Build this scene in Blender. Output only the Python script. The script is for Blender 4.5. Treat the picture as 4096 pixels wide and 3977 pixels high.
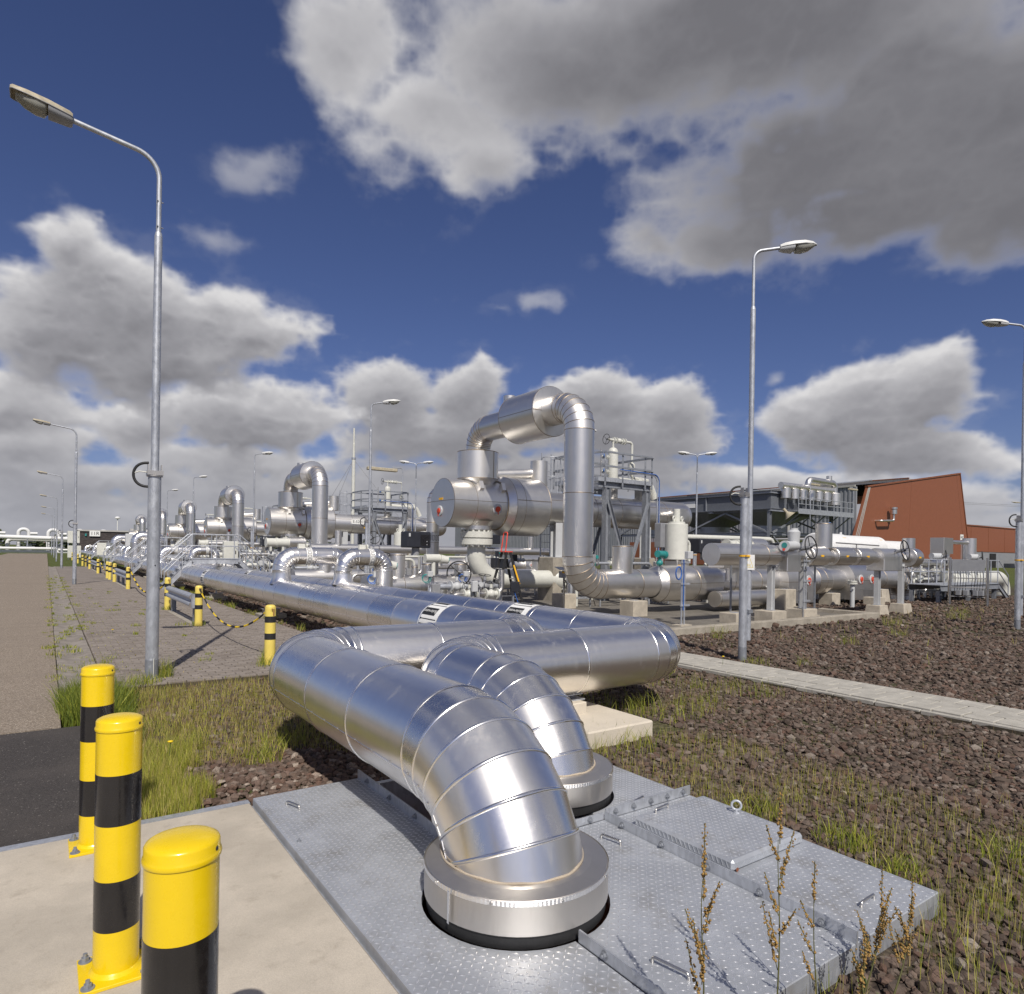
import bpy, math, random
import numpy as np
from mathutils import Vector, Matrix, Euler

random.seed(7); RNG = np.random.default_rng(7)
for o in list(bpy.data.objects): bpy.data.objects.remove(o, do_unlink=True)
scene = bpy.context.scene
COL = scene.collection
R = math.radians
# ---------------------------------------------------------------- camera
# the plant's own axes are the world axes: x runs across the pipe rack, y runs along it
HEAD = R(35.0)
cam_data = bpy.data.cameras.new('camera')
cam = bpy.data.objects.new('camera', cam_data); COL.objects.link(cam)
cam_data.sensor_width = 36.0
cam_data.lens = 36.0 * 2660 / 4096
cam_data.shift_y = 0.0536
cam_data.clip_start = 0.05; cam_data.clip_end = 6000
cam.matrix_world = Matrix.Translation((0, 0, 1.67)) @ Matrix.Rotation(-HEAD, 4, 'Z') @ Matrix.Rotation(R(90), 4, 'X') @ Matrix.Rotation(R(0.9), 4, 'Z')
scene.camera = cam
scene.render.resolution_x = 1024; scene.render.resolution_y = 994
# ---------------------------------------------------------------- light
SUN_EL = R(47); TRAVEL = Vector((0.375, 0.927))          # plan direction in which the light travels
SKY_STRENGTH = 0.06
sun_data = bpy.data.lights.new('sun', 'SUN'); sun = bpy.data.objects.new('sun', sun_data); COL.objects.link(sun)
sun_data.energy = 4.3; sun_data.angle = R(0.53); sun_data.color = (1.0, 0.94, 0.85)
ldir = Vector((TRAVEL.x * math.cos(SUN_EL), TRAVEL.y * math.cos(SUN_EL), -math.sin(SUN_EL)))
sun.rotation_euler = ldir.to_track_quat('-Z', 'Y').to_euler(); sun.location = (-20, -30, 60)
vs = scene.view_settings
vs.view_transform = 'Standard'; vs.look = 'None'; vs.exposure = 0.0; vs.gamma = 1.0; vs.use_curve_mapping = False

class NT:
    """small helper for node trees"""
    def __init__(s, tree): s.t = tree; s.n = tree.nodes; s.l = tree.links
    def new(s, ty, **kw):
        n = s.n.new(ty)
        for k, v in kw.items(): setattr(n, k, v)
        return n
    def put(s, sock, v):
        if isinstance(v, bpy.types.NodeSocket): s.l.new(v, sock)
        elif v is not None:
            try: sock.default_value = v
            except Exception: sock.default_value = (*v, 1.0)
    def m(s, op, a, b=None, c=None, clamp=False):
        n = s.new('ShaderNodeMath', operation=op, use_clamp=clamp)
        for i, v in enumerate((a, b, c)):
            if v is not None: s.put(n.inputs[i], v)
        return n.outputs[0]
    def v(s, op, a, b=None, out=0):
        n = s.new('ShaderNodeVectorMath', operation=op)
        s.put(n.inputs[0], a)
        if b is not None: s.put(n.inputs[3 if op == 'SCALE' else 1], b)
        return n.outputs['Value' if op in ('LENGTH', 'DOT_PRODUCT', 'DISTANCE') else 'Vector']
    def noise(s, vec, scale, detail=4, rough=0.55, dist=0.0, dim='3D', w=None):
        n = s.new('ShaderNodeTexNoise', noise_dimensions=dim)
        if vec is not None: s.put(n.inputs['Vector'], vec)
        n.inputs['Scale'].default_value = scale; n.inputs['Detail'].default_value = detail
        n.inputs['Roughness'].default_value = rough; n.inputs['Distortion'].default_value = dist
        return n.outputs['Fac']
    def ramp(s, fac, stops, interp='LINEAR'):
        n = s.new('ShaderNodeValToRGB'); s.put(n.inputs[0], fac); cr = n.color_ramp; cr.interpolation = interp
        while len(cr.elements) > 1: cr.elements.remove(cr.elements[0])
        for i, (p, col) in enumerate(stops):
            e = cr.elements[0] if i == 0 else cr.elements.new(p)
            e.position = p; e.color = (*col, 1) if len(col) == 3 else col
        return n.outputs[0]
    def mix(s, f, a, b, mode='MIX'):
        n = s.new('ShaderNodeMix', data_type='RGBA', blend_type=mode)
        s.put(n.inputs[0], f)
        for sk, v in ((n.inputs[6], a), (n.inputs[7], b)):
            if isinstance(v, bpy.types.NodeSocket): s.l.new(v, sk)
            else: sk.default_value = (*v, 1) if len(v) == 3 else v
        return n.outputs[2]
    def rng(s, val, a, b, c=0.0, d=1.0, smooth=True):
        n = s.new('ShaderNodeMapRange', interpolation_type='SMOOTHSTEP' if smooth else 'LINEAR')
        s.put(n.inputs[0], val)
        for i, x in enumerate((a, b, c, d)): s.put(n.inputs[i + 1], x)
        return n.outputs[0]
# ---------------------------------------------------------------- world: clear blue sky with broken cumulus
world = bpy.data.worlds.new('World'); scene.world = world; world.use_nodes = True
def cloud_map(NX=4608, NY=1152):
    """broken cumulus over the whole sky, azimuth across, elevation 0..90 degrees up; returns cover and shade"""
    rg = np.random.default_rng(23)
    AZ = (np.arange(NX) + .5) / NX * 360 - 180; EL = (np.arange(NY) + .5) / NY * 90; step = 90 / NY
    def octave(fx, fy):
        gr = rg.standard_normal((fy + 2, fx)).astype(np.float32)
        x = np.arange(NX) / NX * fx; xi = x.astype(int); xf = (x - xi).astype(np.float32); xf = xf * xf * (3 - 2 * xf)
        yv = np.arange(NY) / NY * fy; yi = yv.astype(int); yf = (yv - yi).astype(np.float32); yf = (yf * yf * (3 - 2 * yf))[:, None]
        A = gr[:, xi % fx] * (1 - xf) + gr[:, (xi + 1) % fx] * xf
        return A[yi] * (1 - yf) + A[yi + 1] * yf
    def fbm(f0, n, gain=.55, billow=False, aspect=2.6):
        s = np.zeros((NY, NX), np.float32); a = 1.0; t = 0; f = f0
        for i in range(n):
            o = octave(int(f), max(2, int(f / aspect)))
            s += a * ((.75 - np.abs(o)) if billow else o * .6); t += a; a *= gain; f *= 2.03
        return s / t
    sm = lambda v, p, q: (lambda t: t * t * (3 - 2 * t))(np.clip((v - p) / (q - p), 0, 1))
    # cloud masses (azimuth, elevation, half width, half height, weight) in degrees, from the far low bank to the near high cloud
    layers = [
         [(-33.1, 4.0, 10.5, 2.6, 1.0), (-22.6, 6.3, 9.9, 2.3, 0.95), (-15.8, 3.8, 20.2, 2.6, 0.95), (0.9, 5.9, 21.4, 2.4, 1.0), (-3.6, 9.1, 12.4, 2.6, 1.0), (12.0, 9.7, 9.8, 2.6, 1.0), (22.2, 6.0, 8.5, 1.2, 0.8), (31.2, 4.1, 10.9, 1.7, 0.9), (-9.8, 12.5, 6.1, 3.6, 1.05), (-3.4, 13.0, 4.3, 3.2, 1.05), (8.9, 12.3, 6.6, 3.1, 1.05), (15.6, 11.6, 5.0, 2.6, 1.0), (11.5, 11.5, 3.9, 2.5, 0.9), (-36.7, 7.2, 5.8, 2.8, 0.95), (-31.5, 1.0, 16.4, 1.9, 0.95), (-8.0, 2.1, 21.1, 2.2, 1.0), (18.3, 2.9, 15.9, 1.9, 0.95), (34.4, 2.6, 9.2, 1.5, 0.9)] ,
         [(-23.2, 10.3, 8.2, 3.2, 1.1), (-29.8, 9.2, 3.7, 2.3, 0.9), (30.5, 10.9, 6.7, 4.1, 1.15), (35.0, 12.3, 5.1, 3.2, 1.1), (26.7, 9.5, 4.7, 2.9, 1.0), (32.8, 7.4, 8.3, 1.9, 1.0), (-35.9, 9.5, 5.9, 2.5, 1.0)] ,
         [(-28.5, 16.9, 12.1, 4.0, 1.2), (-34.0, 20.2, 3.4, 3.8, 1.0), (-36.4, 15.3, 5.3, 3.7, 1.1), (-19.1, 16.7, 5.2, 2.9, 1.05), (-31.5, 19.1, 5.6, 3.1, 1.0), (-23.7, 19.1, 5.6, 2.2, 0.9), (-28.1, 13.2, 12.2, 2.6, 0.9)] ,
         [(16.2, 37.7, 33.8, 6.2, 1.25), (30.2, 29.9, 14.5, 7.9, 1.3), (3.2, 36.1, 18.6, 5.9, 1.1), (-15.0, 35.4, 7.1, 4.3, 1.0), (-7.2, 31.7, 7.5, 4.2, 1.0), (-3.6, 29.3, 4.0, 2.1, 0.8), (15.4, 25.7, 7.1, 3.5, 0.85), (11.1, 25.3, 3.5, 2.5, 0.7), (25.2, 24.9, 12.1, 3.7, 1.0), (35.3, 24.2, 7.2, 4.6, 1.15), (19.9, 28.6, 10.3, 4.6, 1.0)] ,
         [(-22.6, 27.8, 2.4, 1.4, 0.75), (-23.6, 22.6, 2.8, 1.1, 0.55), (-0.9, 21.5, 3.4, 1.1, 0.8), (-4.3, 20.6, 1.7, 0.9, 0.6), (21.8, 13.4, 1.3, 0.6, 0.55)] ,
    ]
    dark = [(28.8, 24.9, 13.8, 6.5, 0.55), (35.9, 27.9, 10.4, 7.1, 0.3), (-12.4, 33.7, 9.8, 5.2, -0.35), (7.6, 36.8, 10.9, 3.7, 0.12), (-3.6, 29.6, 7.1, 3.1, -0.3), (12.0, 24.5, 5.6, 3.3, -0.25)]

    w1 = fbm(22, 5); w2 = fbm(30, 5); puff = fbm(58, 6, .52, True); fine = fbm(150, 5, .62)
    gen = fbm(12, 4, .5, aspect=1.9) * 1.7 + .05
    ins = (sm(-np.abs(AZ), -58, -44)[None, :] * sm(-EL, -56, -43)[:, None]).astype(np.float32)
    cover = np.zeros((NY, NX), np.float32); shade = np.ones((NY, NX), np.float32)
    for li, masses in enumerate(layers):
        s1 = np.roll(w1, 311 * li, 1); s2 = np.roll(w2, 173 * li, 1); pf = np.roll(puff, 229 * li, 1); fi = np.roll(fine, 97 * li, 1)
        amp = (.75, .9, 1.1, 1.3, 1.0)[li]
        ax = AZ[None, :] + s1 * 4.6 * amp; ey = EL[:, None] + s2 * 2.3 * amp
        base = np.full((NY, NX), -1.0, np.float32)
        for a, e, ra, re, w in masses:
            j0 = max(0, int((e - re * 2.4 - 5) / step)); j1 = min(NY, int((e + re * 2.4 + 5) / step)); i0 = max(0, int((a - ra * 2.4 - 8 + 180) / 360 * NX)); i1 = min(NX, int((a + ra * 2.4 + 8 + 180) / 360 * NX))
            d = w * (1 - np.sqrt(((ax[j0:j1, i0:i1] - a) / ra) ** 2 + ((ey[j0:j1, i0:i1] - e) / re) ** 2))
            b = base[j0:j1, i0:i1]; k = .12; h = np.clip(.5 + .5 * (d - b) / k, 0, 1)
            base[j0:j1, i0:i1] = b * (1 - h) + d * h + k * h * (1 - h)
        base = np.maximum(base, -.9) * ins
        # elsewhere the same kind of cloud goes on all round
        base += (gen if li == 2 else np.float32(-.9)) * (1 - ins)
        d = base + (pf - .10) * (.56, .56, .54, .40, .75)[li] + fi * (.09, .09, .09, .07, .10)[li]
        soft = (.40, .40, .48, .62, .8)[li]
        cv = sm(d, .0, soft)
        cv = np.maximum(cv, .07 * sm(fi + s2 * .6 + d * 1.2, -.25, .6) * sm(d, -.45, .05))
        if li == 4: cv = cv * .45
        dens = np.clip(d + .05, 0, 1.0); S = np.zeros_like(d); run = np.zeros(NX, np.float32)
        for j in range(NY - 1, -1, -1):
            run = run * (1 - (.42, .30, .22, .10, .2)[li] * step) + dens[j] * step; S[j] = run
        sh = np.exp(-S * (.70, .54, .44, .20, .3)[li])
        if li == 3:
            dk = np.zeros_like(d)
            for a, e, ra, re, w in dark: dk += w * np.exp(-(((ax - a) / ra) ** 2 + ((ey - e) / re) ** 2))
            sh = np.clip(.62 - .42 * np.clip(base, 0, 1) + .5 * (sh - .5) - dk + s1 * .25, .02, 1)
        big = np.roll(pf, -8, 0) - pf
        relief = np.clip((d - np.roll(d, -5, 0)) * .75 + (d - np.roll(d, 6, 1)) * .35, -.3, .3)
        sh = np.clip(sh + relief * (.34, .36, .36, .14, .2)[li] + (pf - .12) * (.20, .24, .26, .10, .1)[li] + s2 * (.10, .15, .16, .12, .1)[li], 0, 1)
        sh = sh * (.93, .97, 1, 1, .9)[li] + (.05, .02, 0, 0, 0)[li]
        shade = shade * (1 - cv) + sh * cv if li else sh
        cover = 1 - (1 - cover) * (1 - cv)
    return cover, shade

def build_world():
    cover, shade = cloud_map(); NY, NX = cover.shape
    px = np.ones((NY, NX, 4), np.float32); px[..., 0] = cover; px[..., 1] = shade
    img = bpy.data.images.new('cloud_field', NX, NY, alpha=False, float_buffer=True, is_data=True); img.pixels.foreach_set(px.ravel()); img.update(); img.pack()
    W = NT(world.node_tree); W.n.clear()
    out = W.new('ShaderNodeOutputWorld'); bg = W.new('ShaderNodeBackground'); W.l.new(bg.outputs[0], out.inputs[0])
    tc = W.new('ShaderNodeTexCoord')
    rot = W.new('ShaderNodeVectorRotate', rotation_type='Z_AXIS'); W.put(rot.inputs['Vector'], tc.outputs['Generated']); rot.inputs['Angle'].default_value = HEAD
    sp = W.new('ShaderNodeSeparateXYZ'); W.put(sp.inputs[0], W.v('NORMALIZE', rot.outputs[0]))
    az = W.m('ARCTAN2', sp.outputs[0], sp.outputs[1]); el = W.m('ARCSINE', sp.outputs[2])
    cb = W.new('ShaderNodeCombineXYZ'); W.put(cb.inputs[0], W.m('MULTIPLY_ADD', az, 1 / (2 * math.pi), .5)); W.put(cb.inputs[1], W.m('MAXIMUM', W.m('MULTIPLY', el, 2 / math.pi), .0008))
    tx = W.new('ShaderNodeTexImage', image=img, extension='EXTEND', interpolation='Cubic'); W.put(tx.inputs[0], cb.outputs[0])
    sc = W.new('ShaderNodeSeparateColor'); W.put(sc.inputs[0], tx.outputs[0]); cover, shade = sc.outputs[0], sc.outputs[1]
    ccol = W.ramp(shade, [(0, (.17, .168, .185)), (.4, (.31, .307, .33)), (.75, (.50, .495, .515)), (1.0, (.72, .71, .715))])
    ccol = W.mix(W.rng(el, R(9), R(0), 0, .45), ccol, (.44, .455, .515))          # far cloud pales towards the horizon
    sky = W.new('ShaderNodeTexSky', sky_type='NISHITA'); sky.sun_disc = False
    sky.sun_elevation = SUN_EL; sky.sun_rotation = math.atan2(-TRAVEL.x, -TRAVEL.y)
    sky.altitude = 0; sky.air_density = 1.0; sky.dust_density = .35; sky.ozone_density = 3.0
    cl = W.v('SCALE', ccol, 1.0 / SKY_STRENGTH)
    blue = W.v('MULTIPLY', sky.outputs[0], (.78, .76, 1.06))                       # polarised: a deeper blue
    W.put(bg.inputs[0], W.mix(cover, blue, cl)); bg.inputs[1].default_value = SKY_STRENGTH
build_world()

# ---------------------------------------------------------------- mesh helpers
class MB:
    """collects shapes (world coordinates) for ONE mesh object"""
    def __init__(s): s.v = []; s.f = []; s.sm = []; s.mi = []
    def add(s, verts, faces, smooth=False, mi=0):
        o = len(s.v); s.v.extend([tuple(p) for p in verts])
        for f in faces: s.f.append(tuple(i + o for i in f)); s.sm.append(smooth); s.mi.append(mi)
        return s
    def box(s, x0, x1, y0, y1, z0, z1, mi=0):
        v = [(x, y, z) for z in (z0, z1) for y in (y0, y1) for x in (x0, x1)]
        return s.add(v, [(0, 2, 3, 1), (4, 5, 7, 6), (0, 1, 5, 4), (2, 6, 7, 3), (0, 4, 6, 2), (1, 3, 7, 5)], mi=mi)
    def bbox(s, x0, x1, y0, y1, z0, z1, b=.01, mi=0):
        """box with chamfered edges"""
        X = (x0, x0 + b, x1 - b, x1); Y = (y0, y0 + b, y1 - b, y1); Z = (z0, z0 + b, z1 - b, z1)
        V = []
        for sx in (0, 1):
            for sy in (0, 1):
                for sz in (0, 1):
                    i, j, k = (0, 3)[sx], (0, 3)[sy], (0, 3)[sz]; ii, jj, kk = (1, 2)[sx], (1, 2)[sy], (1, 2)[sz]
                    V += [(X[i], Y[jj], Z[kk]), (X[ii], Y[j], Z[kk]), (X[ii], Y[jj], Z[k])]
        def id(sx, sy, sz, ax): return ((sx * 2 + sy) * 2 + sz) * 3 + ax
        F = []
        for sg in (0, 1):
            q = [id(sg, 0, 0, 0), id(sg, 1, 0, 0), id(sg, 1, 1, 0), id(sg, 0, 1, 0)]; F.append(q if sg else q[::-1])
            q = [id(0, sg, 0, 1), id(1, sg, 0, 1), id(1, sg, 1, 1), id(0, sg, 1, 1)]; F.append(q[::-1] if sg else q)
            q = [id(0, 0, sg, 2), id(1, 0, sg, 2), id(1, 1, sg, 2), id(0, 1, sg, 2)]; F.append(q if sg else q[::-1])
        for p in (0, 1):
            for q in (0, 1):
                F.append([id(p, q, 0, 0), id(p, q, 0, 1), id(p, q, 1, 1), id(p, q, 1, 0)])
                F.append([id(p, 0, q, 0), id(p, 0, q, 2), id(p, 1, q, 2), id(p, 1, q, 0)])
                F.append([id(0, p, q, 1), id(0, p, q, 2), id(1, p, q, 2), id(1, p, q, 1)])
        for a in (0, 1):
            for c in (0, 1):
                for d in (0, 1): F.append([id(a, c, d, 0), id(a, c, d, 1), id(a, c, d, 2)])
        return s.add(V, F, mi=mi)
    def beam(s, p0, p1, w, h, up=(0, 0, 1), mi=0):
        """rectangular bar from p0 to p1, w across, h along up"""
        p0 = Vector(p0); p1 = Vector(p1); d = (p1 - p0).normalized(); u = Vector(up)
        if abs(d.dot(u)) > .99: u = Vector((0, 1, 0))
        x = d.cross(u).normalized(); y = x.cross(d).normalized()
        v = []
        for p in (p0, p1):
            for sx, sy in ((-1, -1), (1, -1), (1, 1), (-1, 1)): v.append(p + x * (sx * w / 2) + y * (sy * h / 2))
        return s.add(v, [(3, 2, 1, 0), (4, 5, 6, 7), (0, 1, 5, 4), (1, 2, 6, 5), (2, 3, 7, 6), (3, 0, 4, 7)], mi=mi)
    def ibeam(s, p0, p1, w, h, up=(0, 0, 1), t=.012, mi=0):
        """H section: two flanges of width w, h apart along up, and a web"""
        p0 = Vector(p0); p1 = Vector(p1); d = (p1 - p0).normalized(); u = Vector(up)
        x = d.cross(u).normalized(); y = x.cross(d).normalized()
        for sg in (-1, 1): o = y * (sg * (h / 2 - t / 2)); s.beam(p0 + o, p1 + o, w, t, y, mi)
        e = d * .0005
        return s.beam(p0 + e, p1 - e, t, h - 2 * t - .0004, y, mi)
    def angle(s, p0, p1, w, h, side, up=(0, 0, 1), t=.008, mi=0):
        """L section: flat leg of width w to one side, upright leg h"""
        p0 = Vector(p0); p1 = Vector(p1); d = (p1 - p0).normalized(); u = Vector(up); x = d.cross(u).normalized() * side
        s.beam(p0 + x * w / 2, p1 + x * w / 2, w, t, u, mi)
        return s.beam(p0 + u * (t / 2 + (h - t) / 2) + x * t / 2, p1 + u * (t / 2 + (h - t) / 2) + x * t / 2, t, h - t, u, mi)
    @staticmethod
    def frame(d, up=None):
        d = Vector(d).normalized(); u = Vector(up) if up else (Vector((0, 0, 1)) if abs(d.z) < .9 else Vector((1, 0, 0)))
        x = u.cross(d).normalized(); return x, d.cross(x).normalized()
    def cyl(s, p0, p1, r0, r1=None, n=24, caps=(1, 1), smooth=True, mi=0, mic=None):
        p0 = Vector(p0); p1 = Vector(p1); r1 = r0 if r1 is None else r1
        x, y = s.frame(p1 - p0); ring = [(math.cos(2 * math.pi * i / n), math.sin(2 * math.pi * i / n)) for i in range(n)]
        A = [p0 + x * (c * r0) + y * (q * r0) for c, q in ring]; B = [p1 + x * (c * r1) + y * (q * r1) for c, q in ring]
        s.add(A + B, [(i, (i + 1) % n, n + (i + 1) % n, n + i) for i in range(n)], smooth, mi)
        mic = mi if mic is None else mic
        if caps[0] and r0 > 0: s.add(A, [tuple(range(n))[::-1]], False, mic)
        if caps[1] and r1 > 0: s.add(B, [tuple(range(n))], False, mic)
        return s
    def lathe(s, prof, p0=(0, 0, 0), d=(0, 0, 1), n=32, smooth=True, mi=0, arc=None, flat=True, up=None):
        """profile [(radius, height along d)]; each band keeps its own vertices when flat so that edges stay crisp"""
        p0 = Vector(p0); d = Vector(d).normalized(); x, y = s.frame(d, up)
        ang = [2 * math.pi * i / n for i in range(n)]
        def ring(r, h): return [p0 + d * h + x * (math.cos(t) * r) + y * (math.sin(t) * r) for t in ang]
        if flat:
            for (r0, h0), (r1, h1) in zip(prof[:-1], prof[1:]):
                if r0 == r1 and h0 == h1: continue
                if r1 < 1e-6: s.add(ring(r0, h0) + [p0 + d * h1], [(i, (i + 1) % n, n) for i in range(n)], smooth, mi)
                elif r0 < 1e-6: s.add([p0 + d * h0] + ring(r1, h1), [(0, 1 + (i + 1) % n, 1 + i) for i in range(n)], smooth, mi)
                else: s.add(ring(r0, h0) + ring(r1, h1), [(i, (i + 1) % n, n + (i + 1) % n, n + i) for i in range(n)], smooth, mi)
        else:
            V = []; Fc = []
            for k, (r0, h0) in enumerate(prof): V += ring(max(r0, 1e-5), h0)
            for k in range(len(prof) - 1):
                for i in range(n): Fc.append((k * n + i, k * n + (i + 1) % n, (k + 1) * n + (i + 1) % n, (k + 1) * n + i))
            s.add(V, Fc, smooth, mi)
        return s
    def tube(s, pts, r, n=10, closed=False, caps=True, smooth=True, mi=0, radii=None):
        pts = [Vector(p) for p in pts]; m = len(pts)
        tg = []
        for i in range(m):
            a = pts[i - 1] if (i > 0 or closed) else pts[0]; b = pts[(i + 1) % m] if (i < m - 1 or closed) else pts[-1]
            tg.append((b - a).normalized())
        x, y = s.frame(tg[0]); V = []
        for i in range(m):
            if i:
                ax = tg[i - 1].cross(tg[i])
                if ax.length > 1e-7:
                    q = Matrix.Rotation(tg[i - 1].angle(tg[i]), 3, ax.normalized()); x = q @ x; y = q @ y
            rr = radii[i] if radii else r
            V += [pts[i] + x * (math.cos(2 * math.pi * k / n) * rr) + y * (math.sin(2 * math.pi * k / n) * rr) for k in range(n)]
        Fc = []
        for i in range(m if closed else m - 1):
            j = (i + 1) % m
            for k in range(n): Fc.append((i * n + k, i * n + (k + 1) % n, j * n + (k + 1) % n, j * n + k))
        s.add(V, Fc, smooth, mi)
        if caps and not closed:
            s.add(V[:n], [tuple(range(n))[::-1]], False, mi); s.add(V[-n:], [tuple(range(n))], False, mi)
        return s
    def ring(s, c, d, rad, r, n=32, k=8, mi=0):
        x, y = s.frame(d); c = Vector(c)
        return s.tube([c + x * (math.cos(2 * math.pi * i / n) * rad) + y * (math.sin(2 * math.pi * i / n) * rad) for i in range(n)], r, k, closed=True, mi=mi)
    def ball(s, c, rx, ry=None, rz=None, n=16, m=8, mi=0):
        ry = rx if ry is None else ry; rz = rx if rz is None else rz; c = Vector(c); V = []
        for j in range(m + 1):
            t = math.pi * j / m
            for i in range(n):
                p = 2 * math.pi * i / n; V.append(c + Vector((rx * math.sin(t) * math.cos(p), ry * math.sin(t) * math.sin(p), rz * math.cos(t))))
        return s.add(V, [(j * n + i, (j + 1) * n + i, (j + 1) * n + (i + 1) % n, j * n + (i + 1) % n) for j in range(m) for i in range(n)], True, mi)
    def prism(s, poly, z0, z1, mi=0):
        n = len(poly); V = [(x, y, z0) for x, y in poly] + [(x, y, z1) for x, y in poly]
        return s.add(V, [tuple(range(n))[::-1], tuple(range(n, 2 * n))] + [(i, (i + 1) % n, n + (i + 1) % n, n + i) for i in range(n)], mi=mi)
    def extrude(s, poly, vec, mi=0):
        """planar polygon (3D points) pushed along vec"""
        n = len(poly); vec = Vector(vec); P = [Vector(p) for p in poly]; Q = [p + vec for p in P]
        return s.add(P + Q, [tuple(range(n))[::-1], tuple(range(n, 2 * n))] + [(i, (i + 1) % n, n + (i + 1) % n, n + i) for i in range(n)], mi=mi)
    def mesh(s, name, mats, off=(0, 0, 0)):
        me = bpy.data.meshes.new(name); off = Vector(off)
        me.from_pydata([(p[0] - off.x, p[1] - off.y, p[2] - off.z) for p in s.v], [], s.f)
        for mt in (mats if isinstance(mats, (list, tuple)) else [mats]): me.materials.append(mt)
        me.polygons.foreach_set('use_smooth', s.sm); me.polygons.foreach_set('material_index', s.mi); me.update()
        return me
    def build(s, name, mats, parent=None, label=None, kind=None):
        me = s.mesh(name, mats, base_of(parent))
        return link(name, me, parent, label, kind)
BASES = {}
def base_of(o):
    while o is not None and o.parent is not None: o = o.parent
    return Vector(BASES.get(o.name, (0, 0, 0))) if o is not None else Vector((0, 0, 0))
def link(name, data, parent=None, label=None, kind=None):
    o = bpy.data.objects.new(name, data); COL.objects.link(o)
    if parent is not None: o.parent = parent
    if label: o['label'] = label
    if kind: o['kind'] = kind
    return o
def tag(o, label=None, category=None, group=None, kind=None):
    for k, v in (('label', label), ('category', category), ('group', group), ('kind', kind)):
        if v: o[k] = v
    return o
def thing(name, base, label, category, group=None):
    o = bpy.data.objects.new(name, None); COL.objects.link(o); o.location = base; o.empty_display_size = .2
    BASES[o.name] = tuple(base); return tag(o, label, category, group)
def copy_tree(o, parent=None):
    kids = list(o.children); c = o.copy(); COL.objects.link(c); c.parent = parent
    for k in kids: copy_tree(k, c)
    return c
def clone(root, loc, label, rotz=None, group=None):
    c = copy_tree(root); c.location = loc; c['label'] = label; BASES[c.name] = tuple(loc)
    if rotz is not None: c.rotation_euler = (0, 0, rotz)
    if group: c['group'] = group
    return c
def npmesh(name, V, Fc, mat, smooth=False, cols=None):
    """fast mesh from numpy arrays; Fc is (n,3) or (n,4)"""
    me = bpy.data.meshes.new(name); k = Fc.shape[1]
    me.vertices.add(len(V)); me.vertices.foreach_set('co', V.astype(np.float32).ravel())
    me.loops.add(Fc.size); me.loops.foreach_set('vertex_index', Fc.astype(np.int32).ravel())
    me.polygons.add(len(Fc)); me.polygons.foreach_set('loop_start', np.arange(0, Fc.size, k, dtype=np.int32))
    me.polygons.foreach_set('use_smooth', np.full(len(Fc), smooth))
    me.materials.append(mat); me.update(calc_edges=True)
    if cols is not None:
        at = me.color_attributes.new('tint', 'FLOAT_COLOR', 'POINT'); at.data.foreach_set('color', cols.astype(np.float32).ravel())
    return me
def fillet(pts, rad, step=10):
    """polyline with rounded corners -> list of points"""
    pts = [Vector(p) for p in pts]; out = [pts[0]]
    for i in range(1, len(pts) - 1):
        r = rad[i - 1] if isinstance(rad, (list, tuple)) else rad
        a = (pts[i - 1] - pts[i]).normalized(); b = (pts[i + 1] - pts[i]).normalized(); th = a.angle(b)
        t = r / math.tan(th / 2); c = pts[i] + (a + b).normalized() * (r / math.sin(th / 2))
        p = pts[i] + a * t - c; q = pts[i] + b * t - c; ax = p.cross(q).normalized(); ang = p.angle(q); m = max(2, int(math.degrees(ang) / step + .5))
        for k in range(m + 1): out.append(c + Matrix.Rotation(ang * k / m, 3, ax) @ p)
    out.append(pts[-1]); return out
def text_mesh(txt, size, name, mat, parent, loc, normal, up=(0, 0, 1), align='CENTER', thick=.0, bold=False):
    """lettering as flat mesh standing on a surface"""
    cu = bpy.data.curves.new('lettering', 'FONT'); cu.body = txt; cu.size = size; cu.align_x = align; cu.align_y = 'CENTER'; cu.extrude = thick
    if bold: cu.offset = size * .012
    to = bpy.data.objects.new('lettering_tmp', cu); COL.objects.link(to)
    bpy.context.view_layer.update()
    me = bpy.data.meshes.new_from_object(to.evaluated_get(bpy.context.evaluated_depsgraph_get()))
    bpy.data.objects.remove(to, do_unlink=True)
    n = Vector(normal).normalized(); u = Vector(up); x = u.cross(n).normalized(); y = n.cross(x)
    M = Matrix((x, y, n)).transposed().to_4x4(); M.translation = Vector(loc) - base_of(parent)
    me.transform(M); me.materials.clear(); me.materials.append(mat)
    return link(name, me, parent)
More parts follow.
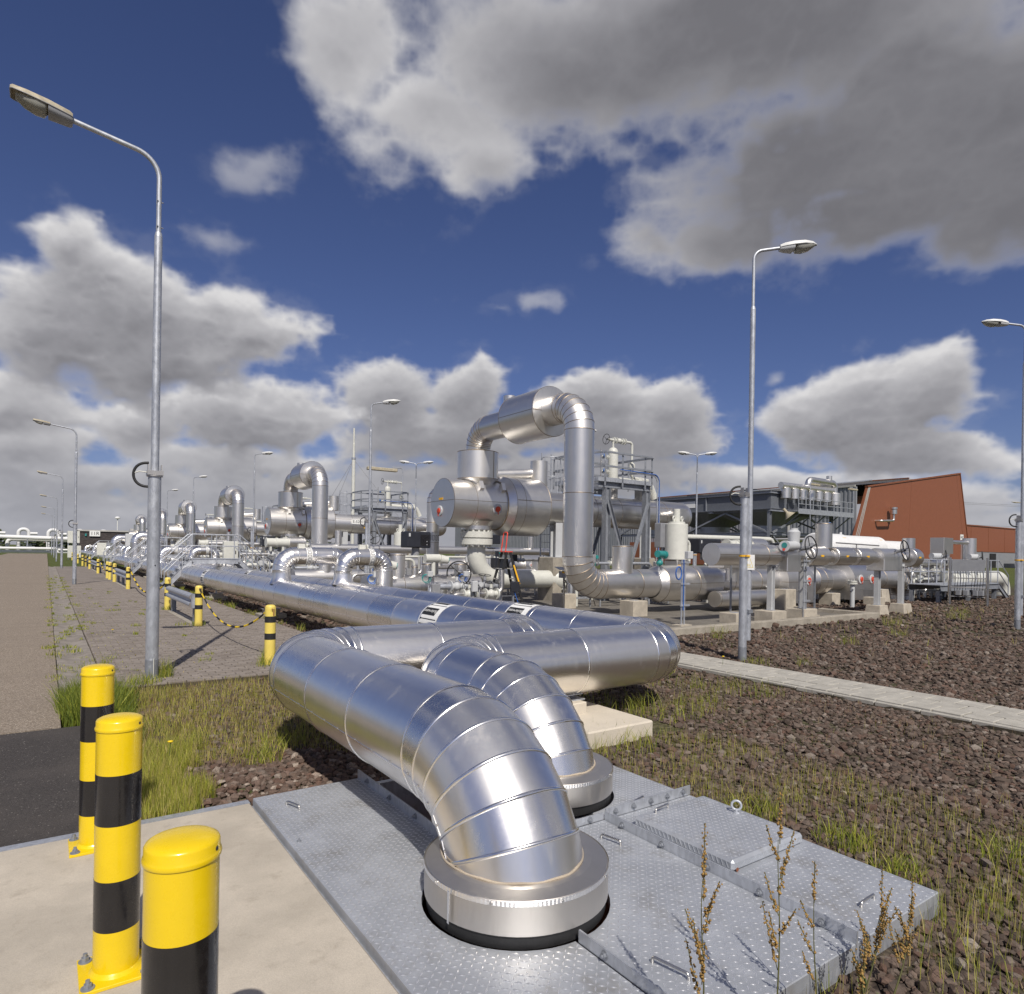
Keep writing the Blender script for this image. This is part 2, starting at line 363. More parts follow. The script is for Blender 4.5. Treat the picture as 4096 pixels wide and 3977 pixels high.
# ---------------------------------------------------------------- materials
def material(name):
    m = bpy.data.materials.new(name); m.use_nodes = True; N = NT(m.node_tree); N.n.clear()
    out = N.new('ShaderNodeOutputMaterial'); b = N.new('ShaderNodeBsdfPrincipled'); N.l.new(b.outputs[0], out.inputs[0])
    return m, N, b
def coords(N, world=False):
    tc = N.new('ShaderNodeTexCoord')
    if world:
        g = N.new('ShaderNodeNewGeometry'); return g.outputs['Position']
    return tc.outputs['Object']
def bump(N, b, h, strength=.3, dist=.01):
    n = N.new('ShaderNodeBump'); n.inputs['Strength'].default_value = strength; n.inputs['Distance'].default_value = dist
    N.put(n.inputs['Height'], h); N.l.new(n.outputs[0], b.inputs['Normal'])
def orand(N): return N.new('ShaderNodeObjectInfo').outputs['Random']
M = {}
def paint(name, col, rough=.45, var=.08, dirt=.25, dirtcol=(.16, .14, .11), scale=6, bumpy=.0, metal=0, spec=.5, coat=0):
    m, N, b = material(name); P = coords(N, True)
    n = N.noise(P, scale, 6, .6); n2 = N.noise(P, scale * 7, 4, .6)
    c = N.mix(N.rng(n, .3, .7), [x * (1 - var) for x in col], [min(1, x * (1 + var)) for x in col])
    c = N.mix(N.m('MULTIPLY', N.rng(N.m('ADD', N.m('MULTIPLY', n2, .5), N.m('MULTIPLY', n, .5)), .56, .74), dirt), c, dirtcol)
    N.put(b.inputs['Base Color'], c); b.inputs['Metallic'].default_value = metal
    N.put(b.inputs['Roughness'], N.rng(n2, .3, .7, max(.05, rough - .07), rough + .1)); b.inputs['Specular IOR Level'].default_value = spec
    b.inputs['Coat Weight'].default_value = coat; b.inputs['Coat Roughness'].default_value = .12
    if bumpy: bump(N, b, n2, bumpy, .004)
    M[name] = m; return m
def metal(name, col, rough, var=.1, streak=.2, dirt=.15, dirtcol=(.20, .17, .13), wave=.12, wscale=5, rvar=.07, mt=1.0):
    """thin sheet metal: slight sheet to sheet differences, streaks, dust and shallow dents"""
    m, N, b = material(name); P = coords(N, True); rnd = orand(N)
    n = N.noise(P, 3.5, 5, .55); fine = N.noise(P, 60, 3, .6)
    st = N.noise(N.v('MULTIPLY', P, (9, 9, 1.2)), 2.2, 5, .6)
    k = N.m('ADD', N.m('MULTIPLY', N.m('SUBTRACT', rnd, .5), var * 1.6), N.m('ADD', N.m('MULTIPLY', N.m('SUBTRACT', n, .5), var * 1.4), N.m('MULTIPLY', N.m('SUBTRACT', st, .5), streak)))
    c = N.v('SCALE', N.mix(0, col, col), N.m('ADD', 1.0, k))
    dm = N.m('MULTIPLY', N.rng(N.m('ADD', N.m('MULTIPLY', st, .55), N.m('MULTIPLY', n, .45)), .52, .72), dirt)
    c = N.mix(dm, c, dirtcol)
    N.put(b.inputs['Base Color'], c); N.put(b.inputs['Metallic'], N.m('SUBTRACT', mt, N.m('MULTIPLY', dm, .6)))
    r = N.m('ADD', N.m('ADD', rough, N.m('MULTIPLY', N.m('SUBTRACT', rnd, .5), rvar)), N.m('ADD', N.m('MULTIPLY', N.m('SUBTRACT', fine, .5), .04), N.m('MULTIPLY', dm, .3)))
    N.put(b.inputs['Roughness'], r)
    bump(N, b, N.noise(P, wscale, 2, .5), wave, .02)
    M[name] = m; return m
metal('aluminium', (.95, .925, .89), .295, var=.08, streak=.12, dirt=.16, wave=.05, wscale=4.0)
metal('aluminium_bead', (.97, .95, .92), .22, var=.03, streak=.03, dirt=.05, wave=.02)
metal('aluminium_dull', (.60, .57, .53), .42, var=.08, streak=.14, dirt=.28, dirtcol=(.24, .19, .14), wave=.06)
metal('stainless', (.79, .77, .74), .40, var=.09, streak=.18, dirt=.20, dirtcol=(.22, .18, .14), wave=.05, wscale=2.6)
metal('stainless_dark', (.56, .54, .515), .46, var=.10, streak=.22, dirt=.35, dirtcol=(.17, .14, .11), wave=.09, wscale=3.2)
metal('seam', (.36, .29, .21), .45, var=.1, streak=.2, dirt=.35, wave=.02)
metal('stainless_rod', (.62, .60, .57), .30, var=.05, streak=.1, dirt=.12, wave=.02)
def galv(name, col, rough=.48, mt=.55):
    m, N, b = material(name); P = coords(N, True)
    vo = N.new('ShaderNodeTexVoronoi'); vo.inputs['Scale'].default_value = 55; N.put(vo.inputs['Vector'], N.v('MULTIPLY', P, (1, 1, .35)))
    sp = N.new('ShaderNodeSeparateColor'); N.put(sp.inputs[0], vo.outputs['Color'])
    n = N.noise(P, 5, 5, .6)
    k = N.m('ADD', 1.0, N.m('ADD', N.m('MULTIPLY', N.m('SUBTRACT', sp.outputs[0], .5), .22), N.m('MULTIPLY', N.m('SUBTRACT', n, .5), .45)))
    c = N.v('SCALE', N.mix(0, col, col), k)
    c = N.mix(N.m('MULTIPLY', N.rng(n, .58, .8), .5), c, (.62, .64, .68))
    N.put(b.inputs['Base Color'], c); b.inputs['Metallic'].default_value = mt; N.put(b.inputs['Roughness'], N.rng(n, .3, .7, rough - .08, rough + .08))
    M[name] = m
galv('galvanised', (.46, .48, .52)); galv('galvanised_dark', (.26, .275, .305), .5, .4); galv('structure_grey', (.25, .265, .295), .5, .25)
paint('yellow', (.78, .55, .005), .28, var=.03, dirt=.06, coat=.3)
paint('yellow_pale', (.76, .60, .13), .45, var=.06, dirt=.22)
paint('black_gloss', (.012, .011, .012), .22, var=.2, dirt=.05, dirtcol=(.1, .1, .1), coat=.3)
paint('black_matt', (.018, .018, .02), .5, var=.2, dirt=.25, dirtcol=(.08, .075, .07))
paint('rubber', (.016, .016, .017), .6, var=.2, dirt=.3, dirtcol=(.09, .08, .07))
paint('off_white', (.60, .60, .55), .4, var=.05, dirt=.22, dirtcol=(.3, .27, .22))
paint('white_paint', (.74, .74, .73), .4, var=.04, dirt=.18, dirtcol=(.36, .34, .30))
paint('light_grey_paint', (.50, .51, .52), .45, var=.05, dirt=.2)
paint('grey_paint', (.26, .265, .28), .45, var=.07, dirt=.2)
paint('red_cap', (.55, .06, .025), .45, var=.1, dirt=.12)
paint('red_paint', (.72, .07, .045), .35, var=.05, dirt=.08)
paint('orange_label', (.85, .46, .02), .5, var=.05, dirt=.2)
paint('teal_paint', (.03, .24, .23), .4, var=.08, dirt=.1)
paint('blue_cable', (.03, .12, .42), .45, var=.1, dirt=.1)
paint('blue_paint', (.05, .14, .38), .4, var=.1, dirt=.1)
paint('box_black', (.022, .024, .032), .42, var=.12, dirt=.12, dirtcol=(.1, .1, .1))
paint('sign_white', (.80, .80, .78), .45, var=.02, dirt=.06, dirtcol=(.5, .5, .48))
paint('sign_ink', (.02, .02, .02), .5, var=.05, dirt=.0)
paint('lamp_white', (.74, .74, .72), .4, var=.06, dirt=.3, dirtcol=(.3, .28, .2))
paint('lamp_beige', (.42, .37, .27), .6, var=.2, dirt=.75, dirtcol=(.16, .14, .08), scale=14)
paint('lichen', (.45, .34, .05), .8, var=.2, dirt=.3)
paint('sheet_brown', (.235, .082, .042), .55, var=.04, dirt=.10, scale=1.5, dirtcol=(.12, .05, .03))
paint('sheet_grey', (.25, .26, .285), .5, var=.06, dirt=.15, scale=1.2)
paint('sheet_pale', (.40, .39, .37), .5, var=.06, dirt=.25, scale=1.2)
paint('rust', (.20, .07, .035), .85, var=.3, dirt=.5, dirtcol=(.07, .035, .025), bumpy=.4)
paint('louvre', (.13, .14, .16), .45, var=.08, dirt=.2)
paint('sealant', (.40, .34, .265), .75, var=.15, dirt=.3)
def glass():
    m, N, b = material('lamp_glass'); b.inputs['Base Color'].default_value = (.55, .55, .5, 1); b.inputs['Roughness'].default_value = .12
    b.inputs['Transmission Weight'].default_value = .55; b.inputs['IOR'].default_value = 1.3; M['lamp_glass'] = m
    m, N, b = material('window_glass'); b.inputs['Base Color'].default_value = (.02, .025, .03, 1); b.inputs['Roughness'].default_value = .06; M['window_glass'] = m
glass()
def concrete(name, col, rough=.85, sc=2.0, var=.18, stain=.35, staincol=(.17, .15, .12), grain=140, bs=.25, patch=None):
    m, N, b = material(name); P = coords(N, True)
    a = N.noise(P, sc, 7, .62); f = N.noise(P, grain, 3, .7); g = N.noise(P, sc * 5, 5, .65)
    c = N.mix(N.rng(a, .3, .7), [x * (1 - var) for x in col], [min(1, x * (1 + var)) for x in col])
    c = N.mix(N.m('MULTIPLY', N.rng(g, .53, .72), stain), c, staincol)
    c = N.mix(N.m('MULTIPLY', N.rng(f, .35, .70), .30), c, [x * .55 for x in col])
    N.put(b.inputs['Base Color'], c); b.inputs['Roughness'].default_value = rough; b.inputs['Specular IOR Level'].default_value = .3
    bump(N, b, N.m('ADD', f, N.m('MULTIPLY', g, .4)), bs, .004); M[name] = m
concrete('concrete_slab', (.485, .435, .365), sc=1.6, var=.16, stain=.42, staincol=(.30, .26, .21), grain=170, bs=.30)
concrete('concrete_block', (.47, .42, .345), sc=3, stain=.30)
concrete('concrete_new', (.60, .54, .45), sc=2, var=.06, stain=.15, staincol=(.40, .35, .28), bs=.12)
concrete('concrete_weathered', (.36, .325, .27), sc=3.5, stain=.6, staincol=(.15, .13, .10))
concrete('concrete_floor', (.17, .155, .135), sc=1.5, stain=.4, staincol=(.09, .08, .07))
concrete('gutter_concrete', (.27, .24, .21), sc=3, var=.2, stain=.5, staincol=(.12, .105, .09))
concrete('tile_concrete', (.42, .40, .355), sc=5, var=.14, stain=.35, staincol=(.22, .20, .17))
concrete('joint_soil', (.085, .07, .05), sc=6, var=.3, stain=.5, staincol=(.06, .07, .025), bs=.5)
def paver_mat():
    m, N, b = material('paver'); P = coords(N, True); rnd = N.new('ShaderNodeTexWhiteNoise', noise_dimensions='3D')
    cell = N.v('FLOOR', N.v('MULTIPLY', N.v('ADD', P, (.0, -.02, 0)), (1 / .2115, 1 / .1065, .01))); N.put(rnd.inputs['Vector'], cell)
    a = N.noise(P, 1.2, 6, .65); f = N.noise(P, 190, 3, .7)
    c = N.ramp(N.m('ADD', N.m('MULTIPLY', rnd.outputs['Value'], .45), N.m('MULTIPLY', a, .55)), [(.2, (.175, .15, .13)), (.5, (.235, .205, .18)), (.8, (.285, .25, .225))])
    c = N.mix(N.m('MULTIPLY', N.rng(f, .4, .7), .35), c, (.12, .10, .085))
    N.put(b.inputs['Base Color'], c); b.inputs['Roughness'].default_value = .88; b.inputs['Specular IOR Level'].default_value = .25
    bump(N, b, f, .3, .004); M['paver'] = m
paver_mat()
def road_mat():
    m, N, b = material('road_aggregate'); P = coords(N, True)
    vo = N.new('ShaderNodeTexVoronoi'); vo.inputs['Scale'].default_value = 95; N.put(vo.inputs['Vector'], P)
    sp = N.new('ShaderNodeSeparateColor'); N.put(sp.inputs[0], vo.outputs['Color'])
    a = N.noise(P, .45, 6, .6); g = N.noise(P, 7, 5, .65)
    ln = N.noise(N.v('MULTIPLY', P, (.12, 1.6, 1)), 1.6, 4, .6)
    c = N.ramp(sp.outputs[0], [(0, (.20, .165, .13)), (.4, (.31, .255, .20)), (.75, (.37, .31, .25)), (1, (.50, .44, .37))])
    c = N.mix(N.m('MULTIPLY', N.rng(vo.outputs['Distance'], .30, .62), .6), c, (.13, .105, .08))
    c = N.mix(N.m('MULTIPLY', N.rng(N.m('ADD', N.m('MULTIPLY', a, .5), N.m('MULTIPLY', ln, .5)), .46, .66), .45), c, (.20, .165, .135))
    c = N.mix(N.m('MULTIPLY', N.rng(g, .55, .75), .25), c, (.15, .125, .10))
    N.put(b.inputs['Base Color'], c); b.inputs['Roughness'].default_value = .9; b.inputs['Specular IOR Level'].default_value = .25
    bump(N, b, N.m('SUBTRACT', 1.0, vo.outputs['Distance']), .45, .006); M['road_aggregate'] = m
    m, N, b = material('asphalt'); P = coords(N, True)
    vo = N.new('ShaderNodeTexVoronoi'); vo.inputs['Scale'].default_value = 130; N.put(vo.inputs['Vector'], P)
    sp = N.new('ShaderNodeSeparateColor'); N.put(sp.inputs[0], vo.outputs['Color']); a = N.noise(P, 1.3, 6, .6)
    c = N.ramp(sp.outputs[0], [(0, (.040, .036, .034)), (.8, (.062, .055, .052)), (.985, (.075, .068, .064)), (1, (.24, .22, .20))])
    c = N.mix(N.m('MULTIPLY', N.rng(a, .45, .68), .5), c, (.085, .074, .068))
    N.put(b.inputs['Base Color'], c); b.inputs['Roughness'].default_value = .85; b.inputs['Specular IOR Level'].default_value = .3
    bump(N, b, N.m('SUBTRACT', 1.0, vo.outputs['Distance']), .5, .005); M['asphalt'] = m
road_mat()
def ground_mat():
    m, N, b = material('ground_mix'); P = coords(N, True)
    sp = N.new('ShaderNodeSeparateXYZ'); N.put(sp.inputs[0], P); x, y = sp.outputs[0], sp.outputs[1]
    vo = N.new('ShaderNodeTexVoronoi'); vo.inputs['Scale'].default_value = 22; N.put(vo.inputs['Vector'], P)
    sc = N.new('ShaderNodeSeparateColor'); N.put(sc.inputs[0], vo.outputs['Color'])
    big = N.noise(P, .35, 6, .6); md = N.noise(P, 2.2, 6, .65)
    st = N.ramp(sc.outputs[0], [(0, (.066, .051, .040)), (.45, (.108, .083, .066)), (.8, (.150, .119, .096)), (1, (.21, .175, .148))])
    st = N.mix(N.m('MULTIPLY', N.rng(vo.outputs['Distance'], .3, .6), .75), st, (.028, .021, .018))
    gr = N.ramp(md, [(.25, (.055, .075, .018)), (.5, (.085, .105, .028)), (.75, (.135, .13, .05))])
    # weeds in the gravel and turf on the far ground
    far = N.m('MAXIMUM', N.rng(y, 58, 66), N.rng(x, 40, 60))
    verge = N.m('MULTIPLY', N.m('MULTIPLY', N.rng(x, 2.6, 1.2), N.rng(y, 9.3, 8.9)), N.rng(big, .30, .55, .55, 1))
    w = N.m('MAXIMUM', far, N.m('MAXIMUM', N.m('MULTIPLY', verge, .75), N.m('MULTIPLY', N.rng(N.m('MULTIPLY', N.m('ADD', big, md), .5), .46, .62), .40)))
    N.put(b.inputs['Base Color'], N.mix(w, st, gr)); b.inputs['Roughness'].default_value = .95; b.inputs['Specular IOR Level'].default_value = .2
    bump(N, b, N.m('SUBTRACT', 1.0, vo.outputs['Distance']), .9, .03); M['ground_mix'] = m
    for nm, stops in (('stone', [(0, (.062, .047, .037)), (.35, (.108, .082, .066)), (.6, (.148, .114, .092)), (.82, (.192, .160, .136)), (.95, (.26, .222, .188)), (1, (.40, .345, .29))]),):
        m, N, b = material(nm); at = N.new('ShaderNodeAttribute', attribute_name='tint'); P = coords(N, True)
        s2 = N.new('ShaderNodeSeparateColor'); N.put(s2.inputs[0], at.outputs['Color'])
        c = N.ramp(s2.outputs[0], stops); f = N.noise(P, 120, 4, .7)
        c = N.mix(N.m('MULTIPLY', s2.outputs[1], .45), c, (.19, .095, .065))
        c = N.mix(N.m('MULTIPLY', N.rng(f, .4, .7), .5), c, (.05, .04, .035))
        N.put(b.inputs['Base Color'], c); b.inputs['Roughness'].default_value = .9; b.inputs['Specular IOR Level'].default_value = .25
        bump(N, b, f, .5, .006); M[nm] = m
    m, N, b = material('grass_blade'); at = N.new('ShaderNodeAttribute', attribute_name='tint')
    N.put(b.inputs['Base Color'], at.outputs['Color']); b.inputs['Roughness'].default_value = .55; b.inputs['Specular IOR Level'].default_value = .3
    b.inputs['Subsurface Weight'].default_value = 0
    tr = N.new('ShaderNodeBsdfTranslucent'); N.put(tr.inputs[0], at.outputs['Color']); mx = N.new('ShaderNodeMixShader'); mx.inputs[0].default_value = .35
    N.l.new(b.outputs[0], mx.inputs[1]); N.l.new(tr.outputs[0], mx.inputs[2]); N.l.new(mx.outputs[0], N.n['Material Output'].inputs[0]); M['grass_blade'] = m
ground_mat()
def plate_mat():
    m, N, b = material('checker_plate'); P = coords(N, True)
    a = N.noise(P, 2.5, 6, .6); g = N.noise(P, 9, 5, .65); f = N.noise(P, 150, 3, .6)
    c = N.mix(N.rng(a, .3, .7), (.40, .42, .455), (.50, .525, .57))
    c = N.mix(N.m('MULTIPLY', N.rng(g, .55, .72), .35), c, (.62, .64, .68))
    c = N.mix(N.m('MULTIPLY', N.rng(N.noise(P, 3.1, 6, .72), .50, .72), .55), c, (.25, .23, .195))
    N.put(b.inputs['Base Color'], c); b.inputs['Metallic'].default_value = .45; N.put(b.inputs['Roughness'], N.rng(g, .3, .7, .40, .56))
    bump(N, b, f, .08, .002); M['checker_plate'] = m
plate_mat()
def brick_mat():
    m, N, b = material('dark_brick'); P = coords(N, True)
    sp = N.new('ShaderNodeSeparateXYZ'); N.put(sp.inputs[0], P); cb = N.new('ShaderNodeCombineXYZ'); N.put(cb.inputs[0], N.m('ADD', sp.outputs[0], sp.outputs[1])); N.put(cb.inputs[1], sp.outputs[2])
    br = N.new('ShaderNodeTexBrick'); N.put(br.inputs['Vector'], cb.outputs[0]); br.inputs['Scale'].default_value = 1.6
    br.inputs['Color1'].default_value = (.032, .026, .026, 1); br.inputs['Color2'].default_value = (.075, .062, .06, 1); br.inputs['Mortar'].default_value = (.045, .04, .038, 1)
    N.put(b.inputs['Base Color'], br.outputs[0]); b.inputs['Roughness'].default_value = .8; M['dark_brick'] = m
    m, N, b = material('leaf_dark'); P = coords(N, True); n = N.noise(P, 1.5, 5, .6)
    N.put(b.inputs['Base Color'], N.mix(n, (.02, .032, .012), (.07, .09, .03))); b.inputs['Roughness'].default_value = .8; M['leaf_dark'] = m
brick_mat()

metal('tread_worn', (.74, .75, .78), .34, var=.02, streak=.05, dirt=.1, wave=.0, mt=.7)
scene.cycles.use_denoising = True
scene.cycles.max_bounces = 8
def struct(o): o['kind'] = 'structure'; return o
GZ = -.08
CS, SN = math.cos(HEAD), math.sin(HEAD)
def in_view(x, y, m=.82):
    X = x * CS - y * SN; Y = x * SN + y * CS
    return (Y > 1.0) & (np.abs(X) < m * Y + .3)
# ---------------------------------------------------------------- the ground and what is laid on it
PX0, PX1, PY0, PY1 = 1.13, 3.62, 1.46, 4.53           # the pipe pit
g = MB(); L = 3000
for (x0, x1, y0, y1) in ((-L, PX0, -L, L), (PX1, L, -L, L), (PX0, PX1, -L, PY0), (PX0, PX1, PY1, L)):
    g.add([(x0, y0, GZ), (x1, y0, GZ), (x1, y1, GZ), (x0, y1, GZ)], [(0, 1, 2, 3)])
struct(g.build('ground', M['ground_mix']))
# road of exposed aggregate and the newer asphalt in front of it
road = MB().box(-5.6, .13, 7.36, 150, -.3, 0.0); road = struct(road.build('road', M['road_aggregate']))
asph = MB().box(-9, .34, 4.60, 7.33, -.3, -.004); struct(asph.build('asphalt', M['asphalt']))
joint = MB().box(-9, .30, 7.33, 7.36, -.3, -.015).build('expansion_joint', M['rubber'], road)
slab = MB().bbox(-9, 1.115, -3, 4.53, -.4, 0.004, .012); slab = struct(slab.build('concrete_slab', M['concrete_slab']))
MB().box(-9, 1.115, 4.533, 4.60, -.3, .0).build('edge_angle', M['galvanised'], slab)
# gutter of dished concrete elements between road and paving
gut = struct(MB().box(.131, .60, 9.0, 62, -.3, -.065).build('gutter', M['joint_soil']))
def gutter_element(y0, y1):
    m = MB(); prof = [(.140, -.004), (.20, -.004), (.30, -.028), (.37, -.034), (.44, -.028), (.53, -.004), (.592, -.004)]
    V = [(x, y, z) for y in (y0, y1) for x, z in prof]; n = len(prof)
    m.add(V, [(i, i + 1, n + i + 1, n + i) for i in range(n - 1)], True)
    for y in (y0, y1):
        W = [(x, y, z) for x, z in prof] + [(prof[-1][0], y, -.06), (prof[0][0], y, -.06)]
        m.add(W, [tuple(range(len(W))) if y == y0 else tuple(range(len(W)))[::-1]])
    return m
y = 9.0; base = gutter_element(0, .985).mesh('gutter_element', M['gutter_concrete'])
for i in range(53):
    o = link('gutter_element', base, gut); o.location = (0, y + i * 1.0, 0); o.rotation_euler = (random.uniform(-.003, .003), random.uniform(-.006, .006), random.uniform(-.004, .004))
# brick paving, laid in stretcher bond; the nearest bricks are single pieces
bed = struct(MB().box(.603, 4.25, 9.09, 62, -.3, -.0195).build('paving', M['joint_soil']))
bw, bl = .1065, .2115
def brick(m, x0, x1, y0, y1, dz):
    b = .005; z1 = dz; z0 = dz - .028
    V = [(x0, y0, z0), (x1, y0, z0), (x1, y1, z0), (x0, y1, z0), (x0, y0, z1 - b), (x1, y0, z1 - b), (x1, y1, z1 - b), (x0, y1, z1 - b),
         (x0 + b, y0 + b, z1), (x1 - b, y0 + b, z1), (x1 - b, y1 - b, z1), (x0 + b, y1 - b, z1)]
    m.add(V, [(8, 9, 10, 11), (0, 1, 5, 4), (1, 2, 6, 5), (2, 3, 7, 6), (3, 0, 4, 7), (4, 5, 9, 8), (5, 6, 10, 9), (6, 7, 11, 10), (7, 4, 8, 11)])
bm = MB(); brick(bm, -.0985, .0985, -.0465, .0465, 0.0); bme = bm.mesh('paving_brick', M['paver'])
rest = MB(); cnt = 0
for r in range(0, 250):
    y0 = 9.10 + r * bw; off = (r % 2) * bl / 2
    for k in range(-1, 18):
        x0 = .615 + k * bl + off; x1 = x0 + .197
        if x0 < .60: x0 = .608
        if x1 > 4.24: x1 = 4.24
        if x1 - x0 < .06: continue
        dz = .002 * math.sin(r * 1.7 + k * 2.3) + random.uniform(-.0025, .0025)
        if cnt < 300 and r < 17 and x1 - x0 > .19:
            o = link('paving_brick', bme, bed); o.location = ((x0 + x1) / 2, y0 + .05, dz); o.rotation_euler = (random.uniform(-.01, .01), random.uniform(-.008, .008), random.uniform(-.012, .012)); cnt += 1
        else: brick(rest, x0, x1, y0 + .0035, y0 + .0965, dz)
rest.build('paving_bricks_beyond', M['paver'], bed, kind='stuff')
MB().box(.603, 4.25, 35.75, 62, -.05, -.002).build('paving_beyond', M['paver'], bed)
# tiled walkway
wk = struct(MB().box(8.0, 9.06, -3, 8.9, -.3, -.045).build('walkway', M['joint_soil']))
tm = MB().bbox(-.143, .143, -.143, .143, -.04, .0, .007).mesh('tile', M['tile_concrete'])
tk = MB().bbox(-.03, .03, -.245, .245, -.05, .0, .006).mesh('edging', M['tile_concrete'])
for i in range(30):
    for k in range(3):
        o = link('tile', tm, wk); o.location = (8.08 + .155 + k * .302, .2 + i * .302 + (k % 2) * .151, -.012 + random.uniform(-.006, .006)); o.rotation_euler = (random.uniform(-.012, .012), random.uniform(-.012, .012), random.uniform(-.01, .01))
for i in range(18):
    for x in (8.03, 9.03):
        o = link('edging', tk, wk); o.location = (x, .2 + i * .5, -.022); o.rotation_euler = (0, random.uniform(-.02, .02), random.uniform(-.006, .006))
# containment slab with its kerb round the exchangers
bund = struct(MB().box(7.0, 19.6, 9.85, 128, -.3, -.02).build('containment_floor', M['concrete_floor']))
def kerb_piece(x0, x1, y0, y1): return MB().bbox(x0, x1, y0, y1, -.3, .085, .012)
n = 0
for i in range(5): kerb_piece(7.2 + i * 2.5, 7.2 + (i + 1) * 2.5 - .008, 9.60, 9.85).build('kerb', M['concrete_weathered'], bund)
for i in range(2): kerb_piece(19.45, 19.70, 9.86 + i * 2.2, 9.86 + (i + 1) * 2.2 - .008).build('kerb', M['concrete_weathered'], bund)
# ---------------------------------------------------------------- loose stones
def excluded(x, y):
    e = (x < 1.125) & (y < 4.6)
    e |= (x > 1.10) & (x < 3.64) & (y > 1.44) & (y < 4.55)
    e |= (x < .36) & (y < 7.4)
    e |= (x < .62) & (y > 7.3)
    e |= (x > .6) & (x < 4.26) & (y > 9.05)
    e |= (x > 7.97) & (x < 9.08)
    e |= (x > 3.86) & (x < 5.25) & (y > 4.40) & (y < 5.16)
    e |= (x > 6.95) & (x < 19.72) & (y > 9.58)
    return e
ico_v = []
ph = (1 + 5 ** .5) / 2
for a, b_ in ((1, ph), (-1, ph), (1, -ph), (-1, -ph)): ico_v += [(0, a, b_), (a, b_, 0), (b_, 0, a)]
ico_v = np.array(ico_v) / math.sqrt(1 + ph * ph)
def ico_faces():
    F_ = []; n = len(ico_v); dmin = 1.06
    for i in range(n):
        for j in range(i + 1, n):
            for k in range(j + 1, n):
                if all(np.linalg.norm(ico_v[p] - ico_v[q]) < dmin for p, q in ((i, j), (j, k), (i, k))):
                    nrm = np.cross(ico_v[j] - ico_v[i], ico_v[k] - ico_v[i]); F_.append((i, j, k) if nrm.dot(ico_v[i]) > 0 else (i, k, j))
    return np.array(F_)
ICOF = ico_faces()
def stones(px, py, rad, z0):
    n = len(px); V = np.repeat(ico_v[None], n, 0) * RNG.uniform(.68, 1.25, (n, 12, 1))
    V *= np.stack([np.ones(n), RNG.uniform(.6, .95, n), RNG.uniform(.42, .75, n)], 1)[:, None, :]
    t = RNG.uniform(0, 6.28, n); e = RNG.normal(0, .35, n); c, s_ = np.cos(t)[:, None], np.sin(t)[:, None]
    ce, se = np.cos(e)[:, None], np.sin(e)[:, None]
    X, Y, Z = V[..., 0], V[..., 1], V[..., 2]
    Y, Z = Y * ce - Z * se, Y * se + Z * ce
    X, Y = X * c - Y * s_, X * s_ + Y * c
    P = np.stack([X * rad[:, None] + px[:, None], Y * rad[:, None] + py[:, None], Z * rad[:, None] + (z0 + rad * RNG.uniform(.05, .55, n))[:, None]], 2)
    Fc = (ICOF[None] + (np.arange(n) * 12)[:, None, None]).reshape(-1, 3)
    tint = np.zeros((n, 12, 4)); tint[..., 0] = np.clip(RNG.beta(1.4, 2.0, n), 0, 1)[:, None]; tint[..., 1] = (RNG.random(n) ** 3)[:, None]; tint[..., 3] = 1
    return P.reshape(-1, 3), Fc, tint.reshape(-1, 4)
def scatter(Y0, Y1, dens):
    n = int(1.7 * (Y1 ** 2 - Y0 ** 2) / 2 * dens)
    Y = np.sqrt(RNG.uniform(Y0 ** 2, Y1 ** 2, n)); X = RNG.uniform(-.85, .85, n) * Y
    return X * CS + Y * SN, -X * SN + Y * CS
def clump(x, y, s=1.0): return .5 + .5 * np.sin(x * 2.1 * s + 1.3 * np.sin(y * 1.7 * s)) * np.sin(y * 2.6 * s + 1.1 * np.sin(x * 2.3 * s))
def build_stones():
    Vs, Fs, Ts = [], [], []; o = 0
    for Y0, Y1, dens, r0, r1 in ((1.2, 3.2, 1100, .010, .034), (3.2, 5.5, 900, .011, .034), (5.5, 9, 560, .014, .038), (9, 15, 230, .02, .048), (15, 32, 40, .035, .07)):
        x, y = scatter(Y0, Y1, dens); k = ~excluded(x, y)
        k &= ~((x < 1.05 + .25 * np.sin(y * 3)) & (y < 9.1) & (RNG.random(len(x)) > .12))     # turf covers most stones beside the road
        k &= (x > -1) & (x < 45) & (y > -.4) & (y < 40)
        x, y = x[k], y[k]
        P, Fc, T = stones(x, y, RNG.uniform(r0, r1, len(x)) * np.where(RNG.random(len(x)) < .06, 1.6, 1.0), GZ)
        Vs.append(P); Fs.append(Fc + o); Ts.append(T); o += len(P)
    n = 900; x = RNG.uniform(.88, 2.2, n); y = RNG.uniform(4.57, 5.75, n); P, Fc, T = stones(x, y, RNG.uniform(.018, .042, n), GZ + .012); T[:, 1] = np.clip(T[:, 1] + .35, 0, 1); T[:, 0] = np.clip(T[:, 0] + .12, 0, 1); Vs.append(P); Fs.append(Fc + o); Ts.append(T)
    me = npmesh('gravel', np.concatenate(Vs), np.concatenate(Fs), M['stone'], False, np.concatenate(Ts))
    tag(link('gravel', me, kind='stuff'), 'loose reddish brown and grey lava stones covering the yard', 'gravel')
build_stones()
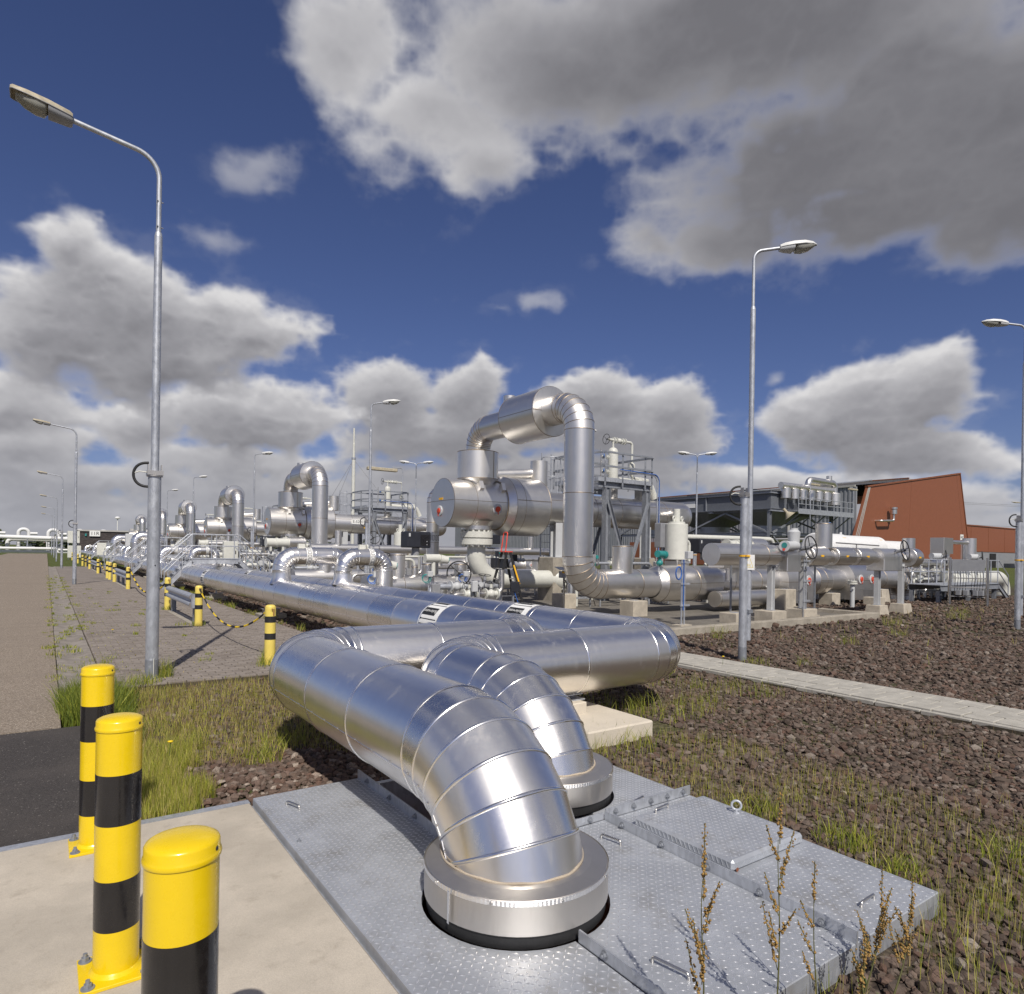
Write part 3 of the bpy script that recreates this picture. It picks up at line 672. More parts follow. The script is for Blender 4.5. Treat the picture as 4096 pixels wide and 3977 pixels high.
# ---------------------------------------------------------------- grass and weeds
def blades(x, y, z, h, w, lean, col):
    n = len(x); t = RNG.uniform(0, 6.283, n); dx, dy = np.cos(t), np.sin(t)
    la = RNG.uniform(0, 6.283, n); lx, ly = np.cos(la) * lean * h, np.sin(la) * lean * h
    def pt(k, side, up, bend): return np.stack([x + dx * w * side + lx * bend, y + dy * w * side + ly * bend, z + h * up], 1)
    V = np.stack([pt(0, -.5, 0, 0), pt(0, .5, 0, 0), pt(0, -.38, .55, .32), pt(0, .38, .55, .32), pt(0, 0, 1.0, 1.0)], 1)
    b = (np.arange(n) * 5)[:, None, None]
    Fc = (np.array([[0, 1, 3], [0, 3, 2], [2, 3, 4]])[None] + b).reshape(-1, 3)
    C = np.concatenate([col, np.ones((n, 1))], 1); C = np.repeat(C[:, None, :], 5, 1)
    return V.reshape(-1, 3), Fc, C.reshape(-1, 4)
GREEN = np.array([.24, .285, .04]); LIME = np.array([.47, .47, .075]); DARK = np.array([.12, .165, .03]); STRAW = np.array([.54, .43, .20]); RED = np.array([.20, .115, .055])
def tones(n, pal, wts):
    pal = np.array(pal); i = RNG.choice(len(pal), n, p=np.array(wts) / sum(wts)); j = RNG.choice(len(pal), n, p=np.array(wts) / sum(wts)); f = RNG.random((n, 1)) * .5
    return (pal[i] * (1 - f) + pal[j] * f) * RNG.uniform(.75, 1.25, (n, 1))
def build_grass():
    B = []
    def put(n, x0, x1, y0, y1, h, w, lean, pal, wts, keep=None, z=GZ, hf=None):
        x = RNG.uniform(x0, x1, n); y = RNG.uniform(y0, y1, n); k = in_view(x, y)
        if keep is not None: k &= keep(x, y)
        x, y = x[k], y[k]; m = len(x)
        hh = RNG.uniform(h[0], h[1], m)
        if hf is not None: hh = hh * hf(x, y)
        B.append(blades(x, y, np.full(m, z), hh, RNG.uniform(w[0], w[1], m), RNG.uniform(lean[0], lean[1], m), tones(m, pal, wts)))
    ok = lambda x, y: ~excluded(x, y)
    pit = lambda x, y: ok(x, y) & ~((x > .92 + .12 * np.sin(y * 9)) & (x < 3.0) & (y < 5.55 + .15 * np.sin(x * 8)))
    # bright tall grass right behind the slab
    put(19000, .28, 1.25, 4.60, 6.3, (.06, .20), (.0022, .0046), (.05, .35), [GREEN, LIME, STRAW], [.4, .5, .3], lambda x, y: pit(x, y) & (x < 1.12 - .25 * np.abs(np.sin(y * 4)) + .1) & (RNG.random(len(x)) < np.clip(1.5 - (y - 4.6) * .55, .15, 1)))
    # thin straw coloured turf up to the paving
    put(30000, .36, 3.4, 5.0, 9.05, (.04, .14), (.0025, .005), (.05, .5), [LIME, STRAW, RED, GREEN], [.40, .45, .22, .12], lambda x, y: pit(x, y) & (RNG.random(len(x)) < np.clip(1.15 - .34 * (x - .4), .08, 1)))
    # rank tuft at the corner of the road
    put(9000, .12, .95, 7.45, 9.0, (.12, .36), (.004, .009), (.15, .6), [DARK, GREEN, LIME], [.5, .45, .12], lambda x, y: (((x - .42) / .38) ** 2 + ((y - 8.15) / .75) ** 2 < RNG.uniform(.35, 1.15, len(x))) & (x > .02))
    put(2500, .22, .72, 6.6, 7.7, (.08, .24), (.004, .008), (.15, .7), [DARK, GREEN], [.5, .5], lambda x, y: x > .33)
    # sparse upright stalks in the gravel on the right
    put(17000, 3.6, 9.0, -.2, 9.5, (.04, .14), (.0014, .0028), (.02, .35), [LIME, STRAW, GREEN, RED], [.28, .45, .15, .28], lambda x, y: ok(x, y) & (RNG.random(len(x)) < (clump(x, y) ** 1.6) * np.clip(1.5 - .15 * x, .25, 1)))
    put(6500, 3.62, 5.2, 1.0, 5.2, (.05, .17), (.002, .0038), (.02, .35), [LIME, STRAW, GREEN], [.45, .3, .4], lambda x, y: ok(x, y) & (RNG.random(len(x)) < clump(x, y, 1.7)))
    put(3600, 2.2, 5.0, .2, 1.46, (.07, .24), (.002, .004), (.02, .4), [LIME, STRAW, GREEN], [.4, .3, .4], lambda x, y: ok(x, y) & (RNG.random(len(x)) < clump(x, y, 1.4)))
    put(1600, 4.2, 7.6, 4.6, 6.2, (.08, .26), (.003, .005), (.05, .5), [GREEN, LIME], [.6, .4], lambda x, y: ok(x, y) & (clump(x, y, 1.2) > .55))
    put(2200, 9.1, 30, 2, 14, (.08, .22), (.006, .012), (.05, .5), [GREEN, LIME, STRAW], [.4, .3, .4], lambda x, y: ok(x, y) & (clump(x, y, .6) > .72))
    # tufts: (x, y, radius, blades, height)
    T = [(7.35, 6.55, .10, 90, .30), (5.35, 5.0, .25, 90, .34), (4.2, 4.3, .35, 150, .24), (1.45, 5.55, .16, 120, .24), (1.75, 6.0, .22, 130, .22), (3.95, 2.75, .18, 200, .17), (4.0, 2.15, .16, 160, .17), (3.85, 1.75, .14, 120, .15), (4.6, 1.5, .2, 140, .16), (5.2, 1.4, .25, 150, .15),
         (7.6, 7.3, .2, 60, .2), (9.4, 6.5, .25, 120, .16), (9.9, 6.0, .12, 40, .25), (11.5, 8.9, .15, 60, .22), (13.2, 7.0, .2, 60, .25), (15.6, 7.2, .25, 60, .3), (18.0, 8.4, .3, 80, .35), (21.5, 8.3, .35, 90, .4), (24, 9.2, .3, 70, .35), (12.3, 9.45, .22, 70, .26),
         (1.25, 9.55, .12, 160, .28), (1.0, 9.2, .2, 160, .16), (2.66, 9.95, .14, 110, .30), (2.55, 9.7, .12, 70, .18), (2.69, 15.4, .14, 60, .14), (2.65, 19.6, .14, 60, .16), (2.45, 15.6, .2, 50, .1)]
    for i in range(26): T.append((4.28 + random.uniform(-.05, .25), 9.4 + i * 1.15 + random.uniform(-.4, .4), random.uniform(.08, .22), random.randint(25, 90), random.uniform(.10, .26)))
    for i in range(170): T.append((random.choice((.14, .14, .3, .45, .62, .7)) + random.gauss(0, .05), 9.0 + random.random() ** 1.5 * 34, random.uniform(.03, .13), random.randint(6, 45), random.uniform(.02, .09)))
    for i in range(26): T.append((random.uniform(.7, 2.2), 10.0 + random.random() ** 1.3 * 22, random.uniform(.04, .14), random.randint(15, 55), random.uniform(.03, .08)))
    for (x, y, r, n, h) in T:
        a = RNG.uniform(0, 6.283, n); q = r * np.sqrt(RNG.random(n)); zz = 0.0 if (x < 4.27 and y > 9.0) else GZ
        B.append(blades(x + q * np.cos(a), y + q * np.sin(a), np.full(n, zz), RNG.uniform(.4, 1.0, n) * h, RNG.uniform(.004, .007, n) * (1 if y < 12 else 1.8), RNG.uniform(.1, .8, n), tones(n, [GREEN, LIME, DARK, STRAW], [.45, .3, .2, .12])))
    # moss and small weeds in the paving joints
    n = 5200; r = RNG.integers(0, 150, n); x = RNG.uniform(.62, 4.2, n) ; yj = 9.10 + r * bw - .003
    k = RNG.random(n) < np.clip(1.3 - .55 * x, .12, 1) * (.3 + .7 * clump(x, yj, .8)); x, yj = x[k], yj[k]; n = len(x)
    B.append(blades(x, yj, np.full(n, -.005), RNG.uniform(.008, .028, n), RNG.uniform(.006, .014, n), RNG.uniform(.1, 1.2, n), tones(n, [GREEN, STRAW, LIME], [.4, .45, .3])))
    o = 0; V = []; Fc = []; C = []
    for v, f, c in B: V.append(v); Fc.append(f + o); C.append(c); o += len(v)
    me = npmesh('grass', np.concatenate(V), np.concatenate(Fc), M['grass_blade'], False, np.concatenate(C))
    tag(link('grass', me, kind='stuff'), 'thin green and straw coloured grass and weeds growing in the gravel', 'grass')
build_grass()
# ---------------------------------------------------------------- pipe pit, its checker plate covers
PZ = .03
pit = struct(MB().box(PX0 + .02, PX1 - .02, PY0 + .02, PY1 - .02, -.75, -.70).build('pipe_pit', M['rust']))
w = MB()
w.box(PX0 - .02, PX1 + .0, PY0 - .0, PY0 + .05, -.7, -.022); w.box(PX0 - .02, PX1, PY1 - .05, PY1, -.7, -.022)
w.box(PX1 - .05, PX1 - .001, PY0 + .051, PY1 - .051, -.7, -.0225); w.box(PX0 - .013, PX0 + .05, PY0 + .051, PY1 - .051, -.7, -.0225)
w.build('pit_wall', M['galvanised'], pit)
r_ = MB(); r_.box(1.78, 1.84, 3.05, 4.45, -.6, -.15); r_.box(2.2, 2.26, 3.05, 4.45, -.5, -.42); r_.box(1.9, 2.8, 3.6, 3.66, -.5, -.43); r_.box(1.2, 1.24, 3.05, 4.45, -.69, -.1); r_.build('pit_steel', M['rust'], pit)
def tears(poly_test, x0, x1, y0, y1, z, mat, parent, off=(0, 0)):
    p = .0315; xs = np.arange(x0 + .018, x1 - .010, p); ys = np.arange(y0 + .018, y1 - .010, p)
    I, J = np.meshgrid(np.arange(len(xs)), np.arange(len(ys))); X = xs[I].ravel(); Y = ys[J].ravel(); A = np.where((I + J).ravel() % 2 == 0, .78, -.78) + .0
    k = poly_test(X, Y); X, Y, A = X[k], Y[k], A[k]; n = len(X)
    c, s = np.cos(A), np.sin(A); L_, W_, H_ = .0165, .0040, .0034
    def pt(u, v, h): return np.stack([X + u * c - v * s, Y + u * s + v * c, np.full(n, z + h)], 1)
    V = np.stack([pt(-L_, 0, 0), pt(0, -W_, 0), pt(L_, 0, 0), pt(0, W_, 0), pt(-L_ * .35, 0, H_), pt(L_ * .35, 0, H_)], 1).reshape(-1, 3)
    Fc = (np.array([[0, 1, 4], [1, 5, 4], [1, 2, 5], [2, 3, 5], [3, 4, 5], [3, 0, 4]])[None] + (np.arange(n) * 6)[:, None, None]).reshape(-1, 3)
    V = V - np.array(base_of(parent))
    return link('raised_tread', npmesh('raised_tread', V, Fc, mat, True), parent, kind='stuff')
def bolt(m, p, d, r=.013, h=.012):
    p = Vector(p); d = Vector(d).normalized(); m.cyl(p, p + d * .003, r * 1.5, n=14); m.cyl(p + d * .003, p + d * (.003 + h), r, n=6, smooth=False); m.cyl(p + d * (.003 + h), p + d * (.012 + h), r * .55, n=8)
def rail(parent, p0, p1, side, nb, h=.052):
    """upright leg of an angle bolted down the joint between two plates"""
    p0 = Vector(p0); p1 = Vector(p1); d = (p1 - p0).normalized(); x = d.cross(Vector((0, 0, 1))) * side
    m = MB(); up = Vector((0, 0, 1)); m.beam(p0 + up * h / 2, p1 + up * h / 2, .009, h, up); a = m.build('angle_rail', M['galvanised'], parent)
    for i in range(nb):
        t = (i + .5) / nb; b = MB(); bolt(b, p0 + (p1 - p0) * t + up * h * .55 + x * .0048, x); b.build('bolt', M['galvanised_dark'], a)
def handle(parent, x, y, ang, L_=.13):
    d = Vector((math.cos(ang), math.sin(ang), 0)) * L_ / 2; c = Vector((x, y, PZ)); m = MB()
    m.tube(fillet([c - d, c - d + Vector((0, 0, .026)), c + d + Vector((0, 0, .026)), c + d], .012, 30), .0065, 8); m.build('lifting_handle', M['stainless_rod'], parent)
def arc_pts(cx, cy, r, a0, a1, n=24): return [(cx + r * math.cos(a0 + (a1 - a0) * i / n), cy + r * math.sin(a0 + (a1 - a0) * i / n)) for i in range(n + 1)]
CA = (1.86, 2.58); CB = (2.84, 3.58); CR = .448
def plate(label, poly, test, box, group='checker plate pit covers'):
    x0, x1, y0, y1 = box; t = thing('pit_cover', ((x0 + x1) / 2, (y0 + y1) / 2, 0), label, 'cover plate', group)
    m = MB(); m.prism(poly, -.021, PZ - .004); n = len(poly)
    # rounded top edge
    V = [(x, y, PZ - .004) for x, y in poly]; cx, cy = (x0 + x1) / 2, (y0 + y1) / 2
    top = [(x + (.004 if x < x0 + .001 else -.004 if x > x1 - .001 else 0), y + (.004 if y < y0 + .001 else -.004 if y > y1 - .001 else 0), PZ) for x, y in poly]
    m.add(V + top, [(i, (i + 1) % n, n + (i + 1) % n, n + i) for i in range(n)] + [tuple(range(n, 2 * n))])
    m.build('plate', M['checker_plate'], t)
    tears(test, x0, x1, y0, y1, PZ, M['tread_worn'], t); return t
outA = lambda X, Y: (X - CA[0]) ** 2 + (Y - CA[1]) ** 2 > (CR + .012) ** 2
outB = lambda X, Y: (X - CB[0]) ** 2 + (Y - CB[1]) ** 2 > (CR + .012) ** 2
p1_ = [(1.13, PY0), (1.855, PY0), (1.855, CA[1] - CR)] + arc_pts(CA[0], CA[1], CR, -math.pi / 2, -3 * math.pi / 2)[1:-1] + [(1.855, CA[1] + CR), (1.855, PY1), (1.13, PY1)]
c1 = plate('checker plate pit cover beside the bare concrete slab, dulled with pale stains', p1_, outA, (1.13, 1.855, PY0, PY1))
rail(c1, (1.851, 3.06, PZ), (1.851, 4.52, PZ), -1, 4, .065); handle(c1, 1.30, 4.23, 1.9)
nb = MB(); bolt(nb, (1.18, 3.72, PZ), (0, 0, 1), .009, .006); nb.build('bolt', M['galvanised_dark'], c1)
p2_ = [(1.872, PY0), (2.834, PY0), (2.834, 3.015), (1.872, 3.015), (1.872, CA[1] + CR)] + arc_pts(CA[0], CA[1], CR, math.pi / 2, -math.pi / 2)[2:-2] + [(1.872, CA[1] - CR)]
c2 = plate('broad checker plate pit cover in front, bearing two bar handles', p2_, outA, (1.872, 2.834, PY0, 3.015))
rail(c2, (1.862, 1.47, PZ), (1.862, 2.12, PZ), -1, 2); handle(c2, 2.65, 2.76, -1.35); handle(c2, 2.03, 1.77, -1.35, .16)
rail(c2, (1.90, 3.022, PZ), (2.834, 3.022, PZ), 1, 4, .045)
p3_ = [(2.846, PY0), (3.62, PY0), (3.62, 3.012), (2.846, 3.012)]
c3 = plate('checker plate pit cover that carries the raised hatch lid', p3_, lambda X, Y: ~((X > 2.915) & (X < 3.565) & (Y > 2.13) & (Y < 2.86)), (2.846, 3.62, PY0, 3.012))
rail(c3, (2.840, 1.455, PZ - .02), (2.840, 3.012, PZ - .02), -1, 5, .075); handle(c3, 3.21, 1.60, .05)
rail(c3, (2.850, 3.018, PZ), (3.63, 3.018, PZ), 1, 5, .062)
p4_ = [(2.846, 3.026), (3.62, 3.026), (3.62, PY1), (2.846, PY1), (2.846, CB[1] + CR)] + arc_pts(CB[0], CB[1], CR, math.pi / 2, -math.pi / 2)[1:-1] + [(2.846, CB[1] - CR)]
c4 = plate('farthest checker plate pit cover, cut round the rear pipe collar', p4_, outB, (2.846, 3.62, 3.026, PY1)); handle(c4, 3.22, 3.10, .25)
hl = thing('hatch_lid', (3.24, 2.5, PZ), 'raised checker plate hatch lid with an eye bolt and rusty corner', 'hatch')
MB().bbox(2.92, 3.56, 2.14, 2.85, PZ + .002, PZ + .062, .014).build('lid', M['checker_plate'], hl)
tears(lambda X, Y: X > 0, 2.935, 3.545, 2.155, 2.835, PZ + .062, M['tread_worn'], hl)
ridge = MB()
for i in range(22):
    for (a, b, n_) in (((2.92, 2.17 + i * .031), (0, 1), (-1, 0)),):
        y_ = a[1]; ridge.beam((2.9195, y_, PZ + .018), (2.9195, y_ + .016, PZ + .048), .004, .003, (-1, 0, 0))
for i in range(19): x_ = 2.95 + i * .0315; ridge.beam((x_, 2.1395, PZ + .018), (x_ + .016, 2.1395, PZ + .048), .004, .003, (0, -1, 0))
ridge.build('edge_tread', M['checker_plate'], hl, kind='stuff')
MB().cyl((2.955, 2.139, PZ + .012), (2.955, 2.1375, PZ + .012), .011, n=10).build('rust_spot', M['rust'], hl)
eb = MB(); eb.ring((3.49, 2.54, PZ + .062 + .045), (-.81, -.59, 0), .028, .0075, 24, 8); eb.cyl((3.49, 2.54, PZ + .062), (3.49, 2.54, PZ + .07), .018, n=16); eb.cyl((3.49, 2.54, PZ + .07), (3.49, 2.54, PZ + .085), .009, n=10); eb.build('eye_bolt', M['galvanised'], hl)
MB().tube(fillet([(3.06, 2.80, PZ + .062), (3.06, 2.80, PZ + .088), (3.19, 2.82, PZ + .088), (3.19, 2.82, PZ + .062)], .012, 30), .0065, 8).build('lifting_handle', M['stainless_rod'], hl)

# ---------------------------------------------------------------- clad pipes
def circle(c, x, y, r, n): return [c + x * (math.cos(2 * math.pi * k / n) * r) + y * (math.sin(2 * math.pi * k / n) * r) for k in range(n)]
def section(parent, c0, d0, c1, d1, r, n=40, bead=.006, mats=None, seam=None, screws=0, name='cladding_section', lap=.0):
    """one sheet of cladding between two joints; a rolled bead on its far end, a lapped seam along it"""
    c0, d0, c1, d1 = Vector(c0), Vector(d0).normalized(), Vector(c1), Vector(d1).normalized(); m = MB()
    def fr(d):
        if abs(d.z) > .95: x = Vector((1, 0, 0))
        else: x = d.cross(Vector((0, 0, 1))).normalized()
        return x
    x0 = fr(d0); y0 = x0.cross(d0).normalized(); x1 = x0 - d1 * x0.dot(d1); x1.normalize(); y1 = x1.cross(d1).normalized()
    A = circle(c0, x0, y0, r, n); B = circle(c1, x1, y1, r * (1 + lap), n)
    m.add(A + B, [(i, (i + 1) % n, n + (i + 1) % n, n + i) for i in range(n)], True, 0)
    if bead:
        rr = []
        for off, dr in ((-.010, .0005), (-.006, bead * .8), (0, bead), (.006, bead * .8), (.010, .0005)): rr.append(circle(c1 + d1 * off, x1, y1, r + dr, n))
        V = sum(rr, []); m.add(V, [(k * n + i, k * n + (i + 1) % n, (k + 1) * n + (i + 1) % n, (k + 1) * n + i) for k in range(4) for i in range(n)], True, 1)
    o = m.build(name, mats, parent)
    if seam is not None:
        t = seam; e0 = x0 * math.cos(t) + y0 * math.sin(t); e1 = x1 * math.cos(t) + y1 * math.sin(t)
        s = MB(); p, q = c0 + e0 * (r + .0008), c1 + e1 * (r + .0008); s.beam(p, q, .012, .0022, e0)
        o2 = s.build('lap_seam', mats[1], o)
        if screws:
            sc = MB()
            for k in range(screws):
                f = (k + .6) / (screws + .2); pp = p.lerp(q, f); ee = e0.lerp(e1, f).normalized(); tg = (q - p).normalized(); sd = tg.cross(ee)
                sc.cyl(pp + sd * .012, pp + sd * .012 + ee * .004, .0062, .0045, n=8)
            sc.build('screws', M['stainless_rod'], o, kind='stuff')
    return o
def clad_pipe(parent, pts, rad, r, L_, gore=11.0, mats=None, n=40, seam=None, screws=lambda p: 0, far=None, bead=.006, start=0.0):
    """pts: axis polyline; corners become lobster-back bends of radius rad"""
    pts = [Vector(p) for p in pts]; cur = pts[0]
    def straight(a, b):
        d = b - a; ln = d.length
        if ln < .02: return
        d.normalize(); k = max(1, int(ln / L_ + .5)); st = ln / k
        for i in range(k):
            mid = a + d * (st * (i + .5)); dist = mid.length
            nn = n if dist < 20 else (24 if dist < 45 else 14)
            section(parent, a + d * st * i, d, a + d * st * (i + 1), d, r, nn, bead if dist < 60 else 0, mats, seam if dist < 16 else None, screws(mid))
    for i in range(1, len(pts) - 1):
        R_ = rad[i - 1] if isinstance(rad, (list, tuple)) else rad
        a = (pts[i - 1] - pts[i]).normalized(); b = (pts[i + 1] - pts[i]).normalized(); th = a.angle(b); t = R_ / math.tan(th / 2)
        c = pts[i] + (a + b).normalized() * (R_ / math.sin(th / 2)); p = pts[i] + a * t - c; q = pts[i] + b * t - c; ax = p.cross(q).normalized(); ang = p.angle(q)
        straight(cur, pts[i] + a * t)
        k = max(2, int(math.degrees(ang) / gore + .5))
        dist = c.length; nn = n if dist < 20 else 24
        for j in range(k):
            r0 = Matrix.Rotation(ang * j / k, 3, ax); r1 = Matrix.Rotation(ang * (j + 1) / k, 3, ax)
            section(parent, c + r0 @ p, r0 @ (-a), c + r1 @ p, r1 @ (-a), r, nn, bead, mats, seam if dist < 9 else None, 1 if dist < 9 and seam is not None else 0, 'cladding_gore')
        cur = pts[i] + b * t
    straight(cur, pts[-1])
PR = .328; PZA = .60; PZB = .57
ALU = [M['aluminium'], M['aluminium_bead']]
def collar(parent, cx, cy):
    c = MB().lathe([(.428, .075), (.436, .080), (.436, .218), (.43, .225), (.36, .238), (.24, .240)], (cx, cy, 0), n=72).build('collar', M['aluminium_dull'], parent)
    m = MB(); N_ = 300; V = []
    for z in (.204, .225):
        for i in range(N_): q = .4378 + (.0014 if i % 2 else 0); V.append((cx + q * math.cos(2 * math.pi * i / N_), cy + q * math.sin(2 * math.pi * i / N_), z))
    m.add(V, [(i, (i + 1) % N_, N_ + (i + 1) % N_, N_ + i) for i in range(N_)], False); m.build('crimped_trim', M['aluminium_bead'], c)
    MB().lathe([(.40, .0), (.426, .004), (.426, .050), (.432, .055), (.432, .072), (.425, .076)], (cx, cy, PZ - .012), n=72).build('rubber_seal', M['rubber'], parent)
    s = MB(); s.tube([(cx + (PR + .006 + .003 * math.sin(i * .9)) * math.cos(2 * math.pi * i / 60), cy + .045 + (PR + .035 + .003 * math.sin(i * .7)) * math.sin(2 * math.pi * i / 60), .2405 + .002 * math.sin(i * 1.3)) for i in range(60)], .0055, 6, closed=True); s.build('sealant_bead', M['sealant'], c)
    k = MB()
    for i in range(9): a = i * .7 + .35; k.cyl((cx + .439 * math.cos(a), cy + .439 * math.sin(a), .212), (cx + .446 * math.cos(a), cy + .446 * math.sin(a), .212), .006, n=8)
    k.build('screws', M['stainless_rod'], c, kind='stuff')
    MB().box(cx - .437, cx - .4345, cy - .12, cy - .105, .08, .218).build('lap_seam', M['aluminium_bead'], c)
pa = thing('front_header_pipe', (1.86, 2.58, 0), 'large shiny aluminium clad pipe rising from the nearest collar and zigzagging away', 'pipe')
pb = thing('rear_header_pipe', (2.84, 3.58, 0), 'aluminium clad pipe from the rear collar with its wide bend at the right', 'pipe')
near_scr = lambda p: 3 if p.length < 8 else 0
SEAM = R(195)
clad_pipe(pa, [(1.86, 2.55, -.15), (1.86, 2.55, .60), (1.86, 6.10, PZA), (4.66, 6.10, PZA - .01), (4.66, 128, PZA - .02)], [.62, .54, .54], PR, .92, 12.8, ALU, 56, SEAM, near_scr)
clad_pipe(pb, [(2.84, 3.55, -.15), (2.84, 3.55, .57), (2.84, 5.20, PZB), (5.90, 5.20, PZB), (5.90, 128, PZB)], [.60, .54, .56], PR, .92, 12.8, ALU, 56, SEAM, near_scr)
collar(pa, *CA); collar(pb, *CB)
# marker bands "Boilerwater" with flow arrows round both pipes
def pipe_marker(parent, x, y, z, r, flow):
    m = MB(); n = 40; W_ = .52
    V = []
    for yy in (y - W_ / 2, y + W_ / 2):
        for i in range(n): a = 2 * math.pi * i / n; V.append((x + (r + .002) * math.cos(a), yy, z + (r + .002) * math.sin(a)))
    m.add(V, [(i, n + i, n + (i + 1) % n, (i + 1) % n) for i in range(n)], True); band = m.build('marker_band', M['sign_white'], parent)
    k = 8; blk = MB()
    def patch(a0, a1, y0, y1, q=.0035):
        vs = []
        for yy in (y0, y1):
            for i in range(7): a = a0 + (a1 - a0) * i / 6; vs.append((x + (r + q) * math.cos(a), yy, z + (r + q) * math.sin(a)))
        blk.add(vs, [(i, 7 + i, 8 + i, i + 1) for i in range(6)], True)
    for j in range(k):
        a = 2 * math.pi * j / k
        patch(a - .20, a + .20, y - W_ / 2 + .12, y + W_ / 2 - .03)
        patch(a + .36, a + .40, y - W_ / 2 + .03, y + W_ / 2 - .03)
        e = y + flow * (W_ / 2 - .03)
        for t in range(3): patch(a + .33 + t * .02, a + .43 - t * .02, e - flow * .012 * (3 - t), e - flow * .012 * (2 - t))
    for sg in (-1, 1): pass
    blk.build('marker_fields', M['sign_ink'], band)
    for j in range(k):
        a = 2 * math.pi * j / k
        if math.sin(a) < -.3: continue
        nv = Vector((math.cos(a), 0, math.sin(a))); t = text_mesh('Boilerwater', .075, 'marker_lettering', M['sign_white'], band, Vector((x, y + .04, z)) + nv * (r + .0065), nv, up=(nv.cross(Vector((0, 1, 0)))))
pipe_marker(pa, 4.66, 8.25, PZA - .012, PR + .001, 1); pipe_marker(pb, 5.90, 7.95, PZB, PR + .001, -1)
for yy in (24.5, 42): pipe_marker(pa, 4.66, yy, PZA - .015, PR + .001, 1); 
pipe_marker(pb, 5.90, 24.0, PZB, PR + .001, -1)
# concrete plinths with steel saddles
def plinth(x0, x1, y0, y1, zt, label, px, py, pw, pd, pz, sad, mat='concrete_new'):
    t = thing('pipe_plinth', ((x0 + x1) / 2, (y0 + y1) / 2, GZ), label, 'plinth', 'concrete plinths under the header pipes')
    MB().bbox(x0, x1, y0, y1, -.3, zt, .014).build('footing', M[mat], t)
    MB().bbox(px - pw / 2, px + pw / 2, py - pd / 2, py + pd / 2, zt - .01, pz, .01).build('upstand', M[mat], t)
    m = MB(); m.box(px - pw * .62, px + pw * .62, py - .09, py + .09, pz, pz + .012); m.box(px - .01, px + .01, py - .09, py + .09, pz + .012, sad); m.box(px - pw * .6, px + pw * .6, py - .06, py + .06, sad - .012, sad); m.build('saddle', M['galvanised'], t)
plinth(3.95, 4.78, 4.42, 5.5, .08, 'pale concrete plinth with steel saddle under the rear pipe', 4.22, 5.16, .42, .36, .19, PZB - PR + .01)
for i, yy in enumerate((10.6, 17.2, 23.8, 32.0, 41.0)):
    plinth(4.35, 4.97, yy - .3, yy + .3, .03, 'low concrete plinth under the front header pipe, %s from the camera' % ('nearest', 'second', 'third', 'fourth', 'fifth')[i], 4.66, yy, .36, .3, .14, PZA - PR - .01, 'concrete_weathered')
# ---------------------------------------------------------------- bollards on the slab
def bollard(y):
    x = .245; t = thing('bollard', (x, y, 0.004), '', 'bollard', 'yellow and black bollards bolted to the slab'); r = .0795; z = .004
    MB().bbox(x - .125, x + .125, y - .125, y + .125, z, z + .014, .002).build('base_plate', M['yellow'], t)
    MB().lathe([(r + .012, z + .014), (r + .004, z + .022), (r, z + .028), (r, z + .952)], (x, y, 0), n=48).build('post', M['yellow'], t)
    for z0, z1 in ((.185, .378), (.590, .784)): MB().lathe([(r, z + z0), (r + .0006, z + z0), (r + .0006, z + z1), (r, z + z1)], (x, y, 0), n=48).build('black_band', M['black_gloss'], t)
    prof = [(r + .0035, z + .950), (r + .005, z + .956), (r + .0035, z + .962), (r + .001, z + .966), (r + .001, z + .984)] + [((r + .001) * math.cos(a), z + .984 + .020 * math.sin(a)) for a in [R(q) for q in (15, 30, 45, 60, 75, 90)]]
    c = MB().lathe(prof, (x, y, 0), n=48, flat=False).build('cap', M['yellow'], t)
    h = MB(); d = Vector((.80, -.60, 0)); h.cyl(Vector((x, y, z + .972)) + d * (r - .002), Vector((x, y, z + .972)) + d * (r + .0018), .0055, n=10); h.build('drain_hole', M['black_matt'], c)
    for sx in (-1, 1):
        for sy in (-1, 1):
            b = MB(); p = Vector((x + sx * .098, y + sy * .098, z + .014)); b.cyl(p, p + Vector((0, 0, .004)), .024, n=18); b.cyl(p + Vector((0, 0, .004)), p + Vector((0, 0, .018)), .0145, n=6, smooth=False); b.cyl(p + Vector((0, 0, .018)), p + Vector((0, 0, .032)), .008, n=8)
            b.build('anchor_bolt', M['galvanised_dark'], t)
    return t
b0 = bollard(1.69); b0['label'] = 'yellow and black bollard nearest the camera, cut off by the picture edge'
b0.location.x += .022
clone(b0, (.245, 3.02, .004), 'middle of the three bollards on the slab, both base bolts showing')
clone(b0, (.245, 4.35, .004), 'farthest of the three slab bollards, standing at the asphalt edge')
# ---------------------------------------------------------------- weathered chain bollards along the paving
def chain_bollard(y):
    x = 2.66; t = thing('chain_bollard', (x, y, 0), '', 'bollard', 'pale yellow bollards along the paving'); r = .076
    MB().lathe([(r, -.05), (r, .80), (r - .004, .825), (r - .014, .842), (r - .032, .852), (0, .857)], (x, y, 0), n=28).build('post', M['yellow_pale'], t)
    for z0, z1 in ((.355, .445), (.60, .69)): MB().lathe([(r, z0), (r + .001, z0), (r + .001, z1), (r, z1)], (x, y, 0), n=28).build('black_band', M['black_matt'], t)
    MB().ring((x, y - r - .012, .79), (1, 0, 0), .014, .004, 12, 6).build('chain_eye', M['rust'], t)
    MB().box(x + .02, x + .034, y - r - .0012, y - r + .012, .70, .80).build('rust_streak', M['rust'], t); return t
ORD = ['nearest', 'second', 'third', 'fourth', 'fifth', 'sixth', 'seventh', 'eighth', 'ninth', 'tenth', 'eleventh', 'twelfth', 'thirteenth']
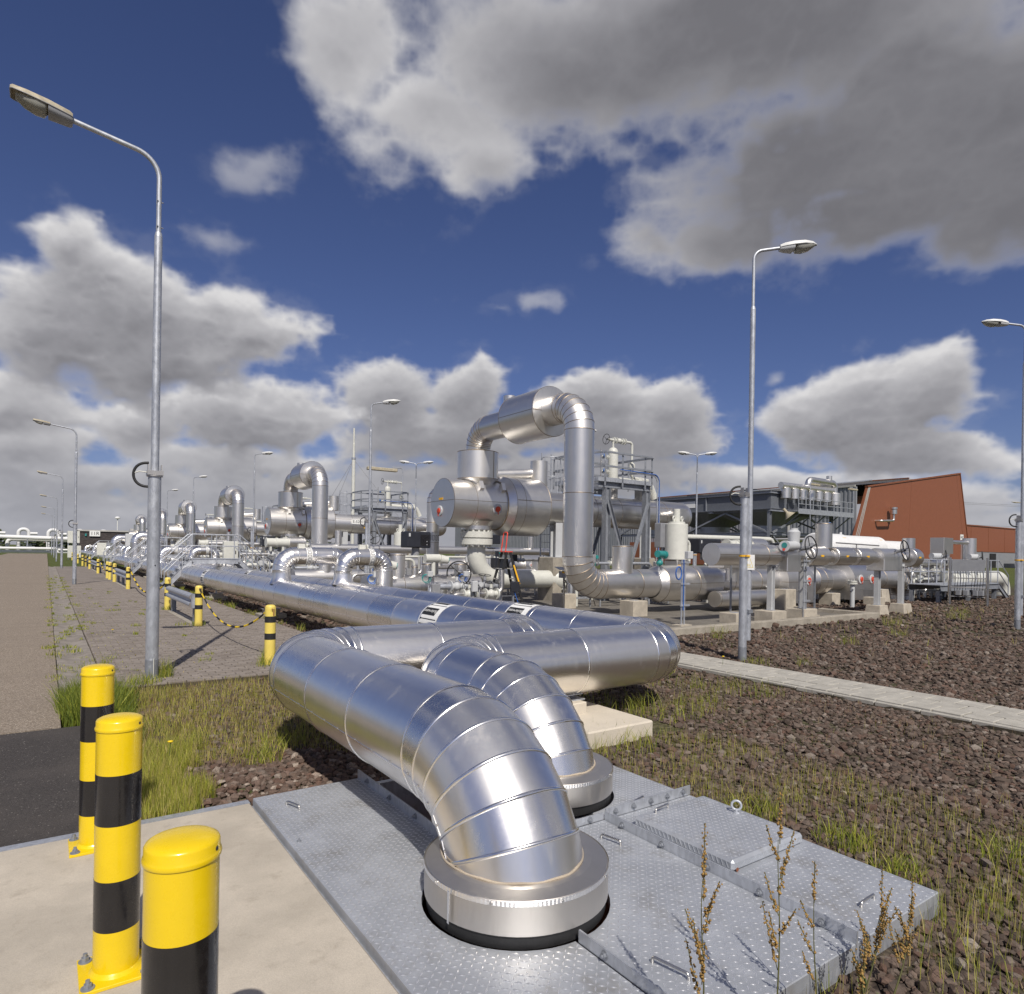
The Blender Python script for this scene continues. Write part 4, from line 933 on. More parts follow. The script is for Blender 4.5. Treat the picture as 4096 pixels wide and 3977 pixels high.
YS = [9.85, 15.33, 19.63, 29.6, 35.6, 38.2, 39.7, 46.8, 55.6, 61.3, 65.8, 74.9, 89.6]
cb0 = None
for i, y in enumerate(YS):
    lab = '%s pale yellow black banded bollard along the paving, counted from the camera' % ORD[i]
    if cb0 is None: cb0 = chain_bollard(y); cb0['label'] = lab
    else: clone(cb0, (2.66 - .0035 * max(0, y - 15), y, 0), lab)
def chain(y0, y1, sag, label, z=.79):
    x = 2.66; t = thing('barrier_chain', (x, y0, 0), label, 'chain', 'yellow and black barrier chains'); n = 400; P = []
    for i in range(n + 1): u = i / n; P.append(Vector((x, y0 + (y1 - y0) * u, z - sag * 4 * u * (1 - u))))
    L_ = [0]
    for i in range(n): L_.append(L_[-1] + (P[i + 1] - P[i]).length)
    pitch = .034 if y0 < 14 else .055; k = int(L_[-1] / pitch); ms = [MB(), MB()]; j = 0
    for i in range(k):
        s = (i + .5) * pitch
        while L_[j + 1] < s: j += 1
        c = P[j].lerp(P[j + 1], (s - L_[j]) / (L_[j + 1] - L_[j])); d = (P[j + 1] - P[j]).normalized(); side = Vector((1, 0, 0)) if i % 2 else d.cross(Vector((1, 0, 0)))
        a, b = pitch * .72, pitch * .40
        ms[(i // 9) % 2].tube([c + d * (a * math.cos(q)) + side * (b * math.sin(q)) for q in [R(45 * h) for h in range(8)]], pitch * .17, 4, closed=True)
    ms[0].build('yellow_links', M['yellow'], t, kind='stuff'); ms[1].build('black_links', M['black_matt'], t, kind='stuff')
chain(9.77 + .16, 15.25, .50, 'yellow and black plastic chain sagging between the two nearest pale bollards'); chain(19.73, 29.5, .62, 'barrier chain sagging past the tall lamp post to the stile'); chain(39.8, 46.7, .5, 'short far barrier chain lying low between the distant bollards')
# ---------------------------------------------------------------- guard rails
def guard_rail(y0, y1):
    x = 2.62; t = thing('guard_rail', (x, (y0 + y1) / 2, 0), '', 'guard rail', 'galvanised guard rails along the paving')
    prof = [(-.07, .36), (-.03, .36), (-.07, .40), (-.085, .43), (-.07, .46), (-.015, .49), (-.015, .53), (-.07, .56), (-.085, .59), (-.07, .62), (-.03, .66), (-.07, .66)]
    prof = [(0, .345), (-.012, .352), (-.075, .385), (-.082, .415), (-.075, .445), (-.018, .480), (-.012, .500), (-.018, .520), (-.075, .555), (-.082, .585), (-.075, .615), (-.012, .648), (0, .655)]
    m = MB(); n = len(prof); V = []
    for off in (0, .004):
        for y in (y0, y1): V += [(x + p + off, y, z) for p, z in prof]
    m.add(V[:2 * n], [(i, n + i, n + i + 1, i + 1) for i in range(n - 1)], False); m.add(V[2 * n:], [(i, i + 1, n + i + 1, n + i) for i in range(n - 1)], False); m.build('beam', M['galvanised'], t)
    e = MB()
    e.lathe([(.075, 0), (.085, .004), (.085, .306), (.075, .31)], (x + .035, y0 - .02, .345), n=24); e.build('end_terminal', M['galvanised'], t)
    for k, y in enumerate((y0 + .12, y1 - .35) if y1 - y0 < 4 else (y0 + .12, (y0 + y1) / 2, y1 - .35)):
        p = MB(); p.ibeam((x + .07, y, -.1), (x + .07, y, .62), .12, .10, (1, 0, 0), .008); p.build('post', M['galvanised_dark'], t)
    MB().box(x - .06, x + .16, y0 + .02, y1 - .2, -.05, .012).build('footing', M['concrete_weathered'], t)
    b = MB()
    for y in (y0 + .12, y0 + .22): bolt(b, (x - .012, y, .5), (-1, 0, 0), .012, .008)
    b.build('bolts', M['galvanised_dark'], t, kind='stuff'); return t
for i, (y0, y1) in enumerate(((15.75, 19.25), (30.0, 35.2), (47.2, 55.2), (61.7, 65.4))):
    guard_rail(y0, y1)['label'] = 'galvanised steel guard rail between pale bollards, %s along the paving' % ('nearest', 'second', 'third', 'farthest')[i]
# ---------------------------------------------------------------- street lamps
def loft(m, secs, n=20, mi=0, half=None):
    """secs: (origin, xdir half width, up height, down depth) loft of superellipse rings; half: 'top'/'bot'"""
    rings = []
    for (c, sx, w, up, dn) in secs:
        pts = []
        rngk = range(n // 2 + 1) if half else range(n)
        for k in rngk:
            a = 2 * math.pi * k / n * (-1 if half == 'bot' else 1); ca, sa = math.cos(a), math.sin(a)
            px = math.copysign(abs(ca) ** .6, ca) * w; pz = math.copysign(abs(sa) ** .6, sa) * (up if sa >= 0 else dn)
            pts.append(Vector(c) + Vector(sx) * px + Vector((0, 0, 1)) * pz)
        rings.append(pts)
    k = len(rings[0]); V = sum(rings, []); Fc = []
    for i in range(len(rings) - 1):
        for j in range(k if not half else k - 1): Fc.append((i * k + j, i * k + (j + 1) % k, (i + 1) * k + (j + 1) % k, (i + 1) * k + j))
    m.add(V, Fc, True, mi)
    for rg in (rings[0][::-1], rings[-1]): m.add(rg, [tuple(range(k))], False, mi)
def luminaire(t, p, d, kind='white', L_=.60):
    """cobra head whose neck starts at p and which points along d"""
    p = Vector(p); d = Vector(d).normalized(); sx = d.cross(Vector((0, 0, 1))).normalized()
    if kind == 'white':
        S = [(0, .05, .045, .05), (.12, .085, .065, .07), (.35, .125, .075, .085), (.62, .13, .070, .07), (.85, .085, .048, .03), (1.0, .012, .012, .008)]
        mt, mg = M['lamp_white'], M['light_grey_paint']
    else:
        S = [(0, .085, .055, .06), (.05, .10, .07, .075), (.40, .125, .08, .085), (.75, .13, .075, .07), (.96, .12, .065, .05), (1.0, .10, .05, .03)]
        mt, mg = M['lamp_beige'], M['grey_paint']
    top = MB(); loft(top, [(p + d * (L_ * q), sx, w, u, .004) for q, w, u, dn in S], 24, half='top'); h = top.build('lamp_head', mt, t)
    bot = MB(); loft(bot, [(p + d * (L_ * q), sx, w * .98, .002, dn) for q, w, u, dn in S if q <= .5], 24, half='bot'); bot.build('gear_tray', mg, h)
    gl = MB(); loft(gl, [(p + d * (L_ * q), sx, w, .002, dn) for q, w, dn in ((.42, .10, .05), (.46, .115, .095), (.60, .12, .105), (.78, .105, .085), (.92, .06, .035))], 24, half='bot'); gl.build('lens_bowl', M['lamp_glass'], h)
    rim = MB(); rim.tube([p + d * (L_ * q) + sx * (s_ * w * 1.01) + Vector((0, 0, -.002)) for s_, q, w in [(1, q, w) for q, w, u, dn in S] + [(-1, q, w) for q, w, u, dn in S[::-1]]], .006, 6, closed=True); rim.build('rim', mg, h)
def hinge(t, x, y, z, r, cabdir):
    m = MB(); m.cyl((x, y, z - .012), (x, y, z), r * 1.25, n=24); m.box(x - r * 1.2, x + r * 1.2, y - r * 1.05, y + r * 1.05, z + .004, z + .06); 
    for s_ in (-1, 1): m.box(x + s_ * r * 1.0 - .006, x + s_ * r * 1.0 + .006, y - .03, y + .03, z + .06, z + .14)
    m.build('tilt_hinge', M['stainless_dark'], t)
    c = Vector(cabdir).normalized(); pts = [Vector((x, y, z + .01)) + c * (.07 + .17 * max(0, math.sin(a)) ** .8) + Vector((0, 0, .15 * math.cos(a))) for a in [R(q) for q in range(0, 181, 12)]]
    k = MB(); k.tube(pts, .017, 8); cb = k.build('cable_loop', M['rubber'], t)
    k = MB(); k.tube([Vector((x, y, z + .04)) + c * r, Vector((x, y, z + .05)) + c * (r + .10), Vector((x, y, z + .02)) + c * (r + .17)], .008, 6); k.build('pull_cord', M['off_white'], t)
def lamp_base(t, x, y, z0, zh, r):
    MB().lathe([(r * 1.04, z0 - .1), (r * 1.04, z0 + .24), (r, z0 + .25)], (x, y, 0), n=28).build('root_sleeve', M['galvanised_dark'], t)
    MB().lathe([(r, z0 + .25), (r, zh - .012)], (x, y, 0), n=28).build('lower_post', M['galvanised'], t)
def road_lamp(x, y):
    t = thing('street_lamp', (x, y, 0), '', 'street lamp', 'weathered lamps along the road'); r = .075; zh = 2.56
    lamp_base(t, x, y, 0, zh, r); hinge(t, x, y, zh, r, (-.8, .25, 0))
    MB().lathe([(.048, zh + .06), (.046, 5.58), (.036, 5.63)], (x, y, 0), n=20).build('upper_post', M['galvanised'], t)
    b = MB()
    for z in (5.70, 6.02):
        for a in (0, 2.1, 4.2): bolt(b, (x + .031 * math.cos(a), y + .031 * math.sin(a), z), (math.cos(a), math.sin(a), 0), .007, .012)
    b.build('clamp_screws', M['galvanised_dark'], t, kind='stuff')
    pts = fillet([(x, y, 5.6), (x, y, 6.56), (x - .95, y, 6.70)], .30, 8); m = MB(); m.tube(pts, .030, 14); m.build('arm', M['galvanised'], t)
    luminaire(t, (x - .92, y, 6.695), (-1, 0, .16), 'beige', .60)
    d = MB(); d.lathe([(r + .002, .0), (r + .002, .42)], (x, y, .9), n=28); 
    # access door, a curved plate a little proud of the post
    D = MB(); V = []; cdir = math.atan2(-y, -x) + .25
    for z in (.95, 1.02, 1.40, 1.47):
        for k in range(7): a = cdir + (k - 3) * (.16 if z in (1.02, 1.40) else .11); V.append((x + (r + .002) * math.cos(a), y + (r + .002) * math.sin(a), z))
    D.add(V, [(i * 7 + k, i * 7 + k + 1, (i + 1) * 7 + k + 1, (i + 1) * 7 + k) for i in range(3) for k in range(6)], True); dr = D.build('access_door', M['galvanised'], t)
    q = MB(); a = cdir; q.cyl((x + r * math.cos(a), y + r * math.sin(a), 1.43), (x + (r + .008) * math.cos(a), y + (r + .008) * math.sin(a), 1.43), .008, n=8); q.build('door_lock', M['black_matt'], dr)
    q = MB(); q.tube([(x + (r + .01) * math.cos(a), y + (r + .01) * math.sin(a), z) for z in (.02, .10, .18, .26)], .006, 6); q.build('earth_wire', M['off_white'], t)
    return t
LY = [9.48, 33.8, 57.4, 84.1, 109.5, 133.4]; LX = [1.11, .99, .90, .87, .85, .73]
rl = None
for i in range(6):
    lab = '%s of the row of weathered beige lamps beside the road' % ('tall nearest', 'second', 'third', 'fourth', 'fifth', 'farthest')[i]
    if rl is None: rl = road_lamp(LX[0], LY[0]); rl['label'] = lab
    else: clone(rl, (LX[i], LY[i], 0), lab)
def yard_lamp(x, y, z0, dirs, label, ztop=6.80, sign=False, twin=False, pole_r=.066, hingez=2.65):
    t = thing('yard_lamp', (x, y, z0), label, 'lamp post', 'white headed lamps in the plant')
    lamp_base(t, x, y, z0, hingez, pole_r); hinge(t, x, y, hingez, pole_r, (-.7, .5, 0))
    ox, oy = x + .075, y - .05
    MB().lathe([(.040, z0 + .35), (.042, z0 + .36), (.042, ztop - 1.0), (.032, ztop - .95)], (ox, oy, 0), n=20).build('tilting_pole', M['galvanised'], t)
    b = MB(); b.box(ox - .05, ox + .05, oy - .05, oy + .05, z0 + .80, z0 + .86); b.build('latch', M['galvanised_dark'], t)
    b = MB(); b.lathe([(pole_r + .012, hingez - 1.0), (pole_r + .012, hingez - .97)], (x, y, 0), n=20); b.box(x - .05, ox + .044, oy - .044, y + .05, hingez - .998, hingez - .972); b.build('clamp_strap', M['orange_label'], t)
    for d in dirs:
        d = Vector((d[0], d[1], 0)).normalized()
        pts = fillet([(ox, oy, ztop - 1.0), (ox, oy, ztop - .04), Vector((ox, oy, ztop + .03)) + d * .46], .16, 10)
        MB().tube(pts, .026, 12).build('arm', M['galvanised'], t); luminaire(t, Vector((ox, oy, ztop + .025)) + d * .42, (d.x, d.y, .10), 'white', .62)
    if sign:
        nv = Vector((-.80, -.60, 0)); c = Vector((ox, oy, 1.56)) + nv * .05; sx = Vector((.60, -.80, 0)); u = Vector((0, 0, 1))
        s = MB(); s.extrude([c + sx * a + u * b for a, b in ((-.085, -.125), (.085, -.125), (.085, .125), (-.085, .125))], nv * .003); sg = s.build('warning_sign', M['sign_white'], t)
        f = MB(); P3 = [c + nv * .0045 + sx * a + u * b for a, b in ((-.062, -.085), (.062, -.085), (0, .095))]
        for i in range(3): f.beam(P3[i], P3[(i + 1) % 3], .006, .001, nv)
        f.build('sign_triangle', M['yellow_pale'], sg); text_mesh('EE', .055, 'sign_lettering', M['yellow_pale'], sg, c + nv * .0045 + u * -.05, nv)
    return t
RDIR = (.819, -.574)
yard_lamp(9.45, 6.81, GZ, [RDIR], 'white headed lamp post with a warning sign, standing in the brown gravel', 6.74, sign=True)
yard_lamp(20.1, 6.42, GZ, [(-.75, .66), (.85, -.53)], 'twin armed lamp post at the right edge of the picture', 7.62)
yard_lamp(9.35, 22.4, -.02, [RDIR], 'lamp post between the two nearest exchangers, seen left of the mast platform', 6.9)
yard_lamp(9.35, 38.6, -.02, [RDIR], 'lamp post beside the stile, left of the second looped pipe', 6.9)
yard_lamp(8.9, 54.6, -.02, [RDIR], 'lamp post behind the stile, left of the third looped pipe', 6.9)
yard_lamp(9.1, 69.3, -.02, [RDIR], 'farthest single armed lamp post of the plant, just right of the road lamp', 6.9)
yard_lamp(18.0, 36.0, -.02, [(-.819, .574), RDIR], 'twin armed lamp post left of the nearest exchanger', 6.9)
yard_lamp(27.6, 22.9, -.02, [(-.819, .574), RDIR], 'twin armed lamp post in front of the grey cooler', 6.9)
yard_lamp(19.3, 23.0, -.02, [RDIR], 'lamp post mostly hidden behind the tall looped pipe', 7.1)
# ---------------------------------------------------------------- fittings used all over the plant
SS = [M['stainless'], M['seam']]; SD = [M['stainless_dark'], M['seam']]
def handwheel(parent, c, d, R_, mat='black_matt', spokes=3, stem=.15, name='handwheel'):
    c = Vector(c); d = Vector(d).normalized(); x, y = MB.frame(d); m = MB(); m.ring(c, d, R_, R_ * .055, 36, 8)
    for k in range(spokes): a = math.pi * 2 * k / spokes + .3; m.tube([c - d * R_ * .12, c + (x * math.cos(a) + y * math.sin(a)) * R_], R_ * .04, 6)
    m.cyl(c - d * stem, c + d * R_ * .06, R_ * .09, n=10); return m.build(name, M[mat], parent)
def flange(parent, c, d, r, t, nb, mat, gap=.03, bolts=True, name='flange'):
    """pair of bolted discs centred on c"""
    c = Vector(c); d = Vector(d).normalized(); x, y = MB.frame(d); m = MB()
    for s in (-1, 1): a = c + d * (s * gap / 2); b = c + d * (s * (gap / 2 + t)); m.cyl(*(sorted((a, b), key=lambda p: p.dot(d))), r, n=36)
    m.cyl(c - d * gap, c + d * gap, r * .86, n=24, caps=(0, 0)); o = m.build(name, M[mat], parent)
    if bolts:
        k = MB()
        for i in range(nb):
            a = 2 * math.pi * i / nb; p = c + (x * math.cos(a) + y * math.sin(a)) * r * .86
            for s in (-1, 1): q = p + d * (s * (gap / 2 + t)); k.cyl(q, q + d * (s * r * .10), r * .085, n=6, smooth=False); k.cyl(q + d * (s * r * .10), q + d * (s * r * .15), r * .05, n=6)
        k.build('studs', M[mat if mat == 'off_white' else 'galvanised_dark'], o, kind='stuff')
    return o
def inspection_cap(parent, c, d, r=.15):
    """white ring with a red plastic plug and its strap"""
    c = Vector(c); d = Vector(d).normalized(); u = Vector((0, 0, 1)); MB().lathe([(r, 0), (r, .02), (r * .9, .03), (r * .55, .03)], c, d, 28).build('cap_ring', M['light_grey_paint'], parent)
    p = MB().lathe([(r * .55, .02), (r * .55, .05), (r * .48, .062), (r * .2, .068), (0, .068)], c, d, 24).build('red_plug', M['red_cap'], parent)
    t = MB(); q = c + d * .045 - u * r * .5; t.tube([q, q - u * r * .25 + d * .02, q - u * r * .5], r * .09, 6); t.build('plug_strap', M['red_cap'], p)
def clad(parent, p0, p1, r, n=40, name='cladding', seams=(), mats=SS, caps=(0, 0), taper=None, long=None):
    """straight clad length with ring seams at given fractions, optional end faces and a lengthwise seam"""
    p0, p1 = Vector(p0), Vector(p1); d = (p1 - p0).normalized(); m = MB(); m.cyl(p0, p1, r, taper, n=n, caps=caps); o = m.build(name, mats[0], parent)
    s = MB()
    for f in seams:
        c = p0.lerp(p1, f); s.lathe([(r, -.008), (r + .005, -.004), (r + .005, .004), (r, .008)], c, d, n)
    if long is not None:
        x, y = MB.frame(d)
        for v in long: e = Vector(v).normalized(); s.beam(p0 + e * (r + .002), p1 + e * (r + .002), .014, .004, e)
    if s.v: s.build('seams', mats[1], o)
    return o
def pedestal(x, y, w, d, z1, label, taper=.0, z0=-.3, mat='concrete_block'):
    t = thing('concrete_pedestal', (x, y, max(z0, GZ)), label, 'pedestal', 'concrete pedestals under pipes'); m = MB()
    V = [(x + sx * w / 2, y + sy * d / 2, z0) for sx, sy in ((-1, -1), (1, -1), (1, 1), (-1, 1))] + [(x + sx * (w / 2 - taper), y + sy * (d / 2 - taper), z1 - .012) for sx, sy in ((-1, -1), (1, -1), (1, 1), (-1, 1))] + [(x + sx * (w / 2 - taper - .012), y + sy * (d / 2 - taper - .012), z1) for sx, sy in ((-1, -1), (1, -1), (1, 1), (-1, 1))]
    m.add(V, [(0, 1, 5, 4), (1, 2, 6, 5), (2, 3, 7, 6), (3, 0, 4, 7), (4, 5, 9, 8), (5, 6, 10, 9), (6, 7, 11, 10), (7, 4, 8, 11), (8, 9, 10, 11)]); m.build('block', M[mat], t)
    MB().box(x - .09, x + .09, y - .09, y + .09, z1, z1 + .012).build('base_plate', M['galvanised'], t); return t
def control_box(x0, x1, y0, y1, z0, z1, label, mat='box_black'):
    t = thing('control_box', ((x0 + x1) / 2, (y0 + y1) / 2, z0), label, 'control box', 'control boxes on the valves')
    MB().bbox(x0, x1, y0, y1, z0, z1, .03).build('housing', M[mat], t); k = MB()
    for a in (.2, .4): k.cyl((x0 + (x1 - x0) * .82, y0 - .002, z0 + (z1 - z0) * a), (x0 + (x1 - x0) * .82, y0 - .008, z0 + (z1 - z0) * a), .014, n=10)
    k.box(x0 + .04, x0 + .10, y0 - .004, y0 - .001, z1 - .16, z1 - .06); k.build('label_plate', M['light_grey_paint'], t)
    MB().cyl(((x0 + x1) / 2, (y0 + y1) / 2, z0 - .22), ((x0 + x1) / 2, (y0 + y1) / 2, z0), .12, n=20).build('yoke', M['grey_paint'], t)
    f = MB(); f.box(x1 - (x1 - x0) * .45, x1 - .05, y0 - .006, y0 - .001, z0 + .06, z1 - .10); f.build('window', M['black_gloss'], t); return t
# ---------------------------------------------------------------- one exchanger with its loop; the other five are copies
UX, UY, UZ = 11.55, 18.54, 3.20
def heat_exchanger(tagtext):
    t = thing('heat_exchanger', (UX, UY, -.02), '', 'heat exchanger', 'horizontal heat exchangers on columns')
    h = clad(t, (10.27, UY, UZ), (12.28, UY, UZ), .77, 64, 'channel_head', (.0, .42), long=[(0, -1, .08)])
    f = MB(); f.cyl((10.262, UY, UZ), (10.27, UY, UZ), .765, n=64); f.build('end_cover', M['stainless'], h)
    s = MB(); s.box(10.252, 10.261, UY - .76, UY + .76, UZ + .055, UZ + .068); s.build('cover_seam', M['seam'], h)
    lb = MB(); lb.box(10.250, 10.258, UY - .02, UY + .22, UZ + .09, UZ + .16); lb.build('label', M['orange_label'], h)
    inspection_cap(h, (10.26, UY + .17, UZ - .26), (-1, 0, 0), .17); inspection_cap(h, (11.86, UY - .745, UZ - .16), (0, -1, -.2), .17)
    for x, y, z in ((11.30, -.60, .52), (12.10, -.66, .50)):
        b = MB(); b.extrude([Vector((x, UY + y, UZ + z)) + Vector(q) for q in ((-.07, 0, -.14), (.07, 0, -.14), (.07, .10, .10), (-.07, .10, .10))], (0, -.13, .10)); b.build('lug_cover', M['stainless'], h)
    d = MB(); d.lathe([(.77, 0), (.80, .02), (.82, .05), (.975, .24), (.98, .26), (.98, 1.66), (.965, 1.68), (.55, 1.70)], (12.24, UY, UZ), (1, 0, 0), 64); dr = d.build('flange_cover', M['stainless'], t)
    s = MB()
    for q in (.26, .62, 1.65): s.lathe([(.98, q - .008), (.986, q), (.98, q + .008)], (12.24, UY, UZ), (1, 0, 0), 64)
    s.box(12.5, 13.9, UY - .985, UY - .975, UZ + .16, UZ + .175); s.lathe([(.79, .0), (.825, .03), (.80, .05)], (12.24, UY, UZ), (1, 0, 0), 64); s.build('seams', M['seam'], dr)
    sh = clad(t, (13.9, UY, UZ + .02), (21.3, UY, UZ + .02), .58, 56, 'shell', [i / 6 for i in range(1, 6)], long=[(0, -1, .5)])
    MB().lathe([(.58, 0), (.57, .12), (.52, .25), (.42, .36), (.25, .44), (0, .47)], (21.3, UY, UZ + .02), (1, 0, 0), 48, flat=False).build('shell_end', M['stainless'], sh)
    st = MB(); st.cyl((20.4, UY - .45, UZ + .05), (20.4, UY - 1.05, UZ + .05), .22, n=28); st.build('side_nozzle', M['stainless'], sh)
    bx = MB(); bx.box(18.9, 19.3, UY - .28, UY + .12, UZ + .50, UZ + 1.15); bx.build('valve_cover', M['stainless_dark'], sh); handwheel(sh, (19.6, UY - .1, UZ + .95), (1, 0, .0), .14, 'off_white')
    gl = MB(); gl.box(15.80, 16.02, UY - .62, UY - .55, UZ - .12, UZ + .14); gl.build('gauge_box', M['stainless_dark'], sh); gl = MB(); gl.box(15.83, 15.99, UY - .625, UY - .621, UZ - .09, UZ + .11); gl.build('gauge_glass', M['window_glass'], sh)
    gl = MB(); gl.box(15.82, 16.02, UY - .60, UY - .585, UZ - .24, UZ - .17); gl.build('label', M['orange_label'], sh)
    # nozzle on top, inside an insulated can
    n = MB(); n.lathe([(.46, .58), (.52, .70), (.60, .80)], (UX, UY, UZ), n=40); n.build('nozzle', M['stainless'], t)
    c = MB(); c.lathe([(.40, .79), (.665, .80), (.675, .81), (.675, 1.70), (.66, 1.715), (.38, 1.73)], (UX, UY, UZ), n=56); cn = c.build('nozzle_can', M['stainless'], t)
    s = MB(); s.lathe([(.675, .815), (.682, .825), (.675, .835)], (UX, UY, UZ), n=56); s.lathe([(.675, 1.69), (.683, 1.70), (.675, 1.71)], (UX, UY, UZ), n=56); a = -1.25; s.box(UX + .675 * math.cos(a) - .006, UX + .675 * math.cos(a) + .006, UY + .675 * math.sin(a) - .012, UY + .675 * math.sin(a) + .006, UZ + .81, UZ + 1.70); s.build('seams', M['seam'], cn)
    v = MB(); v.lathe([(.31, .80), (.31, 1.66), (.29, 1.67), (0, 1.67)], (14.15, UY + .1, UZ), n=32); v.build('vent_can', M['stainless'], t)
    v = MB(); v.cyl((12.2, UY + .35, UZ + 1.05), (13.9, UY + .2, UZ + 1.22), .17, n=24); v.build('vent_line', M['stainless'], t)
    # bottom nozzle
    b = MB(); b.lathe([(.50, -.83), (.50, -.70), (.62, -.55)], (UX, UY, UZ), n=40); b.build('bottom_nozzle', M['stainless'], t)
    # supports
    for x in (14.75, 19.2):
        MB().bbox(x - .32, x + .32, UY - .45, UY + .45, -.3, 1.50, .02).build('foundation', M['concrete_weathered'], t)
        k = MB(); k.ibeam((x, UY - .2, 1.5), (x, UY - .2, 2.72), .30, .30, (0, 1, 0), .02); k.box(x - .25, x + .25, UY - .45, UY + .45, 1.5, 1.52); k.build('column', M['light_grey_paint'], t)
    if tagtext: exchanger_tag(t, tagtext)
    return t
def exchanger_tag(t, txt):
    by = base_of(t).y; z = UZ + .15; y = by - .60
    p = MB(); p.box(15.02, 15.84, y - .006, y, z - .15, z + .13); pl = p.build('tag_plate', M['sign_white'], t)
    text_mesh(txt, .235, 'tag_lettering', M['sign_ink'], pl, (15.43, y - .008, z - .01), (0, -1, 0))
def loop_pipe():
    t = thing('loop_pipe', (UX, 13.46, -.02), '', 'pipe', 'looped vapour pipes over the exchangers'); r = .405; zt = 5.62; zl = .83
    clad_pipe(t, [(UX, UY, 4.93), (UX, UY, zt), (UX, 13.46, zt), (UX, 13.46, zl), (29.4, 13.46, zl), (29.4, 13.46, -.3)], [.66, .70, .74, .70], r, 1.35, 13, SS, 44, None, bead=.007)
    c = MB(); c.lathe([(.405, 0), (.69, .01), (.70, .025), (.70, 1.70), (.69, 1.715), (.405, 1.72)], (UX, 14.62, zt), (0, 1, 0), 56); dr = c.build('expansion_cover', M['stainless'], t)
    s = MB(); s.lathe([(.70, .02), (.707, .03), (.70, .04)], (UX, 14.62, zt), (0, 1, 0), 56); s.lathe([(.70, 1.68), (.707, 1.69), (.70, 1.70)], (UX, 14.62, zt), (0, 1, 0), 56); s.beam((UX - .70, 14.64, zt - .02), (UX - .70, 16.32, zt - .02), .014, .008, (-1, 0, 0)); s.beam((UX - .703, 14.613, zt - .02), (UX - .40, 14.613, zt - .02), .014, .008, (0, -1, 0)); s.build('seams', M['seam'], dr)
    v = MB(); v.lathe([(.19, .30), (.19, .80), (.18, .81), (0, .81)], (UX, 16.75, zt), n=24); v.build('vent_can', M['stainless'], t)
    # lower run: insulated flanges and branch cans
    for x0, x1, q in ((14.35, 17.2, .53), (22.2, 23.4, .50)):
        c = MB(); c.lathe([(.41, 0), (q - .01, .22), (q, .24), (q, x1 - x0 - .2), (q - .01, x1 - x0 - .18), (.41, x1 - x0)], (x0, 13.46, zl - .02), (1, 0, 0), 48); k = c.build('flange_cover', M['stainless'], t)
        s = MB(); s.lathe([(q, .23), (q + .006, .24), (q, .25)], (x0, 13.46, zl - .02), (1, 0, 0), 48); s.lathe([(q, (x1 - x0) * .55), (q + .006, (x1 - x0) * .55 + .01), (q, (x1 - x0) * .55 + .02)], (x0, 13.46, zl - .02), (1, 0, 0), 48); s.beam((x0 + .25, 13.46 - q - .002, zl), (x1 - .2, 13.46 - q - .002, zl), .012, .005, (0, -1, 0)); s.build('seams', M['seam'], k)
    for x, q, z1 in ((13.2, .29, 1.88), (18.1, .25, 1.62), (20.9, .2, 1.5)):
        c = MB(); c.lathe([(q, .2), (q, z1 - zl), (q - .015, z1 - zl + .012), (0, z1 - zl + .03)], (x, 13.46, zl), n=32); k = c.build('branch_can', M['stainless'], t); s = MB(); s.lathe([(q, z1 - zl - .02), (q + .006, z1 - zl - .01), (q, z1 - zl)], (x, 13.46, zl), n=32); s.build('seams', M['seam'], k)
    # arched insulation boxes round the valves
    for x0, x1, caps in ((20.15, 21.6, (21.28,)), (24.3, 25.95, (24.72, 25.52))):
        R_ = .70; prof = [(13.46 - R_, .10)] + [(13.46 - R_ * math.cos(a), zl + R_ * math.sin(a)) for a in [R(q) for q in range(0, 181, 6)]] + [(13.46 + R_, .10)]
        b = MB(); n = len(prof); V = [(x, y, z) for x in (x0, x1) for y, z in prof]
        b.add(V, [(i, n + i, n + i + 1, i + 1) for i in range(n - 1)], False); b.add([(x0, y, z) for y, z in prof], [tuple(range(n))[::-1]]); b.add([(x1, y, z) for y, z in prof], [tuple(range(n))]); bx = b.build('valve_box', M['stainless'], t)
        s = MB(); s.beam((x0, 13.46 - R_ - .002, zl - .02), (x1, 13.46 - R_ - .002, zl - .02), .012, .005, (0, -1, 0)); s.beam((x0 - .002, 13.46 - R_, zl - .02), (x0 - .002, 13.46 - .45, zl - .02), .012, .005, (-1, 0, 0)); s.build('seams', M['seam'], bx)
        d = MB(); d.box(x0 + .35, x1 - .55, 13.46 - R_ - .012, 13.46 - R_ - .002, .48, .50); d.box(x0 + .55, x1 - .35, 13.46 - R_ - .010, 13.46 - R_ - .002, .14, .46); d.build('access_panel', M['stainless_dark'], bx)
        for cx in caps: inspection_cap(bx, (cx, 13.46 - R_ - .001, zl + .03), (0, -1, 0), .17)
        for a in (x0 + .3, x1 - .3):
            for yy in (13.0, 13.9): k = MB(); k.box(a - .06, a + .06, yy - .06, yy + .06, -.3, .099); k.build('leg', M['grey_paint'], bx)
    lb = MB(); lb.box(19.3, 19.75, 13.46 - .42, 13.46 - .409, zl - .18, zl - .15); lb.build('label', M['sign_white'], t)
    sub = clad(t, (16.3, 12.75, .36), (20.0, 12.75, .36), .24, 32, 'by_pass_line', (.02, .33, .66), caps=(1, 1))
    return t
